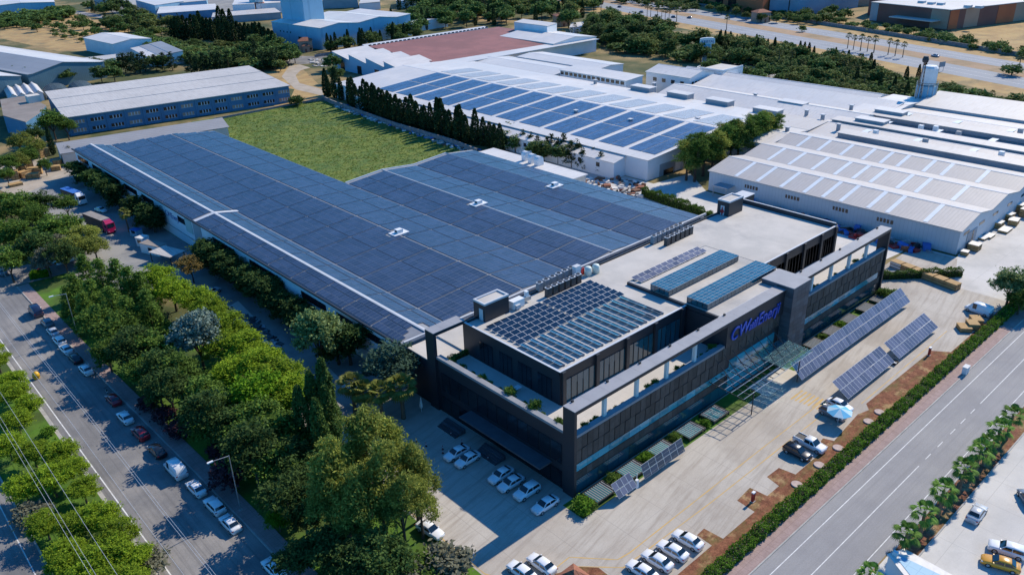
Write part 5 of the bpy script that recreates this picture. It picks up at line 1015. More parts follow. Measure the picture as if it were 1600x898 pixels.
# ---------------------------------------------------------------- vegetation
def leaf_quads(C, size, rng, up=0.5, aspect=0.55, droop=0.0):
    n = len(C); N = rng.normal(size=(n, 3)); N /= np.linalg.norm(N, axis=1)[:, None] + 1e-9; N[:, 2] = np.abs(N[:, 2]) + up; N /= np.linalg.norm(N, axis=1)[:, None]
    A = rng.normal(size=(n, 3)); A[:, 2] -= droop; A -= (A * N).sum(1)[:, None] * N; A /= np.linalg.norm(A, axis=1)[:, None] + 1e-9; B = np.cross(N, A)
    s = (size * rng.uniform(0.65, 1.35, n))[:, None]; a = A * s; b = B * s * aspect
    return np.stack([C - a, C - b * 0.9, C + a, C + b * 0.9], 1)
def lobes_cloud(lobes, rng, clump_r=0.9, dens=1.0, inner=0.15):
    """Leaf centres gathered in clumps over the outside of each lobe, a few within."""
    out = []
    for (cx, cy, cz, rx, ry, rz, k, m) in lobes:
        d = rng.normal(size=(k, 3)); d /= np.linalg.norm(d, axis=1)[:, None]; d[:, 2] = np.where(d[:, 2] < -0.35, -d[:, 2], d[:, 2])
        r = np.where(rng.random(k) < inner, rng.uniform(0.2, 0.7, k), rng.uniform(0.74, 1.06, k))
        P = np.array([cx, cy, cz]) + d * r[:, None] * np.array([rx, ry, rz])
        mm = int(m * dens); cr = clump_r * rng.uniform(0.6, 1.3, k)
        for p, c in zip(P, cr): out.append(p + rng.normal(size=(mm, 3)) * np.array([c, c, c * 0.62]) * 0.55)
    return np.concatenate(out)
def limbs(H, base, r0, targets, lean=(0, 0)):
    mb = MB(); top = Vector((lean[0], lean[1], base)); mb.tube((0, 0, -0.1), (lean[0] * .5, lean[1] * .5, base * .5), r0 * 1.15, r0 * .9, 8, False); mb.tube((lean[0] * .5, lean[1] * .5, base * .5), top, r0 * .9, r0 * .7, 8, False)
    for t in targets:
        t = Vector(t); m = top.lerp(t, 0.5) + Vector((0, 0, 0.08 * H)); mb.tube(top - Vector((0, 0, .1)), m, r0 * .5, r0 * .3, 6, False); mb.tube(m, t, r0 * .3, r0 * .1, 5, False)
    return mb
PROTO = {}
def reg(kind, H, tm, V, leaf, bark='bark'):
    PROTO.setdefault(kind, []).append((H, tm.mesh(kind + '_trunk', bark) if tm else None, quadmesh(kind + '_crown', V, [leaf])))
def reg_far(kind, H, tm, V, leaf, bark='bark'):
    q = [[tm.v[i] for i in (f if len(f) == 4 else (f[0], f[1], f[2], f[2]))] for f in tm.f if len(f) == 4] if tm else []
    VV = np.concatenate([V, np.array(q)]) if q else V; PROTO.setdefault(kind, []).append((H, None, quadmesh(kind, VV, [leaf, bark], [0] * len(V) + [1] * len(q))))
def broad_lobes(H, R, base, n, rng, k, m, flat=0.8):
    L = [(0, 0, base + (H - base) * .55, R * .72, R * .72, (H - base) * .48, k, m)]
    for i in range(n):
        a = 2 * PI * i / n + rng.uniform(-.4, .4); rr = R * rng.uniform(.45, .66); z = base + (H - base) * rng.uniform(.30, .72); s = R * rng.uniform(.34, .52)
        L.append((rr * math.cos(a), rr * math.sin(a), z, s, s, s * flat, int(k * .55), m))
    return L
for sd in range(3):
    rng = np.random.default_rng(10 + sd); L = broad_lobes(9, 3.8, 2.4, 8, rng, 34, 26); V = leaf_quads(lobes_cloud(L, rng, 0.75), 0.26, rng); reg('broad', 9, limbs(9, 2.6, .24, [l[:3] for l in L[1:6]]), V, 'leaf_broad')
    rng = np.random.default_rng(20 + sd); L = broad_lobes(8, 3.6, 1.6, 10, rng, 40, 30, .8); V = leaf_quads(lobes_cloud(L, rng, 0.62, inner=.05), 0.22, rng, up=.7, aspect=.4); reg('pine', 8, limbs(8, 2.4, .22, [l[:3] for l in L[1:7]]), V, 'leaf_pine')
    rng = np.random.default_rng(30 + sd); L = []
    for i in range(12):
        a = rng.uniform(0, 2 * PI); z = rng.uniform(6, 16); rr = 2.9 * math.sin(min(1, (z - 3) / 6) * PI / 2) * rng.uniform(.3, 1) * (1 if z < 13 else .6); s = rng.uniform(1.2, 2.0); L.append((rr * math.cos(a), rr * math.sin(a), z, s, s, s * 1.35, 22, 30))
    L.append((0, 0, 11, 1.8, 1.8, 5, 50, 26)); V = leaf_quads(lobes_cloud(L, rng, 0.85), 0.27, rng, up=.1, aspect=.38, droop=.9); reg('eucalyptus', 17, limbs(17, 5, .35, [l[:3] for l in L[:8]]), V, 'leaf_euc')
    rng = np.random.default_rng(40 + sd); n = 4200; z = rng.uniform(0.4, 15, n); pr = 1.25 * np.sin(np.clip(z / 15, 0.02, 1) ** .55 * PI) ** .55 + .12; a = rng.uniform(0, 2 * PI, n); rr = pr * (0.72 + .36 * rng.random(n)) * (1 + .13 * np.sin(a * 3 + z * 1.1) + .10 * np.sin(a * 5 - z * 2.3))
    V = leaf_quads(np.stack([rr * np.cos(a), rr * np.sin(a), z], 1), 0.27, rng, up=0, aspect=.45, droop=-2.0); tm = MB(); tm.tube((0, 0, -.1), (0, 0, 11), .22, .06, 7, False); reg('cypress', 15, tm, V, 'leaf_cypress_mid')
    rng = np.random.default_rng(50 + sd); C = []
    for i in range(130):
        z = rng.uniform(.08, 1) ** 1.15; zz = 1.0 + 10.5 * z; r = 2.6 * (1 - z) ** .85 * rng.uniform(.65, 1.1) + .1; a = rng.uniform(0, 2 * PI); C.append(np.array([r * math.cos(a), r * math.sin(a), zz - .15 * r]) + rng.normal(size=(34, 3)) * np.array([.36, .36, .2]))
    V = leaf_quads(np.concatenate(C), 0.24, rng, up=.4, aspect=.42, droop=.5); tm = MB(); tm.tube((0, 0, -.1), (0, 0, 11), .22, .04, 7, False); reg('conifer', 12, tm, V, 'leaf_broad')
    rng = np.random.default_rng(60 + sd); L = [(0, 0, 4, 1.7, 1.7, 3.6, 60, 26)] + [(rng.uniform(-.9, .9), rng.uniform(-.9, .9), rng.uniform(2, 6.6), 1.0, 1.0, 1.2, 18, 24) for _ in range(7)]; V = leaf_quads(lobes_cloud(L, rng, .62, inner=.05), .22, rng, up=.2, droop=-.6); tm = MB(); tm.tube((0, 0, -.1), (0, 0, 5), .2, .1, 7, False); reg('column_tree', 8, tm, V, 'leaf_dark')
    rng = np.random.default_rng(70 + sd); L = [(rng.uniform(-.5, .5), rng.uniform(-.5, .5), .75, .85, .85, .7, 22, 18) for _ in range(4)]; V = leaf_quads(lobes_cloud(L, rng, .34), .13, rng); tm = MB(); tm.tube((0, 0, -.1), (0, 0, .8), .06, .03, 5, False); reg('shrub', 1.7, tm, V, 'leaf_hedge')
rng = np.random.default_rng(80); L = broad_lobes(12, 5.0, 2.5, 10, rng, 40, 30, .95) + [(0, 0, 10, 2, 2, 1.8, 30, 26)]; V = leaf_quads(lobes_cloud(L, rng, .8), .30, rng, up=.2, aspect=.7); reg('plane_tree', 12, limbs(12, 3, .3, [l[:3] for l in L[1:8]]), V, 'leaf_plane')
V2 = V.copy(); reg('silver_tree', 12, limbs(12, 3, .3, [l[:3] for l in L[1:8]]), V2, 'leaf_silver')
# fan palms
def palm(kind, H, R, nf, leaf, seed, far=False):
    rng = np.random.default_rng(seed); tm = MB(); tm.tube((0, 0, -.1), (.05, .03, H * .55), .30, .22, 8, False); tm.tube((.05, .03, H * .55), (.1, 0, H), .22, .2, 8, False); Q = []
    for i in range(nf):
        a = 2 * PI * i * .381966 + rng.uniform(-.2, .2); e = math.radians(80 - 125 * (i / nf) + rng.uniform(-8, 8)); d = np.array([math.cos(a) * math.cos(e), math.sin(a) * math.cos(e), math.sin(e)]); st = R * rng.uniform(.45, .6); o = np.array([.1, 0, H]); hub = o + d * st; hub[2] -= .05 * R
        side = np.array([-math.sin(a), math.cos(a), 0]); upv = np.cross(d, side)
        Q.append([o + side * .03, o - side * .03, hub - side * .02, hub + side * .02])
        nb = 5 if far else 11
        for b in range(nb):
            th = math.radians(-78 + 156 * b / (nb - 1)); dd = d * math.cos(th) + side * math.sin(th); L = R * .55 * (0.75 + .25 * math.cos(th)); tip = hub + dd * L; tip[2] -= .28 * L + .1 * rng.random(); mid = hub + dd * L * .6; mid[2] -= .02; pw = np.cross(dd, upv) * L * (.17 if far else .11)
            Q.append([hub, mid - pw, tip, mid + pw])
    (reg_far if far else reg)(kind, H + R * .7, tm, np.array(Q), leaf, 'palm_bark')
palm('palm', 4.6, 2.15, 20, 'leaf_palm', 1); palm('palm', 4.3, 2.0, 18, 'leaf_palm', 2); palm('palm', 4.9, 2.2, 21, 'leaf_palm', 6); palm('yellow_palm', 6.0, 2.2, 30, 'leaf_palm_dry', 3); palm('far_palm', 8.2, 2.3, 22, 'leaf_palm_far', 4, True); palm('far_palm', 7.6, 2.3, 22, 'leaf_palm_far', 5, True)
# lighter versions for the distance: trunk and crown in one mesh
for sd in range(3):
    rng = np.random.default_rng(110 + sd); L = broad_lobes(8, 3.6, 0.9, 8, rng, 24, 17); V = leaf_quads(lobes_cloud(L, rng, .85, inner=.1), .44, rng, up=.6); tm = MB(); tm.tube((0, 0, -.1), (0, 0, 3.4), .22, .14, 5, False); reg_far('far_tree', 8, tm, V, 'leaf_far'); reg_far('far_olive', 8, tm, V, 'leaf_far_olive')
    rng = np.random.default_rng(120 + sd); n = 1100; z = rng.uniform(.1, 10, n); pr = 1.15 * np.sin(np.clip(z / 10, .02, 1) ** .5 * PI) ** .6 + .1; a = rng.uniform(0, 2 * PI, n); rr = pr * (.7 + .42 * rng.random(n)); V = leaf_quads(np.stack([rr * np.cos(a), rr * np.sin(a), z], 1), .36, rng, up=0, aspect=.5, droop=-1.5); tm = MB(); tm.tube((0, 0, -.1), (0, 0, 7), .2, .06, 5, False); reg_far('far_cypress', 10, tm, V, 'leaf_cypress')
    rng = np.random.default_rng(130 + sd); C = []
    for i in range(56):
        zz = rng.uniform(.05, 1); r = 2.3 * (1 - zz) ** .8 * rng.uniform(.6, 1.1) + .1; a = rng.uniform(0, 2 * PI); C.append(np.array([r * math.cos(a), r * math.sin(a), .8 + 8.6 * zz]) + rng.normal(size=(12, 3)) * np.array([.42, .42, .22]))
    V = leaf_quads(np.concatenate(C), .38, rng, up=.4, droop=.4); tm = MB(); tm.tube((0, 0, -.1), (0, 0, 8), .2, .05, 5, False); reg_far('far_conifer', 10, tm, V, 'leaf_cypress')
    rng = np.random.default_rng(140 + sd); L = [(0, 0, 1.1, 1.4, 1.4, 1.0, 16, 10), (.9, .3, .8, .8, .8, .7, 8, 9), (-.7, -.6, .9, .9, .9, .7, 8, 9)]; V = leaf_quads(lobes_cloud(L, rng, .6), .34, rng); tm = MB(); tm.tube((0, 0, -.1), (0, 0, 1), .1, .05, 4, False); reg_far('far_shrub', 2.2, tm, V, 'leaf_far')
TR = random.Random(7)
CATS = dict(palm='palm', yellow_palm='palm', far_palm='palm', shrub='shrub', far_shrub='shrub')
NAMES = dict(broad='broadleaf_tree', pine='pine_tree', eucalyptus='eucalyptus_tree', cypress='cypress_tree', conifer='conifer_tree', column_tree='columnar_tree', shrub='shrub', plane_tree='plane_tree', silver_tree='silver_poplar', palm='fan_palm', yellow_palm='fan_palm', far_palm='fan_palm', far_tree='broadleaf_tree', far_olive='olive_tree', far_cypress='cypress_tree', far_conifer='conifer_tree', far_shrub='shrub')
def plant(kind, p, h, label, group=None, wide=1.0, leaf=None, z=0.0, v=None):
    P = PROTO[kind]; H, tme, cme = P[TR.randrange(len(P)) if v is None else v]; s = h / H; sc = (s * wide, s * wide, s); rz = TR.uniform(0, 2 * PI)
    def setleaf(o):
        if leaf: o.material_slots[0].link = 'OBJECT'; o.material_slots[0].material = MT[leaf]
    if tme is None:
        o = link(NAMES[kind], cme, None, (p[0], p[1], z), rz, sc); tag(o, label, CATS.get(kind, 'tree'), group); setleaf(o); return o
    t = thing(NAMES[kind], label, CATS.get(kind, 'tree'), (p[0], p[1], z), rz, group); t.scale = sc
    link('trunk' if kind != 'shrub' else 'stem', tme, t); setleaf(link('crown' if kind != 'shrub' else 'foliage', cme, t)); return t
def clampx(p, a, b): return (min(max(p[0], a), b), p[1])
# pines on the road median
for k, (p, h) in enumerate((((-51.1,102.4), 5), ((-50.6,91.8), 5), ((-53.8,87.2), 5.4), ((-51.6,81.5), 4.6), ((-55.6,77.6), 5), ((-58.6,70.4), 5.2), ((-56.2,65.2), 5), ((-52.6,62.1), 5.3), ((-52.5,56.0), 5), ((-56.0,55.3), 5.4), ((-59.6,56.8), 5), ((-53.1,50.6), 4.4), ((-59.6,46.0), 4.6), ((-56.3,42.8), 5), ((-53.5,41.1), 5.5), ((-52.2,36.1), 5.2), ((-58.9,37.0), 5), ((-55.4,32.5), 5.6), ((-52.2,30.5), 4.8), ((-62.1,36.2), 5), ((-58.5,30.7), 5.2), ((-55.1,26.4), 5.4), ((-49.2,109.6), 5))):
    plant('pine', clampx(p, -59.5, -53), h, 'bright green low pine on the grassy road median', 'pines on the road median', 1.25)
plant('shrub', clampx((-50.5,30.2), -54, -51.8), 2.8, 'oleander bush with pink flowers at the median kerb', None, 1.5, 'leaf_grey'); plant('shrub', (-60.4,50.8), 2.8, 'grey-green oleander bush on the outer edge of the median', None, 1.5, 'leaf_grey'); plant('shrub', (-52.3,73.6), 1.6, 'low round shrub on the median lawn', None, 1.3)
# park strip between the left road and the hall
PK = 'trees of the park strip beside the left road'
for k, (p, h) in enumerate((((-18.1,112.1), 9), ((-17.6,104.8), 8.5), ((-15.8,97.0), 8), ((-15.6,89.7), 8), ((-16.7,78.7), 8.5), ((-17.9,68.8), 8.5), ((-19.2,59.9), 9), ((-19.1,53.8), 9.4), ((-20.4,72.6), 8), ((-23.4,62.1), 8), ((-22.3,47.3), 8.5), ((-19.5,46.8), 9))):
    plant('pine', p, h, 'yellow-green pine on the hall side of the park strip', PK, 1.15)
for k, (p, h) in enumerate((((-26.4,189.6), 10), ((-21.3,190.0), 9), ((-33.4,165.4), 10), ((-39.8,149.2), 9), ((-33.2,152.3), 10), ((-26.4,161.4), 10), ((-22.1,164.1), 9), ((-29.0,143.7), 9), ((-34.6,98.7), 9), ((-32.8,92.9), 9), ((-32.4,85.1), 9), ((-37.1,87.8), 7), ((-31.0,80.1), 9), ((-32.2,72.7), 9), ((-35.0,75.5), 7), ((-30.9,68.2), 9), ((-34.8,68.1), 7), ((-30.3,59.3), 8), ((-30.1,53.5), 8), ((-31.1,46.5), 8), ((-30.2,42.4), 8), ((-33.6,49.9), 6), ((-30.9,36.7), 8), ((-30.9,32.2), 8), ((-26.2,37.6), 9), ((-27.9,31.9), 8), ((-27.0,43.5), 9))):
    plant('broad', p, h, 'dark leafy tree crowding the park strip', PK, 1.1, 'leaf_dark' if k % 3 == 1 else None)
plant('broad', (-32.6,145.1), 8, 'thin grey half-bare tree behind the gate booth', None, .9, 'leaf_grey'); plant('broad', (-27.2,155.1), 7, 'grey-green tree beside the half-bare one near the gate', None, 1, 'leaf_grey')
for p, h, lb in (((-20.9,155.1), 8, 'olive yellow spreading tree overhanging the gate drive'), ((-20.7,148.2), 7, 'smaller olive yellow tree at the edge of the gate drive'), ((-24.8,148.9), 8, 'olive tree behind the spreading one at the gate drive')): plant('pine', p, h, lb, 'olive trees at the gate drive', 1.2, 'leaf_euc')
plant('broad', (-16.2,187.2), 7.5, 'round green tree nearest the parked white lorry', None, 1.1); 
for p, h in (((-28.7,126.4), 11), ((-27.6,118.7), 12), ((-24.9,115.9), 12), ((-24.7,108.7), 12), ((-23.2,106.6), 11), ((-33.6,116.8), 11), ((-32.0,110.9), 11), ((-30.9,101.7), 12), ((-29.5,96.9), 11), ((-25.4,96.9), 11), ((-34.8,107.4), 10), ((-35.7,115.8), 9)): plant('conifer', p, h, 'tall shaggy conifer at the gate end of the park strip', PK, 1.25)
plant('silver_tree', (-23.7,76.2), 12, 'silver-leaved poplar standing out pale in the park strip', None, .95)
plant('broad', (-25.2,50.7), 10, 'big bright round tree in the middle of the park strip', None, 1.1, 'leaf_bright'); plant('broad', (-31.6,59.4), 6.5, 'olive green bushy tree below the silver poplar', None, 1, 'leaf_euc')
for k, (p, h) in enumerate((((-36.1,63.0), 3), ((-36.3,57.8), 3), ((-36.5,70.2), 2.6), ((-35.6,39.0), 4.2), ((-33.9,47.4), 2.6))): plant('shrub', p, h, ['purple-leaved bush above the silver parked saloon', 'purple-leaved bush nearest the red parked car', 'dark purple bush in the shade of the park', 'purple plum tree beside the near lamp post', 'small purple bush behind the near lamp post'][k], 'purple bushes in the park strip', 1.1, 'leaf_purple')
for k, (p, h) in enumerate((((-23.6,36.3), 14), ((-20.9,37.2), 15), ((-19.1,36.1), 17), ((-20.5,33.2), 14), ((-23.4,31.2), 14))): plant('cypress', p, h, ['leftmost of the five columnar cypresses near the palms', 'second columnar cypress from the left near the palms', 'tallest slim cypress beside the plane tree', 'rightmost columnar cypress above the eucalyptus', 'columnar cypress standing in front of the others'][k], 'columnar cypresses near the office court', 1.1)
plant('plane_tree', (-7.1,60.3), 12, 'broad pale green plane tree by the dark car park', None, 1.0); plant('broad', (-3.5,41.0), 11, 'dark blue-green rounded tree against the white hall wall', None, 1.15, 'leaf_teal')
for k, (p, h) in enumerate((((-11.1,42.1), 8), ((-10.5,39.4), 7.5), ((-9.1,36.4), 8), ((-5.9,34.9), 8.5))): plant('yellow_palm', p, h, ['yellow-green fan palm farthest from the office', 'second yellow-green fan palm from the left', 'third yellow-green fan palm, before the dark rounded tree', 'yellow-green fan palm nearest the office'][k], 'fan palms in the office court', 1.2)
for k, (p, h) in enumerate((((-23.9,17.8), 17), ((-19.5,18.2), 15), ((-19.5,12.2), 14), ((-28.3,16.6), 16), ((-30.7,16.8), 14), ((-25.4,11.8), 16), ((-24.3,8.6), 13), ((-29.2,11.7), 14), ((-21.1,9.0), 11))): plant('eucalyptus', p, h, 'tall olive eucalyptus in the clump beside the office car park', 'eucalyptus clump', 1.0)
for k, (p, h) in enumerate((((-32.5,21.1), 5), ((-34.3,12.7), 7), ((-33.1,8.2), 7), ((-29.6,6.0), 8), ((-27.9,4.6), 5), ((-33.3,5.3), 6), ((-37.5,14.0), 6), ((-35.4,8.3), 5), ((-30.7,3.8), 5), ((-30.1,25.3), 7), ((-31.6,28.5), 6))): plant('broad', p, h, 'dark low tree in the shade below the eucalyptus clump', PK, 1.1, 'leaf_dark')
for p, h in (((-33.2, 23), 9), ((-32.4, 36), 11), ((-33.0, 51), 10), ((-34.2, 64), 9), ((-34.6, 82), 10)): plant('broad', p, h, 'tall dark tree right beside the left pavement', 'trees beside the left pavement', 1.0, 'leaf_dark')
plant('broad', (-34.9,24.4), 3.6, 'small bright round bush on the park lawn', None, 1.2, 'leaf_bright')
for k, (p, h) in enumerate((((-25.5,2.6), 3.4), ((-22.7,0.8), 4), ((-24.6,0.7), 3), ((-27.6,2.8), 3.5))): plant('shrub', p, h, 'grey-green bush at the lawn corner of the office car park', 'bushes at the lawn corner', 1.3, 'leaf_grey' if k % 2 else 'leaf_broad')
# columnar evergreens along the white hall wall
for k, (p, h) in enumerate((((-0.6,123.5), 8), ((-0.4,118.5), 8), ((-0.6,111.7), 8), ((-0.2,106.8), 8), ((-0.7,100.3), 8), ((-1.1,94.6), 8), ((-1.0,89.7), 8), ((-0.2,87.2), 7), ((-0.3,82.7), 7), ((-0.6,77.9), 7.5), ((-0.3,73.9), 7), ((-4.1,58.9), 8), ((-2.6,57.0), 8.6), ((-1.0,224.9), 7), ((-0.6,217.9), 7), ((-1.3,206.6), 8), ((-1.0,200.4), 8), ((-0.9,193.6), 8), ((-1.7,185.4), 8), ((-0.5,171.1), 8), ((-2.6,161.4), 8), ((-1.9,157.6), 8))):
    plant('column_tree', clampx(p, -40, -2.4), h, 'dark columnar evergreen against the long white hall wall', 'columnar evergreens along the hall wall', 1.75)
plant('broad', (-8.6,116.8), 7, 'rusty olive tree between the evergreens and the small shed roof', None, 1, 'leaf_rust'); plant('broad', (-2.7,180.5), 3, 'little tree beside the magenta lorry cab', None, .8, 'leaf_grey')
plant('yellow_palm', (-7.4,163.7), 7, 'lone fan palm at the bend of the service yard', None, .9)
for k, (p, h) in enumerate((((-17.8,246.7), 8), ((-13.9,249.3), 8), ((-9.5,254.1), 8), ((-7.2,275.0), 9), ((-20.4,237.6), 6), ((-4.5,265.5), 8))): plant('pine', p, h, 'dull green pine around the timber yard', 'pines around the timber yard', 1.1, 'leaf_euc' if k % 2 else 'leaf_broad')
plant('broad', (8.3,289.8), 12, 'big round green tree in front of the blue building corner', None, 1.05); plant('broad', (12.0,285.5), 9, 'second round green tree against the blue building', None, 1); plant('broad', (-0.4,281.4), 9, 'dark tree left of the big round one by the blue building', None, 1.1, 'leaf_dark'); plant('broad', (-8.2,240.1), 6, 'small round tree on the gravel of the timber yard', None, .9); plant('cypress', (1.3,267.3), 11, 'lone dark cypress before the grey shed gable', None, 1, 'leaf_cypress'); plant('broad', (2.4,250.4), 6, 'thin tree at the gable of the grey shed', None, .8, 'leaf_grey'); plant('shrub', (103.7,270.0), 4.5, 'round bush at the meadow corner of the blue building', None, 1.3, 'leaf_dark')
# hedges
def hedge(name, label, a, b, w, h, n, leaf, seed, flowers=0, size=.15):
    rng = np.random.default_rng(seed); d = np.array([b[0] - a[0], b[1] - a[1]]); L = np.linalg.norm(d); d /= L; nn = np.array([-d[1], d[0]])
    s = rng.uniform(0, L, n); side = rng.choice([0, 1, 2], n, p=[.48, .26, .26]); hh = h * (.84 + .20 * np.sin(s * 1.7) * np.sin(s * .53 + 1) + .12 * np.sin(s * .21 + seed) + .07 * rng.normal(size=n)); t = rng.uniform(-1, 1, n)
    o = np.where(side == 0, t * w / 2, np.where(side == 1, w / 2, -w / 2) * (.92 + .14 * np.sin(s * 2.3 + seed) + .1 * rng.normal(size=n))); z = np.where(side == 0, hh, rng.uniform(0.05, 1, n) * hh)
    C = np.stack([s * d[0] + o * nn[0], s * d[1] + o * nn[1], z], 1); V = leaf_quads(C, size, rng, up=.3); mats = [leaf]; mi = np.zeros(n, int)
    t = thing(name, label, 'hedge', (a[0], a[1], 0)); link('foliage', quadmesh('hedge_foliage', V, mats), t)
    core = MB(); hx = nn * w * .36; core.prism([(0 - hx[0], 0 - hx[1]), (d[0] * L - hx[0], d[1] * L - hx[1]), (d[0] * L + hx[0], d[1] * L + hx[1]), (hx[0], hx[1])], 0, h * .62); part(t, 'twigs', core, 'twig', world=False)
    if flowers:
        i = rng.choice(n, flowers); link('flowers', quadmesh('hedge_flowers', leaf_quads(C[i] + np.array([0, 0, .08]), size * .7, rng), ['flower_pale']), t)
    return t
hedge('oleander_hedge', 'long clipped oleander hedge between the office yard and the pink pavement', (-36, -23.1), (121, -23.1), 1.8, 1.45, 40000, 'leaf_hedge', 3, 2600)
hedge('conifer_hedge', 'dark conifer hedge behind the timber stacks at the end of the office yard', (100.5, 6.8), (118.5, -9.0), 1.3, 2.0, 5000, 'leaf_broad', 4, 0, .17)
hedge('conifer_hedge', 'upright conifer hedge along the far edge of the solar hall', (112.8,79.2), (109.0,52.1), 1.6, 3.0, 9000, 'leaf_broad', 5, 0, .2)
hedge('clipped_hedge', 'small bright clipped hedge beside the gate booth', (-36.2,148.9), (-32.0,147.3), 2.2, 1.6, 3000, 'leaf_bright', 6, 0, .16)
# loose tufts over the meadow (nobody could count them)
rng = np.random.default_rng(77); mp_ = [(44.5, 132), (59, 276), (98, 274), (115, 270), (117, 262), (112, 173), (107, 150), (99, 133)]
pts = np.array(scatter(mp_, 9000, 0.02, 77)); pts = np.repeat(pts, 2, 0) + rng.normal(size=(len(pts) * 2, 2)) * .3
o = link('meadow_tufts', quadmesh('meadow_tufts', leaf_quads(np.column_stack([pts, rng.uniform(.02, .16, len(pts))]), .36, rng, up=.9, aspect=.35, droop=-.6), ['leaf_tuft'])); tag(o, 'uneven grass tufts growing over the meadow', 'grass', kind='stuff')
# palms along the forecourt
for k, (p, h) in enumerate((((54.3,-38.6), 6.6), ((46.7,-37.9), 6.4), ((40.8,-38.1), 6.2), ((33.8,-38.6), 6.4), ((27.7,-39.0), 6.2), ((22.1,-39.5), 6), ((12.6,-38.3), 5.2), ((50.1,-38.1), 5.6), ((59.8,-39.1), 6.2))):
    plant('palm', (p[0], -38.5 if k != 6 else p[1]), h, ['fan palm in the forecourt row, second from the far end', 'fan palm in the middle of the forecourt row', 'fan palm above the gap to the silver car', 'fan palm left of the silver car on the forecourt', 'fan palm second nearest the white kiosk', 'fan palm nearest the white kiosk roof corner', 'fan palm at the road side of the white kiosk', 'shorter fan palm tucked in the forecourt row', 'fan palm at the far right end of the row'][k], 'fan palms along the forecourt', .92)
# strip by the facade and the terraces
for k, (x, y, h) in enumerate(((-0.6, -2.6, 1.9), (0.6, -3.3, 1.2), (-1.4, -3.2, 1.1), (7.0, -1.6, 1.5), (14.5, -1.6, 1.4), (22.0, -1.6, 1.4), (28.8, -2.5, 1.2), (70, -1.4, 1.2), (77, -1.4, 1.2), (95.6, -2.4, 2.2), (97.2, -3.4, 2.0), (96.4, -1.2, 1.8))): plant('shrub', (x, y), h, 'clipped shrub in the grass strip of the office front', 'shrubs at the foot of the office front', 1.15, 'leaf_broad' if k % 2 else None)
for k, y in enumerate((5.0, 8.2, 10.5, 12.2, 15.4, 18, 20.4, 22.2, 24.8, 27.5, 30.2)): plant('shrub', (1.75, y), (1.6, .9, 2.2, 1.0, 2.1, .9, 1.1, 1.5, 1.0, 1.2, 1.4)[k], 'potted shrub in the west terrace planter of the office', 'terrace planter shrubs', .8, 'leaf_broad', z=9.6)
for k, x in enumerate((4.2, 5.6, 6.6, 9.6, 11, 12.6, 16.4, 18.6, 20.4, 24, 26.4, 28.0, 31.5, 33, 34.8, 36.0, 68.5, 70.2, 71.6, 76, 78.6, 83.4, 85.4, 87, 91, 93.4)): plant('shrub', (x, 1.7), TR.uniform(.7, 1.5), 'small shrub in the front terrace planter of the office', 'front terrace planter shrubs', .8, 'leaf_broad', z=9.6)
hedge('terrace_hedge', 'leafy hedge filling the corner planter of the office terrace', (1.7, 2.6), (1.7, 5.0), .9, .9, 700, 'leaf_hedge', 9, 0, .12).location.z = 9.5
hedge('terrace_hedge', 'spiky hedge at the back of the west terrace', (1.7, 31.4), (6.2, 31.4), .8, 1.3, 800, 'leaf_broad', 10, 0, .12).location.z = 9.3

# ---------------------------------------------------------------- trees in the distance
def row(kind, pts, h, label, group, wide=1.0, leaf=None, jit=.12, z=0):
    for p in pts: plant(kind, p, h * TR.uniform(1 - jit, 1 + jit), label, group, wide, leaf, z)
cy = [(122.9,278.9), (122.6,274.9), (123.0,270.4), (121.6,263.7), (120.3,253.4), (118.8,247.4), (118.4,244.2), (118.0,241.0), (116.8,235.1), (116.6,231.8), (116.4,228.6), (114.5,223.8), (114.3,220.7), (114.5,217.2), (114.3,214.1), (114.1,211.1), (114.3,207.7), (114.3,204.6), (114.3,201.5), (114.4,198.3), (114.6,195.1), (114.8,191.9), (114.6,189.1), (114.7,186.0), (115.1,182.8), (114.5,179.2), (114.3,176.6), (113.9,173.0), (114.3,169.7), (113.8,166.4), (113.5,162.7), (114.4,159.1), (115.1,155.8), (115.0,152.2), (114.9,148.6), (114.1,144.6)]
for k, p in enumerate(cy): plant('far_cypress', (p[0] + 1.5 + TR.uniform(-.6, .6), p[1] + 1), TR.uniform(9.0, 14.0), 'dark pointed cypress in the row along the meadow wall', 'cypress row along the meadow wall', TR.uniform(1.0, 1.35))
for k, p in enumerate(cy[1::2]): plant('far_tree', (p[0] + 3.2, p[1] + 3), TR.uniform(3.5, 5.5), 'low dark bush at the foot of the cypress row', 'bushes at the foot of the cypress row', 1.1)
for p, h in (((143.3,300.8), 8), ((119.9,148.0), 6.5), ((118.8,141.7), 6), ((126.8,153.1), 7), ((117.3,129.4), 7), ((117.0,125.3), 7), ((119.1,120.7), 7), ((119.9,117.6), 6.5)): plant('far_tree', p, h, 'leafy tree beside the solar-field hall wall', 'leafy trees by the solar-field hall', 1.1)
for p, h in (((119.7,131.3), 8), ((121.9,126.6), 9), ((119.0,114.4), 9.5), ((119.4,109.8), 8), ((120.7,103.1), 7.5), ((122.4,114.9), 9), ((121.2,122.8), 8.5), ((121.5,136.3), 8), ((121.9,140.7), 8), ((119.8,126.6), 8.5), ((123.7,109.2), 7), ((123.5,122.6), 9.5)): plant('far_conifer', p, h, 'pointed conifer in front of the solar-field hall wall', 'conifers by the solar-field hall', 1.0)
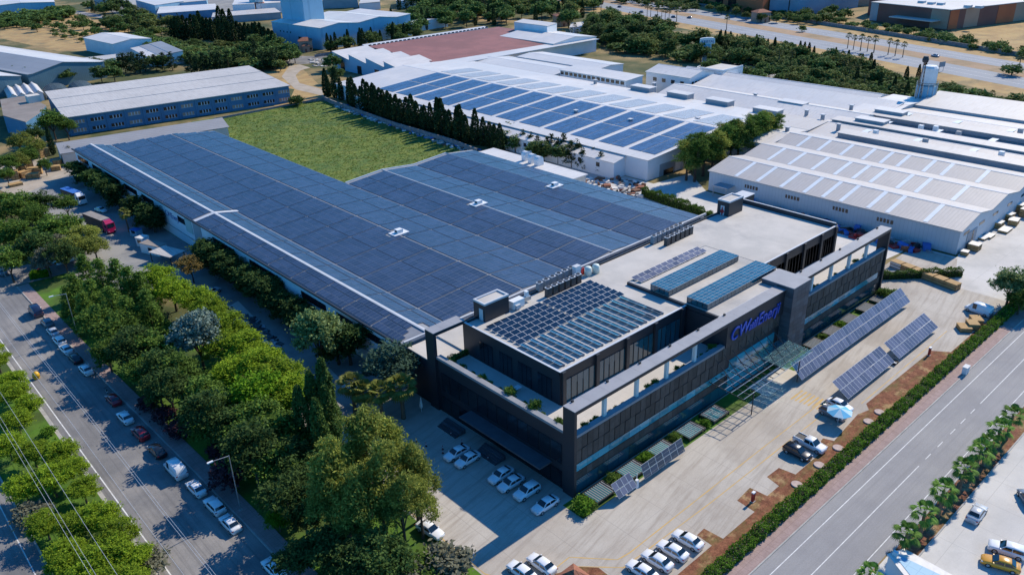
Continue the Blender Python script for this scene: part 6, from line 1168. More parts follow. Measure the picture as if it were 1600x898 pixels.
for k, (p, h) in enumerate((((133.3,78.6), 13), ((134.0,76.0), 13.5), ((140.5,77.5), 14), ((145.2,77.4), 14), ((151.6,78.7), 14.5), ((157.2,78.8), 14.5), ((161.3,78.6), 14.5), ((165.7,78.2), 14), ((170.1,77.8), 14.5), ((174.7,77.3), 14), ((179.3,76.9), 13), ((141.9,83.0), 12), ((158.2,82.0), 13))): plant('eucalyptus', p, h * .95, 'tall mixed green tree in the clump between solar-field hall and gabled warehouse', 'tree clump beside the gabled warehouse', 1.6, ['leaf_euc', 'leaf_broad', 'leaf_broad'][k % 3])
plant('broad', (109.6,-21.5), 8.5, 'full leafy tree at the right edge above the hedge end', None, 1.1, 'leaf_plane'); plant('broad', (113.2,-24.3), 8, 'second leafy tree cut off by the right edge', None, 1.1, 'leaf_plane'); plant('broad', (106.9,-24.6), 6, 'lower leafy tree in front of the two at the right edge', None, 1.2); plant('broad', (116.8,-25.4), 9, 'third leafy tree just outside the right edge', None, 1.1)
plant('far_tree', (159.0,329.8), 9, 'round tree by the saw-tooth factory corner', None, 1.2); plant('far_tree', (191.6,387.3), 7, 'dark tree beside the tan gatehouse', None, 1.2)
# the belt between the white halls and the highway
def wood(poly, n, dmin, seed, label, group, kinds, h0, h1, wide=1.2):
    rn = random.Random(seed)
    for p in scatter(poly, n, dmin, seed):
        k = rn.choice(kinds); plant(k, p, rn.uniform(h0, h1) * (1.15 if 'cypress' in k or 'conifer' in k else 1), label, group, wide if 'tree' in k or 'olive' in k else 1.0)
def wood_mass(name, poly, n, dmin, seed, label, kinds, h0, h1, wide=1.2):
    """A far wood that reads as one mass: one object of real trees."""
    rn = random.Random(seed); VV = []; MI = []
    for p in scatter(poly, n, dmin, seed):
        k = rn.choice(kinds); H, _, me = PROTO[k][rn.randrange(len(PROTO[k]))]; nv = len(me.vertices); co = np.empty(nv * 3, np.float32); me.vertices.foreach_get('co', co); co = co.reshape(-1, 3)
        s = rn.uniform(h0, h1) * (1.15 if 'c' in k[4:5] else 1) / H; a = rn.uniform(0, 2 * PI); w_ = s * (wide if 'c' not in k[4:5] else 1); x = co[:, 0] * w_; y = co[:, 1] * w_
        VV.append(np.stack([x * math.cos(a) - y * math.sin(a) + p[0], x * math.sin(a) + y * math.cos(a) + p[1], co[:, 2] * s], 1).reshape(-1, 4, 3)); mi = np.empty(len(me.polygons), np.int32); me.polygons.foreach_get('material_index', mi); MI.append(np.where(mi == 1, 3, {'far_tree': 0, 'far_shrub': 0, 'far_olive': 1}.get(k, 2)))
    o = link(name, quadmesh(name, np.concatenate(VV), ['leaf_far', 'leaf_far_olive', 'leaf_cypress', 'bark'], np.concatenate(MI))); return tag(o, label, 'wood', kind='stuff')
wood([(296.8,278.0), (385.9,346.1), (377.4,303.2), (348.5,229.8), (298.5,191.6), (301.7,235.4)], 60, 5, 1, 'tree in the dense belt behind the white halls', 'trees behind the white halls', ['far_tree', 'far_tree', 'far_olive', 'far_conifer'], 7, 12)
wood([(302.0,187.2), (348.1,222.6), (350.3,183.5), (339.8,139.8), (304.2,84.6), (275.2,70.5), (294.1,118.7), (312.2,160.0)], 75, 5.5, 2, 'tree in the belt between the sign tower and the silo', 'trees between sign tower and silo', ['far_tree', 'far_tree', 'far_olive', 'far_cypress', 'far_palm'], 5, 9.5)
wood([(286.1,147.4), (301.0,139.1), (282.3,100.3), (268.4,76.7), (263.9,96.6), (273.1,126.1)], 28, 5, 3, 'rounded tree in the car park behind the white sheds', 'trees in the far car park', ['far_tree', 'far_olive'], 4.5, 8)
wood([(264.1,58.2), (297.6,72.1), (291.9,34.1), (280.6,9.3), (244.7,-0.3), (246.1,19.3)], 70, 5, 4, 'scrubby tree in the belt beyond the right-hand sheds', 'trees beyond the right-hand sheds', ['far_tree', 'far_olive', 'far_shrub', 'far_palm'], 4, 8)
wood_mass('undergrowth', [(295.1,276.4), (392.3,355.0), (379.9,299.7), (352.4,232.6), (295.9,188.9), (298.5,232.8)], 90, 4, 31, 'undergrowth below the trees behind the white halls', ['far_shrub', 'far_shrub', 'far_tree'], 3, 5.5, 1.5)
wood_mass('undergrowth', [(299.0,185.1), (351.9,225.3), (353.9,185.7), (343.1,141.5), (306.7,85.7), (274.1,70.1), (291.5,117.3), (309.2,158.1)], 150, 4, 32, 'undergrowth below the belt between sign tower and silo', ['far_shrub', 'far_shrub', 'far_tree'], 3, 5.5, 1.6)
wood_mass('undergrowth', [(261.6,57.9), (302.0,74.8), (295.2,35.2), (285.6,10.7), (240.7,-1.4), (243.6,18.5)], 150, 4, 33, 'undergrowth beyond the right-hand sheds', ['far_shrub', 'far_shrub', 'far_olive'], 2.6, 5, 1.6)
wood_mass('undergrowth', [(105.9,432.6), (136.9,507.2), (171.7,420.7), (153.1,373.6), (135.5,358.8)], 120, 4, 34, 'undergrowth around the far cypress row', ['far_shrub', 'far_olive', 'far_tree'], 3, 6, 1.5)
row('far_tree', [(269.4,165.2), (267.2,158.1), (263.9,150.5), (268.5,144.9), (267.6,139.2), (288.8,149.1)], 8, 'leafy tree just behind the white roofs near the round pavilion', 'trees near the round pavilion', 1.2)
row('far_cypress', [(356.4,219.4), (356.0,216.0), (355.9,212.4), (352.4,205.7), (351.3,199.8), (349.6,191.2), (346.3,181.8), (342.7,160.3), (344.2,158.5), (342.2,154.8), (342.1,151.8), (334.2,138.2), (334.0,135.7), (334.7,129.2), (332.7,120.9), (333.7,117.1), (322.5,88.9), (326.9,88.1)], 8.5, 'slim cypress on the near verge of the highway', 'cypresses on the highway verge')
row('far_palm', [(429.1,333.4), (430.5,331.2), (425.0,320.5), (423.9,315.9), (422.7,311.8), (424.2,309.5), (422.0,301.0), (408.5,250.3)], 8.5, 'tall palm in the left group on the highway median', 'left palms on the highway median')
row('far_palm', [(387.8,156.0), (385.8,151.6), (384.2,146.7), (384.5,142.9), (382.8,138.4), (381.6,130.0), (380.1,125.5), (378.8,120.8), (369.9,62.2)], 8.5, 'tall palm in the right group on the highway median', 'right palms on the highway median')
plant('far_shrub', (363.4,62.8), 5, 'round dark bush by the last highway palm', None, 1.3); plant('far_shrub', (429.2,207.7), 4, 'lone conical bush on the highway verge', None, .9)
# shrubs along the far fence
wood_mass('fence_shrubs', [(x + 87 * HD.x, y - 87 * HD.y) for x, y in HA[:5]] + [(x + 104 * HD.x, y - 104 * HD.y) for x, y in reversed(HA[:5])], 190, 3.5, 5, 'dense shrubs lining the ground behind the highway fence', ['far_shrub', 'far_tree'], 3.2, 4.6, 1.4)
wood([(469.4,171.6), (455.3,128.5), (435.4,80.7), (411.7,73.0), (426.1,110.0), (445.5,158.5)], 26, 6, 6, 'scattered bush on the dry ground by the distribution centre', 'bushes by the distribution centre', ['far_shrub'], 2.5, 4.5, 1.5)
wood([(467.6,310.0), (447.2,243.2), (472.8,196.9), (526.5,224.1), (475.4,260.6), (498.7,320.2)], 40, 6, 7, 'tree in front of the orange building', 'trees in front of the orange building', ['far_tree', 'far_shrub', 'far_olive'], 4, 7)
wood_mass('nursery_shrubs', [(488.1,416.7), (471.1,318.4), (511.3,347.5), (524.7,433.4)], 45, 7, 8, 'rows of shrubs in the nursery beyond the highway', ['far_shrub', 'far_tree'], 3, 5.5, 1.4)
# behind the red roof and the blue factory
row('far_tree', [(188 + 3.6 * k, 347.5 + .6 * math.sin(k)) for k in range(26)], 5.2, 'small round clipped tree in the row behind the red roof', 'clipped row behind the red roof', .95)
wood_mass('dark_wood', [(229.2,421.2), (270.2,413.9), (327.7,399.0), (338.7,383.6), (389.2,438.7), (375.6,504.1), (311.1,470.2)], 80, 6.5, 9, 'dark trees forming the wood behind the red roof', ['far_tree', 'far_tree', 'far_conifer', 'far_cypress'], 7, 13)
wood_mass('large_wood', [(343.4,552.3), (439.8,528.6), (504.8,528.4), (467.2,398.4), (392.0,367.6), (347.6,328.8), (346.9,372.2), (371.7,449.9), (338.2,498.8)], 105, 7, 10, 'trees forming the large wood at the top of the view', ['far_tree', 'far_tree', 'far_conifer', 'far_olive', 'far_cypress'], 8, 15)
row('far_palm', [(306.6,301.0), (317.3,304.0), (315.7,297.5), (334.4,317.4), (321.5,298.5)], 7, 'palm in the garden beyond the red roof', 'palms beyond the red roof')
row('far_tree', [(208.3,286.3), (208.1,280.6), (213.4,279.9), (218.0,280.1), (250.7,276.8), (256.3,276.3), (262.2,275.6), (249.2,265.8), (268.2,274.8), (280.3,280.6), (290.1,282.8), (299.6,286.0), (311.5,286.4)], 6.5, 'green tree in the gap between red roof and white sheds', 'trees between red roof and white sheds', 1.25)
# left background
row('far_cypress', [(150.2,526.2), (151.9,523.9), (152.4,518.5), (158.0,525.4), (157.5,516.5), (161.9,520.3), (161.0,511.8), (168.1,521.7), (164.5,507.1), (166.3,504.8), (165.4,496.6), (170.0,499.8), (169.1,491.7), (168.5,483.4), (170.2,481.1), (169.6,473.0), (174.2,475.9), (170.7,462.9), (172.6,460.4), (171.7,453.0), (175.9,456.0), (169.7,439.1), (173.8,441.9), (170.7,429.8), (170.1,422.7), (166.9,411.6), (181.7,555.6), (200.8,563.6), (199.8,553.4), (202.9,549.1)], 15, 'tall dark cypress in the far row left of the blue factory', 'far cypress row', 1.4)
row('far_conifer', [(80.2,426.9), (80.5,420.6), (83.2,420.2), (82.7,412.0), (86.1,413.7), (89.6,415.4), (103.8,386.2), (105.4,381.4), (109.3,382.2), (111.6,382.3), (115.6,383.2), (117.8,380.6), (122.6,380.5), (129.1,384.6), (134.6,384.0), (134.4,371.9), (133.6,361.1), (141.1,369.7), (139.7,359.5), (93.7,410.2), (96.9,406.3), (101.4,406.8)], 11, 'dark conifer in the row behind the blue building roof', 'conifer row behind the blue building', 1.2)
row('far_tree', [(31.6,435.6), (32.7,423.9), (36.6,424.4), (43.4,426.6), (47.2,411.6), (56.5,427.1), (61.4,432.4), (62.6,425.3), (68.1,430.0), (68.6,417.9), (74.5,422.2), (95.6,420.0), (97.7,411.3), (67.1,398.0), (61.2,399.9)], 8.5, 'green tree in front of the grey warehouse gables', 'trees before the grey warehouse', 1.2)
wood_mass('slope_scrub', [(138.9,541.2), (131.8,452.8), (152.2,391.2), (140.1,353.0), (130.8,364.5), (117.3,418.4), (105.6,446.6), (135.2,555.8)], 120, 4.5, 11, 'scrub covering the slope behind the blue building', ['far_tree', 'far_olive', 'far_shrub', 'far_shrub'], 3.5, 6.5, 1.3)
wood([(136.5,634.8), (172.2,681.3), (180.1,592.4), (163.3,528.1), (140.4,539.3), (136.7,579.2)], 42, 8, 12, 'tree at the edge of the dry field in the far left', 'trees at the edge of the dry field', ['far_tree', 'far_olive', 'far_conifer'], 6, 11, 1.3)
wood_mass('bush_belt', [(96.5,775.0), (128.5,781.0), (158.9,793.2), (144.7,735.1), (113.6,723.1), (87.9,695.7), (78.9,696.2)], 60, 7, 13, 'belt of bushes below the far white warehouse', ['far_tree', 'far_shrub'], 4, 8, 1.5)
wood([(90.7,697.9), (118.8,743.3), (142.9,737.7), (153.4,641.6), (137.3,594.3), (101.9,553.0), (97.7,596.0)], 46, 10, 14, 'scattered bush on the golden dry field', 'bushes on the dry field', ['far_shrub', 'far_shrub', 'far_shrub', 'far_tree'], 2.5, 6.5, 1.5)
wood([(156.5,748.1), (202.1,858.6), (186.2,661.3), (170.7,669.5)], 20, 8, 15, 'tree among the far left yards', 'trees among the far left yards', ['far_tree', 'far_conifer'], 8, 13, 1.2)
wood([(188.3,484.9), (164.9,399.5), (160.0,371.4), (143.9,360.2), (137.2,393.5)], 30, 5, 16, 'tree left of the tan gatehouse', 'trees left of the tan gatehouse', ['far_tree', 'far_tree', 'far_conifer'], 6, 11, 1.2)
wood([(189.8,397.2), (216.2,394.8), (259.5,399.2), (250.1,375.7), (202.5,373.4), (192.4,379.0)], 24, 5, 17, 'tree in the gap between blue factory and red roof', 'trees between blue factory and red roof', ['far_tree', 'far_tree', 'far_cypress'], 7, 12, 1.2)
wood([(-36, 165), (-24, 165), (-24, 215), (-50, 240), (-60, 240)], 26, 5, 18, 'dense tree between the service yard and the left road', 'trees beyond the gate', ['broad'], 7, 10, 1.1)

# ---------------------------------------------------------------- number the members of rows so that each label names one
ONES = 'first second third fourth fifth sixth seventh eighth ninth tenth eleventh twelfth thirteenth fourteenth fifteenth sixteenth seventeenth eighteenth nineteenth'.split()
def ordw(n):
    if n <= 19: return ONES[n - 1]
    t, r = divmod(n, 10); return ['', '', 'twent', 'thirt', 'fort'][t] + 'ieth' if r == 0 else ['', '', 'twenty', 'thirty', 'forty'][t] + '-' + ONES[r - 1]
def rank(label, key, ref, short=None):
    L_ = sorted([o for o in COL.objects if o.parent is None and o.get('label') == label], key=key)
    for n, o in enumerate(L_): o['label'] = '%s, %s from %s' % (short or label, ordw(n + 1), ref)
rank('bright green low pine on the grassy road median', lambda o: o.location.y, 'the bottom edge')
rank('dark columnar evergreen against the long white hall wall', lambda o: o.location.y, 'the office')
rank('dark pointed cypress in the row along the meadow wall', lambda o: -o.location.y, 'the blue building end', 'dark pointed cypress by the meadow wall')
rank('low dark bush at the foot of the cypress row', lambda o: -o.location.y, 'the blue building end')
rank('slim cypress on the near verge of the highway', lambda o: -o.location.y, 'the sign tower')
rank('tall palm in the left group on the highway median', lambda o: -o.location.y, 'the left'); rank('tall palm in the right group on the highway median', lambda o: -o.location.y, 'the left')
rank('small round clipped tree in the row behind the red roof', lambda o: o.location.x, 'the saw-tooth end', 'small round clipped tree behind the red roof')
rank('tall dark cypress in the far row left of the blue factory', lambda o: -o.location.y, 'the far end', 'tall dark cypress left of the blue factory'); rank('dark conifer in the row behind the blue building roof', lambda o: o.location.x, 'the left')
rank('potted shrub in the west terrace planter of the office', lambda o: o.location.y, 'the front corner'); rank('small shrub in the front terrace planter of the office', lambda o: o.location.x, 'the front corner')
rank('clipped shrub in the grass strip of the office front', lambda o: o.location.x, 'the left'); rank('tall dark tree right beside the left pavement', lambda o: o.location.y, 'the bottom edge')
for lb in ('dark air-conditioning unit in the front row behind the packed solar array', 'grey air-conditioning unit in the back row behind the packed solar array', 'brown air-conditioning unit in the front row on the open roof', 'grey air-conditioning unit in the back row on the open roof'): rank(lb, lambda o: o.location.x, 'the left')
rank('green tree in front of the grey warehouse gables', lambda o: o.location.x, 'the left'); rank('green tree in the gap between red roof and white sheds', lambda o: o.location.x, 'the left'); rank('leafy tree just behind the white roofs near the round pavilion', lambda o: -o.location.y, 'the pavilion')
rank('pointed conifer in front of the solar-field hall wall', lambda o: -o.location.y, 'the left'); rank('leafy tree beside the solar-field hall wall', lambda o: -o.location.y, 'the left'); rank('palm in the garden beyond the red roof', lambda o: -o.location.y, 'the left'); rank('pale roof monitor with a dark shaded side on the white roofs', lambda o: -o.location.y, 'the left', 'pale roof monitor with a dark shaded side')


# ---------------------------------------------------------------- vehicles
def loft(mb, st):
    """Body from stations along x: each (x, [(y, z), ...]) half ring from keel to crown, mirrored."""
    rings = []
    for x, h in st:
        r = [(x, y, z) for y, z in h] + [(x, -y, z) for y, z in reversed(h) if abs(y) > 1e-6]; rings.append(r)
    n = len(rings[0]); b = len(mb.v)
    for r in rings: mb.v += r
    for k in range(len(rings) - 1):
        for i in range(n):
            j = (i + 1) % n; mb.f.append((b + k * n + i, b + k * n + j, b + (k + 1) * n + j, b + (k + 1) * n + i)); mb.m.append(mb.k)
    mb.f.append(tuple(b + i for i in reversed(range(n)))); mb.m.append(mb.k); mb.f.append(tuple(b + (len(rings) - 1) * n + i for i in range(n))); mb.m.append(mb.k)
    return mb
def ring(w, zb, zt, crown=0.03): return [(0, zb), (w * .86, zb), (w, zb + .18), (w * 1.0, zb + (zt - zb) * .62), (w * .95, zt - .05), (w * .80, zt), (0, zt + crown)]
WHEEL = None
def wheel_mesh(r=.33, w=.22):
    mb = MB(); n = 14
    mb.mat(0).tube((0, -w / 2, 0), (0, w / 2, 0), r, r, n); mb.mat(1)
    for s in (-1, 1): mb.tube((0, s * w / 2, 0), (0, s * (w / 2 + .012), 0), r * .64, r * .55, 10)
    return mb.mesh('wheel', ['rubber', 'rim'])
def make_car(kind, colour):
    t = thing('car', 'car', 'car'); K = dict(
        sedan=dict(L=4.55, W=.89, body=[(-2.27, .62, .78), (-2.2, .80, .95), (-1.6, .86, 1.02), (-.8, .89, .98), (.5, .89, .95), (1.0, .88, .93), (1.75, .85, .84), (2.15, .76, .74), (2.27, .6, .62)], cab=[(-1.75, 1.0), (-1.05, 1.40), (-.35, 1.46), (.25, 1.43), (1.05, .93)], cw=(.80, .62)),
        suv=dict(L=4.5, W=.93, body=[(-2.22, .72, .95), (-2.15, .86, 1.08), (-1.5, .92, 1.1), (.5, .93, 1.06), (1.0, .92, 1.05), (1.8, .88, .98), (2.15, .8, .86), (2.24, .64, .7)], cab=[(-2.08, 1.06), (-1.8, 1.58), (-.6, 1.66), (.2, 1.62), (.98, 1.04)], cw=(.84, .68)),
        pickup=dict(L=5.3, W=.93, body=[(-2.62, .82, .98), (-2.55, .90, 1.05), (-.9, .93, 1.05), (.9, .93, 1.05), (1.4, .92, 1.04), (2.2, .89, .98), (2.55, .8, .88), (2.64, .66, .72)], cab=[(-.75, 1.04), (-.6, 1.68), (.2, 1.74), (.7, 1.70), (1.42, 1.03)], cw=(.84, .70)),
        van=dict(L=5.2, W=.98, body=[(-2.6, .9, 1.1), (-2.55, .98, 1.2), (1.2, .98, 1.15), (1.9, .96, 1.08), (2.45, .88, .95), (2.58, .7, .75)], cab=[(-2.56, 1.15), (-2.46, 2.25), (0, 2.32), (1.0, 2.22), (1.95, 1.07)], cw=(.93, .80)))[kind]
    zb = .22
    mb = MB(); loft(mb, [(x, ring(w, zb, z)) for x, w, z in K['body']]); body = link('body', mb.mesh('car_body', colour, True), t)
    c = K['cab']; wb, wt = K['cw']; mb = MB(); zc = [z for _, z in c]; zlo = min(zc[0], zc[-1]) - .04
    def cw(z): return wb + (wt - wb) * max(0, min(1, (z - zlo) / (max(zc) - zlo)))
    loft(mb, [(x, [(0, zlo - .1), (wb, zlo - .1), (wb, zlo), (cw(z), max(z - .05, zlo + .01)), (cw(z) * .86, max(z, zlo + .02)), (0, z + .04)]) for x, z in c]); link('roof', mb.mesh('car_roof', colour, True), t)
    gl = 'carglass'
    def pane(nm, pts): mb = MB(); mb.poly(pts); mb.poly([(p[0] * .998, p[1] * .99, p[2] - .01) for p in reversed(pts)]); return link(nm, mb.mesh(nm, gl), t)
    (x3, z3), (x4, z4) = c[-2], c[-1]; f0, f1 = .08, .93; n = Vector((z3 - z4, 0, x4 - x3)).normalized() * .045
    def wpt(f, s): x = x4 + (x3 - x4) * f; z = z4 + (z3 - z4) * f; return (x + n.x, s * cw(z) * .90, z + n.z + .02)
    pane('windscreen', [wpt(f0, -1), wpt(f0, 1), wpt(f1, 1), wpt(f1, -1)])
    (x0, z0), (x1, z1) = c[0], c[1]; n2 = Vector((-(z1 - z0), 0, x1 - x0)).normalized() * .045
    def rpt(f, s): x = x0 + (x1 - x0) * f; z = z0 + (z1 - z0) * f; return (x + n2.x, s * cw(z) * .90, z + n2.z + .02)
    if kind != 'van': pane('rear_window', [rpt(.16, 1), rpt(.16, -1), rpt(.9, -1), rpt(.9, 1)])
    zt = max(zc) - .16; zl = zlo + .06
    def sx(z, a, b): return a[0] + (b[0] - a[0]) * (z - a[1]) / (b[1] - a[1])
    for s in (-1, 1):
        xa, xb = sx(zl, c[0], c[1]) + .18, sx(zl, c[-1], c[-2]) - .18; ya, yb = cw(zl) + .02, cw(zt) + .025; ta, tb = sx(min(zt, c[1][1]), c[0], c[1]) + .12, sx(min(zt, c[-2][1]), c[-1], c[-2]) - .08
        if kind == 'van': xa = ta = .15
        xm = (xa + xb) / 2 + .05
        for (p, q, r_, u_) in (((xa, xm - .05, xm - .05, ta),) if kind == 'van' else ((xa, xm - .05, xm - .05, ta), (xm + .05, xb, tb, xm + .05))):
            q4 = [(p, s * ya, zl), (q, s * ya, zl), (r_, s * yb, zt), (u_, s * yb, zt)]; pane('side_window', q4 if s > 0 else q4[::-1])
        x_f, w_f, z_f = K['body'][-2]; mb = MB(); mb.box(x_f - .12, s * w_f * .86 - .16, z_f - .17, x_f + .06, s * w_f * .86 + .12, z_f - .02); link('headlight', mb.mesh('headlight', 'lamp_clear'), t)
        x_r, w_r, z_r = K['body'][1]; mb = MB(); mb.box(x_r - .06, s * w_r * .84 - .14, z_r - .22, x_r + .1, s * w_r * .84 + .14, z_r - .07); link('tail_light', mb.mesh('tail_light', 'lamp_red'), t)
        mb = MB(); xmr = c[-1][0] - .25; mb.box(xmr, s * (wb + .04) - .1, zlo + .02, xmr + .14, s * (wb + .04) + .1, zlo + .16); link('mirror', mb.mesh('mirror', colour), t)
    r = .33 if kind == 'sedan' else .37; wm = wheel_mesh(r); ax = K['L'] / 2 - .88
    for x in (-ax, ax):
        for s in (-1, 1): link('wheel', wm, t, (x, s * (K['W'] - .10), r))
    if kind == 'pickup':
        mb = MB(); mb.box(-2.45, -.74, 1.055, -.85, .74, 1.10); link('load_bed', mb.mesh('load_bed', 'tarp_black'), t)
        for s in (-1, 1): mb = MB(); mb.box(-2.5, s * .80 - .05, 1.05, -.8, s * .80 + .05, 1.22); link('bed_rail', mb.mesh('bed_rail', colour), t)
    return t
CARS = {}
def car(kind, colour, p, deg, label, z=0.0, group='parked cars', name=None):
    c = CARS.get(kind)
    if c is None: c = CARS[kind] = make_car(kind, 'paint_white'); o = c; o.location = (p[0], p[1], z); o.rotation_euler = (0, 0, Rd(deg)); o['label'] = label; o['group'] = group; tgt = o
    else: tgt = dup(c, (p[0], p[1], z), Rd(deg), label, group)
    for ch in tgt.children:
        for sl_ in ch.material_slots:
            if ch.type == 'MESH' and ch.name.split('.')[0] in ('body', 'roof', 'mirror', 'bed_rail'): sl_.link = 'OBJECT'; sl_.material = MT[colour]
    tgt.name = name or {'sedan': 'saloon_car', 'suv': 'suv_car', 'pickup': 'pickup_truck', 'van': 'delivery_van'}[kind]
    tgt['category'] = {'sedan': 'car', 'suv': 'car', 'pickup': 'pickup', 'van': 'van'}[kind]
    return tgt
# along the left road
GL = 'cars parked along the left road'
for p, kd, cl, lb in (((-40.7,126.3), 'van', 'paint_navy', 'dark blue van at the far end of the roadside row'), ((-40.4,118.6), 'suv', 'paint_grey', 'dim grey car just behind the dark blue van'), ((-40.7,113.2), 'sedan', 'paint_silver', 'silver saloon in the shade, third in the roadside row'), ((-40.9,107.9), 'suv', 'paint_white', 'white hatchback ahead of a matching white one'), ((-41.0,103.1), 'sedan', 'paint_white', 'white saloon touching the black car in the row'), ((-40.8,97.8), 'sedan', 'paint_black', 'black saloon between two white ones by the road'), ((-40.7,91.5), 'sedan', 'paint_white', 'white saloon parked beside the yellow bin'), ((-40.5,76.6), 'sedan', 'paint_red', 'deep red saloon in tree shade by the kerb'), ((-41.0,69.1), 'sedan', 'paint_white', 'white saloon between the two red cars'), ((-40.8,62.3), 'suv', 'paint_red', 'bright red hatchback by the kerb'), ((-40.6,55.4), 'sedan', 'paint_black', 'black saloon ahead of the white van'), ((-40.4,48.2), 'van', 'paint_white', 'white delivery van in the roadside row'), ((-39.9,41.5), 'sedan', 'paint_white', 'white saloon right behind the delivery van'), ((-39.6,35.6), 'suv', 'paint_white', 'white hatchback beside the near lamp post'), ((-39.6,30.4), 'sedan', 'paint_white', 'white saloon just past the near lamp post'), ((-38.7,18.0), 'sedan', 'paint_white', 'white saloon cut off by the bottom edge')):
    car(kd, cl, clampx(p, -42, -39.2), 92, lb, .005, GL)
car('sedan', 'paint_grey', (-40.5,157.2), 92, 'dark car half out of view at the left edge', .01, GL)
def motorbike(p, deg):
    t = thing('motorbike', 'small white motorbike standing behind the red saloon', 'motorbike', (p[0], p[1], .005), Rd(deg)); wm = wheel_mesh(.29, .1)
    for x in (-.65, .65): link('wheel', wm, t, (x, 0, .29))
    mb = MB(); mb.hexa([(-.7, -.12, .45), (.5, -.12, .45), (.5, .12, .45), (-.7, .12, .45)], [(-.8, -.14, .8), (.35, -.1, .75), (.35, .1, .75), (-.8, .14, .8)]); part(t, 'body', mb, 'paint_white', world=False); mb = MB(); mb.box(-.75, -.13, .8, .05, .13, .88); part(t, 'seat', mb, 'rubber', world=False); mb = MB(); mb.tube((.65, 0, .3), (.45, 0, 1.05), .04); mb.tube((.45, -.35, 1.05), (.45, .35, 1.05), .03); part(t, 'fork', mb, 'darksteel', world=False)
motorbike(clampx((-40.7,80.6), -40.4, -39.6), 85)
# office car parks
for p, lb in (((-5.9,20.3), 'white saloon in the shaded bay nearest the palms'), ((-5.7,17.8), 'second white saloon in the shaded bays, beside the one nearest the palms'), ((-4.5,11.2), 'third white saloon in the shaded bays, after the gap'), ((-4.7,8.7), 'fourth white saloon in the shaded bays'), ((-4.3,5.6), 'fifth white saloon in the shaded bays'), ((-4.4,1.6), 'white saloon in the shaded bay nearest the office corner')): car('sedan' if 'fifth' not in lb else 'suv', 'paint_white', p, 180 + TR.uniform(-2, 2), lb, .006, 'white cars in the shaded office bays')
for p, lb in (((4.5,-17.1), 'white saloon in the sunny front bays nearest the red bollard'), ((1.4,-16.9), 'second white saloon from the red bollard in the front bays'), ((-1.5,-16.6), 'third white saloon from the red bollard in the front bays'), ((-4.4,-16.4), 'fourth white saloon from the red bollard, cut by the bottom edge'), ((-13.0,-6.4), 'white saloon near the tiled kiosk at the bottom edge'), ((-15.8,-5.5), 'white saloon left of the tiled kiosk, mostly below the edge')): car('sedan', 'paint_white', p, 91 + TR.uniform(-2, 2), lb, .006, 'white cars in the sunny front bays')
car('sedan', 'paint_white', (-19.7,9.2), -82, 'white saloon alone in the sun beside the lawn corner', .006); car('sedan', 'paint_white', (-19.5,16.5), -88, 'white car mostly hidden under the eucalyptus', .006)
car('pickup', 'paint_white', (36.0, -17.6), -92, 'white pickup with a black load cover in the front yard', .006); car('suv', 'paint_black', (32.6, -17.4), -92, 'black estate car next to the white pickup', .006); car('sedan', 'paint_white', (49.6, -15.6), -95, 'white saloon beside the blue umbrella', .006); car('suv', 'paint_grey', (46.4, -16.0), -93, 'dark car half under the blue umbrella', .006)
car('van', 'paint_white', (102.3,-18.6), 84, 'white camper van parked under the tree at the yard end', .006)
car('sedan', 'paint_silver', (37.8,-42.1), 2.4, 'silver saloon driving across the pale forecourt', .006); car('sedan', 'paint_taxi', (30.0,-47.9), 109.0, 'yellow taxi on the forecourt at the bottom right', .006); car('suv', 'paint_white', (33.2,-47.6), 105.7, 'white estate car next to the yellow taxi', .006); car('sedan', 'paint_grey', (46.0,-46.1), 40, 'dark car cut off by the right edge', .006)
# service yard and highway
car('sedan', 'paint_white', (-7.4,187.2), -75, 'white car behind the lorry near the wall', .01); car('sedan', 'paint_blue', (-8.4,215.1), -75, 'blue car at the far end of the service yard', .01); car('suv', 'paint_silver', (-8.1,107.7), 20, 'grey estate car in the dark yard by the plane tree', .01)
for p, cl, lb in (((462.8,389.2), 'paint_grey', 'first car on the far carriageway from the left'), ((447.1,353.6), 'paint_grey', 'second car on the far carriageway from the left'), ((437.2,315.4), 'paint_navy', 'dark car on the far carriageway below the palms'), ((440.9,303.9), 'paint_grey', 'grey car on the far carriageway right of the palms'), ((390.6,108.9), 'paint_silver', 'pale blue-grey car passing on the far carriageway at right')): car('sedan', cl, p, 73, lb, .012, 'cars on the highway')
for p, cl, lb in (((316.3,190.6), 'paint_white', 'white car by the sign tower'), ((315.5,176.2), 'paint_navy', 'dark car in the far car park'), ((311.2,169.9), 'paint_black', 'black car in the far car park'), ((312.7,153.7), 'paint_silver', 'silver car under the trees of the far car park')): car('sedan', cl, p, 60, lb, .006, 'cars in the far car park')
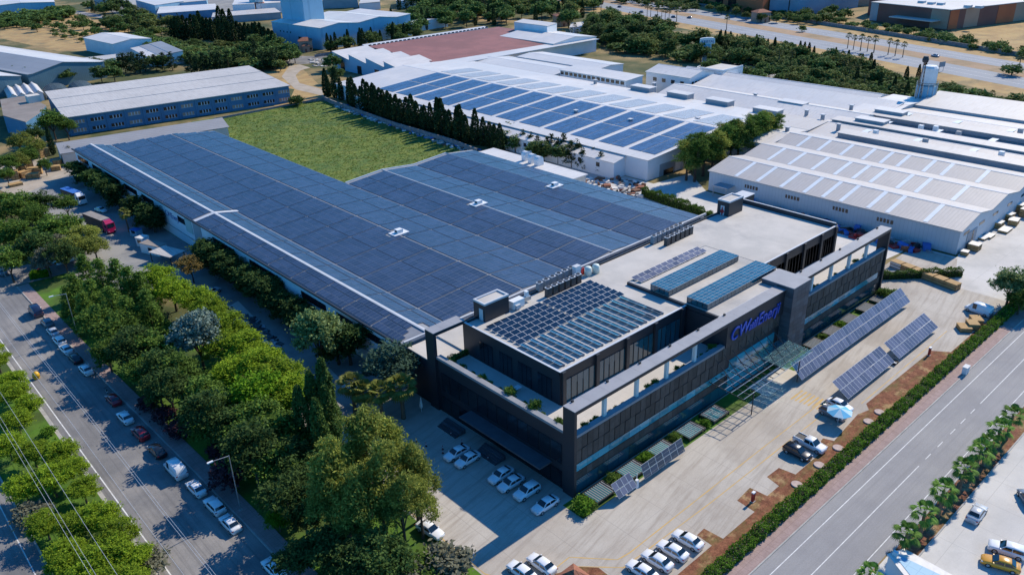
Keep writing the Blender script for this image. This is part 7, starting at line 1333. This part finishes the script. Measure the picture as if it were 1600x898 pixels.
def lorry(p, deg, label, cab, box, top, L=11.5, name='articulated_lorry'):
    t = thing(name, label, 'lorry', (p[0], p[1], .01), Rd(deg))
    lbx(t, 'trailer', -L / 2, -1.25, 1.1, L / 2 - 2.6, 1.25, 3.7, box); lbx(t, 'trailer_roof', -L / 2 - .02, -1.27, 3.7, L / 2 - 2.58, 1.27, 3.76, top); lbx(t, 'chassis', -L / 2, -.6, .7, L / 2 - .6, .6, 1.09, 'darksteel')
    mb = MB(); mb.hexa([(L / 2 - 2.3, -1.2, .55), (L / 2, -1.2, .55), (L / 2, 1.2, .55), (L / 2 - 2.3, 1.2, .55)], [(L / 2 - 2.3, -1.15, 3.3), (L / 2 - .35, -1.15, 3.1), (L / 2 - .35, 1.15, 3.1), (L / 2 - 2.3, 1.15, 3.3)]); part(t, 'cab', mb, cab, world=False)
    mb = MB(); mb.hexa([(L / 2 - 2.2, -1.05, 3.2), (L / 2 - .9, -1.05, 3.15), (L / 2 - .9, 1.05, 3.15), (L / 2 - 2.2, 1.05, 3.2)], [(L / 2 - 2.2, -1.0, 3.75), (L / 2 - 1.6, -.95, 3.7), (L / 2 - 1.6, .95, 3.7), (L / 2 - 2.2, 1.0, 3.75)]); part(t, 'wind_deflector', mb, cab, world=False)
    mb = MB(); mb.poly([(L / 2 - .11, -1.0, 1.9), (L / 2 - .11, 1.0, 1.9), (L / 2 - .30, 1.0, 2.9), (L / 2 - .30, -1.0, 2.9)]); part(t, 'windscreen', mb, 'carglass', world=False)
    for s in (-1, 1): lbx(t, 'side_window', L / 2 - 1.5, s * 1.19 - .01, 1.9, L / 2 - .5, s * 1.19 + .01, 2.7, 'carglass'); lbx(t, 'headlight', L / 2 - .02, s * .9 - .2, .8, L / 2 + .03, s * .9 + .2, 1.0, 'lamp_clear')
    wm = wheel_mesh(.5, .3)
    for x in (-L / 2 + 1, -L / 2 + 2.2, -L / 2 + 3.4, L / 2 - 3.4, L / 2 - 1.1):
        for s in (-1, 1): link('wheel', wm, t, (x, s * 1.05, .5))
    return t
a_ = -80.1
lorry((-12.3,171.8), a_, 'articulated lorry with a magenta cab and dusty tarpaulin trailer', 'paint_magenta', 'tarp_black', 'tarp_grey', 13); lorry((-10.1,202.6), a_, 'white cab lorry with a dark trailer behind the magenta one', 'paint_white', 'tarp_black', 'bluesheet', 11); lorry((473.5,421.9), 70, 'red lorry on the highway at the top edge', 'paint_red', 'red_paint', 'red_paint', 14)

# ---------------------------------------------------------------- street furniture and small things
def lamp_post(p, h, label, deg=180, arm=2.4):
    t = thing('street_lamp', label, 'street lamp', (p[0], p[1], 0), Rd(deg)); mb = MB(); mb.tube((0, 0, 0), (0, 0, h), .10, .06, 8); part(t, 'pole', mb, 'steel', world=False); mb = MB(); mb.tube((0, 0, h - .1), (arm, 0, h + .25), .05, .04, 6); part(t, 'arm', mb, 'steel', world=False); lbx(t, 'lamp_head', arm - .1, -.16, h + .18, arm + .75, .16, h + .34, 'white_metal'); lbx(t, 'base_plate', -.25, -.25, 0.12, .25, .25, .16, 'kerb')
lamp_post((-37.0, 32.6), 10.0, 'tall street lamp beside the white cars on the left pavement'); lamp_post((-37.2,108.4), 10, 'street lamp farther up the left pavement among trees'); lamp_post((-40.4,154.8), 9, 'street lamp at the gate corner on the left edge'); lamp_post((-16.8,-3.4), 8, 'dark lamp by the bottom edge of the front yard', 90) if False else None
for k, (pa, pb, z) in enumerate((((-58.9,63.5), (-58.8,22.7), 9.5), ((-58.2,61.8), (-58.4,22.8), 9.2), ((-56.6,60.7), (-56.5,20.1), 9.8), ((-50.7,56.4), (-50.5,15.5), 9), ((-48.5,53.4), (-48.1,12.6), 9.4), ((-48.0,53.8), (-47.7,12.7), 9))):
    x = (pa[0] + pb[0]) / 2; mb = MB()
    for i in range(12): y0 = -60 + 30 * i; mb.tube((x, y0, z - .5 * math.sin(PI * ((y0 + 60) % 60) / 60)), (x, y0 + 30, z - .5 * math.sin(PI * ((y0 + 90) % 60) / 60)), .022, n=5)
    solo('power_cable', mb, 'cable', 'thin overhead cable, %s from the left, running above the left road' % ['first', 'second', 'third', 'fourth', 'fifth', 'sixth'][k], 'cable', 'overhead cables')
p = (-48.4,95.9); t = thing('recycling_bin', 'yellow dome bin on the left side of the road', 'bin', (p[0], p[1], .02)); mb = MB(); mb.lathe([(.5, 0), (.62, .25), (.66, .9), (.45, 1.35), (0, 1.5)], 14); part(t, 'shell', mb, 'yellow', True, False); mb = MB(); mb.lathe([(.68, .55), (.72, .55), (.72, .65), (.68, .65)], 14); part(t, 'rim', mb, 'dark_trim', False, False)
p = (75.9,-26.9); t = thing('utility_cabinet', 'white utility cabinet on the pink pavement at the road', 'cabinet', (p[0], p[1] + .8, .12)); lbx(t, 'casing', -.7, -.4, 0, .7, .4, 1.35, 'white_metal'); lbx(t, 'lid', -.76, -.46, 1.35, .76, .46, 1.45, 'coping'); lbx(t, 'door', -.3, -.43, .1, .3, -.405, 1.25, 'coping')
for k, p in enumerate(((18.2,-18.6), (77.9,-18.8))):
    t = thing('red_totem', ['red hydrant post with a white cap in the soil strip near the saloons', 'red hydrant post by the shorter solar tables'][k], 'hydrant', (p[0], p[1], 0)); lbx(t, 'post', -.25, -.18, 0, .25, .18, 1.6, 'red_paint'); lbx(t, 'cap', -.28, -.21, 1.6, .28, .21, 1.78, 'white_metal'); lbx(t, 'foot', -.35, -.28, 0.01, .35, .28, .12, 'kerb')
for k, p in enumerate(((53.0,-21.0), (49.1,-21.0), (38.8,-21.0), (32.7,-21.1), (26.1,-21.1))): mb = MB(); mb.lathe([(0, 0), (.85, 0), (.85, .14), (.78, .2), (0, .2)], 18); solo('manhole_cover', mb, 'cover_pink', 'round pinkish concrete cover in the soil strip, %s from the solar tables' % order[k], 'cover', 'round covers in the soil strip', (p[0], p[1], .01))
t = thing('parasol', 'blue and pale striped parasol beside the white saloon', 'parasol', (45.2, -17.6, 0)); mb = MB(); mb.tube((0, 0, 0), (0, 0, 2.9), .05); part(t, 'pole', mb, 'white_metal', world=False)
for k in range(8):
    a0, a1 = 2 * PI * k / 8, 2 * PI * (k + 1) / 8; r = 2.1; mb = MB(); mb.poly([(0, 0, 2.95), (r * math.cos(a0), r * math.sin(a0), 2.3), (r * math.cos(a1), r * math.sin(a1), 2.3)]); mb.poly([(0, 0, 2.92), (r * math.cos(a1), r * math.sin(a1), 2.27), (r * math.cos(a0), r * math.sin(a0), 2.27)]); part(t, 'canvas_panel', mb, 'umbrella_blue' if k % 2 else 'umbrella_pale', world=False)
t = thing('closed_parasol', 'closed white parasol near the fan palms in the office court', 'parasol', (-2.4, 34.4, 0)); mb = MB(); mb.tube((0, 0, 0), (0, 0, 1.0), .05); part(t, 'pole', mb, 'white_metal', world=False); mb = MB(); mb.lathe([(.28, .9), (.34, 1.3), (.2, 2.2), (.04, 3.0)], 10); part(t, 'canvas', mb, 'sheet_white', True, False)
# kiosk at the road and tiled roof at the bottom edge
KI = thing('kiosk', 'white flat roofed kiosk with its roof recess shade painted blue, by the forecourt', 'kiosk', (20, -41.5, 0))
kb = [(18.4,-38.1), (20.8,-39.1), (20.5,-46.0), (13.5,-45.5)]; mb = MB(); mb.prism(kb, 0, 2.8); part(KI, 'wall', mb, 'wall_white'); mb = MB(); kx = sum(q[0] for q in kb) / 4; ky = sum(q[1] for q in kb) / 4; mb.prism([(kx + (q[0] - kx) * 1.05, ky + (q[1] - ky) * 1.05) for q in kb], 2.8, 3.05); part(KI, 'roof', mb, 'sheet_white'); mb = MB(); mb.prism([(kb[0][0] * .7 + kx * .3, kb[0][1] * .7 + ky * .3), (kb[0][0] * .5 + kb[1][0] * .35 + kx * .15, kb[0][1] * .5 + kb[1][1] * .35 + ky * .15), (kb[2][0] * .6 + kx * .4, kb[2][1] * .6 + ky * .4), (kb[3][0] * .75 + kx * .25, kb[3][1] * .75 + ky * .25)], 3.05, 3.1); part(KI, 'painted_roof_shade', mb, 'wall_sky'); bx(KI, 'roof_vent', kb[0][0] + .3, kb[0][1] - .9, 3.05, kb[0][0] + .8, kb[0][1] - .3, 3.6, 'white_metal')  # blue sheet on the roof paints in the shade of a recess
p = (-13.1,-12.4); TK = thing('tiled_kiosk', 'small kiosk with a red pyramid tiled roof at the bottom edge', 'kiosk', (p[0], p[1], 0), Rd(0)); lbx(TK, 'wall', -1.4, -1.4, 0, 1.4, 1.4, 2.4, 'wall_cream'); mb = MB()
for q in range(4): a, b = [(-1.9, -1.9), (1.9, -1.9), (1.9, 1.9), (-1.9, 1.9)][q], [(1.9, -1.9), (1.9, 1.9), (-1.9, 1.9), (-1.9, -1.9)][q]; mb.poly([(a[0], a[1], 2.4), (b[0], b[1], 2.4), (0, 0, 4.0)])
mb.poly([(-1.9, 1.9, 2.39), (1.9, 1.9, 2.39), (1.9, -1.9, 2.39), (-1.9, -1.9, 2.39)]); part(TK, 'tiled_roof', mb, 'tile', world=False); lbx(TK, 'door', -.5, 1.405, 0, .5, 1.45, 2.0, 'glass_dark')
plant('shrub', (p[0] - 3.2, p[1] + .5), 1.8, 'dark red bush beside the tiled kiosk', None, 1.1, 'leaf_purple')
sheet('kiosk_island', [(-13.0,-8.3), (-9.3,-9.8), (-7.6,-11.7), (-7.7,-13.5)], .016, 'soil')
# timber and crates
def crate_stack(p, sx, sy, h, deg, label, group, lid='sheet_white', mat='wood'):
    t = thing('crate_stack', label, 'crate', (p[0], p[1], .012), Rd(deg)); n = max(1, round(h / 1.0)); hh = h / n
    for k in range(n):
        lbx(t, 'pallet', -sx / 2, -sy / 2, k * hh, sx / 2, sy / 2, k * hh + .12, 'wood_red'); c = lbx(t, 'crate', -sx / 2 + .04, -sy / 2 + .04, k * hh + .12, sx / 2 - .04, sy / 2 - .04, (k + 1) * hh - .02, mat)
        for j in (-1, 0, 1): lbx(c, 'batten', j * (sx / 2 - .12) - .06, -sy / 2, k * hh + .13, j * (sx / 2 - .12) + .06, -sy / 2 + .035, (k + 1) * hh - .03, 'wood_red')
    lbx(t, 'lid', -sx / 2 - .03, -sy / 2 - .03, h - .015, sx / 2 + .03, sy / 2 + .03, h + .05, lid); return t
WC = 'crates along the warehouse end wall'
for k, (p, a, b, h) in enumerate((((131.7,-4.7), 1.8, 1.6, 1.0), ((136.5,-5.1), 2.6, 2.4, 1.6), ((147.5,-4.6), 3.4, 1.8, .5), ((155.9,-3.6), 2.8, 2.2, 1.6), ((154.3,-6.0), 4.2, 2.2, .6), ((163.0,-3.6), 2.6, 2.4, 2.0), ((161.0,-5.7), 3.4, 2.2, 1.4), ((170.9,-3.5), 3, 2.6, 2.6), ((169.2,-6.0), 3, 2.4, 2.2), ((144.7,-4.1), 2.0, 1.6, .5))): crate_stack(p, a, b, h, TR.uniform(-8, 8), 'timber crate with pale lid by the warehouse end wall, number %s from the corner' % ['one', 'two', 'three', 'four', 'five', 'six', 'seven', 'eight', 'nine', 'ten'][k] if False else ['low pale crate nearest the warehouse corner', 'square crate second from the warehouse corner', 'long flat crate past the sliding door', 'tall crate behind the long flat lid', 'long white lidded crate on the forecourt side', 'double stacked crate in the crate row', 'white lidded crate before the tallest stack', 'tallest brown crate stack at the right edge', 'crate stack cut off by the right edge', 'small low crate by the sliding door'][k], WC)
for k in range(6):
    f = k / 5; a, b = (113.4,3.3), (110.7,-10.0); crate_stack((a[0] + (b[0] - a[0]) * f, a[1] + (b[1] - a[1]) * f), 2.0, 2.9, 1.5, math.degrees(math.atan2(b[1] - a[1], b[0] - a[0])) + 90, 'wrapped timber block in front of the conifer hedge, %s from the office' % order[k], 'timber blocks by the conifer hedge', 'wood', 'wood' if k else 'sheet_white')
for k, (p, a, b, h) in enumerate((((92.8,-19.4), 2.6, 2.2, .9), ((94.7,-20.2), 2.4, 2.0, 1.3), ((97.5,-19.9), 2.6, 2, 1.1))): crate_stack(p, a, b, h, 40, ['open timber crate by the white camper van', 'taller timber crate by the white camper van', 'timber crate right behind the camper van'][k], 'crates by the camper van', 'wood')
for k, (p, a, b, h) in enumerate((((-16.9,244.0), 2.4, 2.4, 3), ((-13.8,244.7), 4, 2.6, 2), ((-12.3,241.0), 4, 2.4, 1.6), ((-10.4,245.3), 4.4, 2.2, 2.4), ((-18.9,248.2), 3, 2.6, 2), ((-4.0,244.8), 3, 2.4, 1.6), ((-2.0,249.3), 2.6, 2.4, 2.4), ((-10.5,254.1), 3, 2.6, 3.2), ((-3.8,267.9), 5, 2.2, 1.6), ((-18.9,235.9), 4, 2.6, .8), ((-17.0,252.4), 2.4, 2.4, 2.4), ((-12.9,252.4), 3, 2.4, 2.0), ((-2.2,267.3), 4, 2.4, 2.6))): crate_stack(p, a, b, h, TR.uniform(-30, 30), 'yellow timber stack in the yard at the left, %s' % ['tall and narrow before the pines', 'wide middle one on the gravel', 'low one with loose planks', 'upper one behind the low planks', 'leftmost dark one', 'low one near the grey shed', 'tall one near the grey shed', 'tallest one behind the others', 'long one at the back row', 'flattest one at the front', 'second from the left edge', 'behind the wide middle one', 'at the back near the cypress'][k], 'timber stacks in the left yard', 'wood')
# scrap heaps beside the halls (nobody could count the pieces)
def scrap(name, label, poly, n, seed, mats, s0=.3, s1=1.1, hmax=.8):
    rn = random.Random(seed); mb = MB()
    for p in scatter(poly, n, .45, seed):
        a = rn.uniform(0, PI); sx, sy, h = rn.uniform(s0, s1), rn.uniform(s0, s1) * rn.choice((.4, 1)), rn.uniform(.15, hmax); c, s = math.cos(a), math.sin(a); q = [(p[0] + x * c - y * s, p[1] + x * s + y * c) for x, y in ((-sx, -sy), (sx, -sy), (sx, sy), (-sx, sy))]; mb.mat(rn.randrange(len(mats))); mb.hexa([(x, y, 0) for x, y in q], [(x + rn.uniform(-.2, .2), y + rn.uniform(-.2, .2), h * rn.uniform(.6, 1)) for x, y in q])
    o = link(name, mb.mesh(name, mats)); tag(o, label, 'scrap', kind='stuff'); return o
scrap('scrap_heap', 'loose scrap and rubble along the meadow wall', [(114.1,256.8), (109.5,200.9), (106.8,157.5), (106.5,148.2), (111.9,149.4), (114.1,198.7), (118.8,259.1)], 260, 21, ['kerb', 'wood_red', 'wall_grey', 'sheet_white', 'bluesheet'])
scrap('scrap_heap', 'boards and rubble between solar hall and solar-field hall', [(101, 84), (101, 112), (112, 104), (122, 94), (122, 86), (110, 78)], 150, 22, ['wood_red', 'kerb', 'sheet_white', 'tile', 'dark_trim'], .3, 1.3, 1.2)
scrap('scrap_heap', 'stored frames and boards along the gabled warehouse wall', [(124, 2), (129, 2), (129, 54), (125, 54)], 130, 23, ['wood_red', 'wall_grey', 'dark_trim', 'kerb', 'bluesheet', 'red_paint'], .4, 1.5, 1.8)
scrap('scrap_heap', 'rubble along the conifer hedge of the solar hall', [(95, 62), (104, 66), (104, 80), (95, 94)], 80, 24, ['kerb', 'wood_red', 'track', 'sheet_white'], .3, 1.0, .6)
scrap('pallet_rows', 'rows of dark stored frames in the shaded west yard', [(-8.7,99.4), (-7.2,88.2), (-9.2,72.5), (-12.2,71.9), (-12.4,85.3), (-11.6,97.0)], 120, 25, ['dark_trim', 'wall_grey', 'netting'], .5, 1.3, .6)
scrap('white_rubble', 'pale rubble beside the tan gatehouse track', [(171.5,377.0), (176.7,360.4), (164.5,343.7), (159.7,352.7)], 60, 26, ['kerb', 'sheet_white', 'track'], .4, 1.4, .8)
sheet('glass_crates_floor', [(-9.3,98.2), (-5.5,99.8), (-6.8,87.8), (-11.1,84.0)], .02, 'terrace')
# service yard: guard booth, cabins and shed roofs
p = (-26.8,156.2); GBH = thing('gate_booth', 'white guard booth with a tiled brown roof at the gate', 'booth', (p[0], p[1], 0), Rd(10)); lbx(GBH, 'wall', -2.6, -3.2, 0, 2.6, 3.2, 3.4, 'wall_white'); lbx(GBH, 'roof', -3.0, -3.6, 3.4, 3.0, 3.6, 3.65, 'annexe_roof'); lbx(GBH, 'window', -1.6, -3.26, 1.2, 1.0, -3.205, 2.6, 'glass_dark'); lbx(GBH, 'barrier', -8, -3.9, .9, -2.7, -3.75, 1.05, 'red_paint'); lbx(GBH, 'fascia', -3.0, -3.68, 2.9, 3.0, -3.605, 3.6, 'sheet_white')
def cabin(p, deg, sx, sy, h, wall, roof, label):
    t = thing('site_cabin', label, 'cabin', (p[0], p[1], .01), Rd(deg)); lbx(t, 'wall', -sx / 2, -sy / 2, 0, sx / 2, sy / 2, h, wall); lbx(t, 'roof', -sx / 2 - .1, -sy / 2 - .1, h, sx / 2 + .1, sy / 2 + .1, h + .12, roof); lbx(t, 'door', -sx / 2 - .05, -.5, 0, -sx / 2 - .004, .5, 2.0, 'coping'); lbx(t, 'window', -.6, -sy / 2 - .05, 1, .8, -sy / 2 - .004, 1.9, 'glass_dark')
cabin((-8.1,142.8), -70, 7, 2.6, 2.6, 'wall_white', 'annexe_roof', 'white site cabin with a brown roof against the hall wall'); cabin((-8.2,150.4), -70, 2.4, 2.4, 2.4, 'wall_white', 'sheet_white', 'small white cabin beside the longer site cabin'); cabin((-6.9,159.1), -70, 2.6, 2.0, 1.8, 'wall_sky', 'bluesheet', 'small blue container in the planted bend')
t = thing('carport', 'grey sheet roofed carport beside the site cabin', 'carport', ((-7.7,134.5)[0], (-7.7,134.5)[1], 0), Rd(-72)); lbx(t, 'roof', -4, -2.4, 2.6, 4, 2.4, 2.75, 'roof_greylite')
for sx in (-3.7, 3.7):
    for sy in (-2.1, 2.1): lbx(t, 'post', sx - .08, sy - .08, 0, sx + .08, sy + .08, 2.6, 'darksteel')
p = (-27.2,35.6); SH = thing('garden_shed', 'dark garden shed with a pale roof under the cypresses', 'shed', (p[0], p[1], 0), Rd(20)); lbx(SH, 'wall', -1.8, -2.4, 0, 1.8, 2.4, 2.8, 'dark_clad'); lbx(SH, 'roof', -2.1, -2.7, 2.8, 2.1, 2.7, 2.95, 'annexe_roof'); lbx(SH, 'window', 1.805, -1, 1, 1.85, 1, 2.2, 'glass_teal'); lbx(SH, 'roof_box', -.6, .8, 2.95, .4, 1.6, 3.3, 'wood')
sheet('court_ramp', [(-6.7,60.4), (-6.2,58.9), (-7.3,50.3), (-8.5,49.4)], .03, 'terrace')
# office court: cones, steps, terrace furniture
for k, p in enumerate(((-8.3,27.9), (-7.9,25.8), (-6.5,23.2), (-3.1,25.3), (-3.2,22.3), (-3.0,16.0), (-7.1,22.4))):
    t = thing('traffic_cone', 'small red and white post in the shaded office court', 'cone', (p[0], p[1], .008), 0, 'posts in the office court'); mb = MB(); mb.lathe([(.06, 0), (.05, .8), (0, .82)], 8); part(t, 'post', mb, 'red_paint', world=False); mb = MB(); mb.lathe([(.2, 0), (.2, .06), (.06, .08)], 8); part(t, 'foot', mb, 'rubber', world=False); mb = MB(); mb.lathe([(.066, .4), (.064, .6)], 8); part(t, 'band', mb, 'white_metal', world=False)
for k, (x0, y0) in enumerate(((-3.2, 26.5), (-3.2, 16.5))):
    t = thing('entrance_steps', ['dark steps at the west office entrance nearer the palms', 'dark steps at the west office entrance nearer the saloons'][k], 'steps', (x0, y0, 0))
    for j in range(5): lbx(t, 'step', .45 * j, -2.4, 0.01, .45 * j + .45, 2.4, .17 * (j + 1), 'dark_tile')
TT = thing('terrace_table', 'white table on the shaded west terrace of the office', 'table', (4.4, 17.2, 8.8)); lbx(TT, 'top', -1.0, -.5, .72, 1.0, .5, .78, 'white_metal')
for sx in (-.85, .85):
    for sy in (-.4, .4): lbx(TT, 'leg', sx - .04, sy - .04, 0, sx + .04, sy + .04, .72, 'white_metal')
# signs on the highway
p = (353.0,90.6); t = thing('road_sign', 'dark back of a road sign beside the highway', 'road sign', (p[0], p[1], 0), Rd(72)); lbx(t, 'board', -.06, -2, 2.2, .06, 2, 4.6, 'wall_grey')
for y in (-1.4, 1.4): lbx(t, 'post', .07, y - .08, 0, .2, y + .08, 4.2, 'steel')
p = (486.2,251.2); t = thing('billboard_mast', 'slim mast with a white sign box beyond the highway', 'sign', (p[0], p[1], 0), Rd(-30)); mb = MB(); mb.tube((0, 0, 0), (0, 0, 14), .5, .4); part(t, 'mast', mb, 'dark_trim', world=False); lbx(t, 'board', -2.4, -.4, 14, 2.4, .4, 18, 'white_metal')
p = (420.7,371.7); t = thing('light_mast', 'dark light mast in front of the highway at the top', 'mast', (p[0], p[1], 0)); mb = MB(); mb.tube((0, 0, 0), (0, 0, 12), .25, .15); part(t, 'pole', mb, 'dark_trim', world=False); lbx(t, 'head', -1.5, -.3, 12, 1.5, .3, 12.6, 'dark_trim')
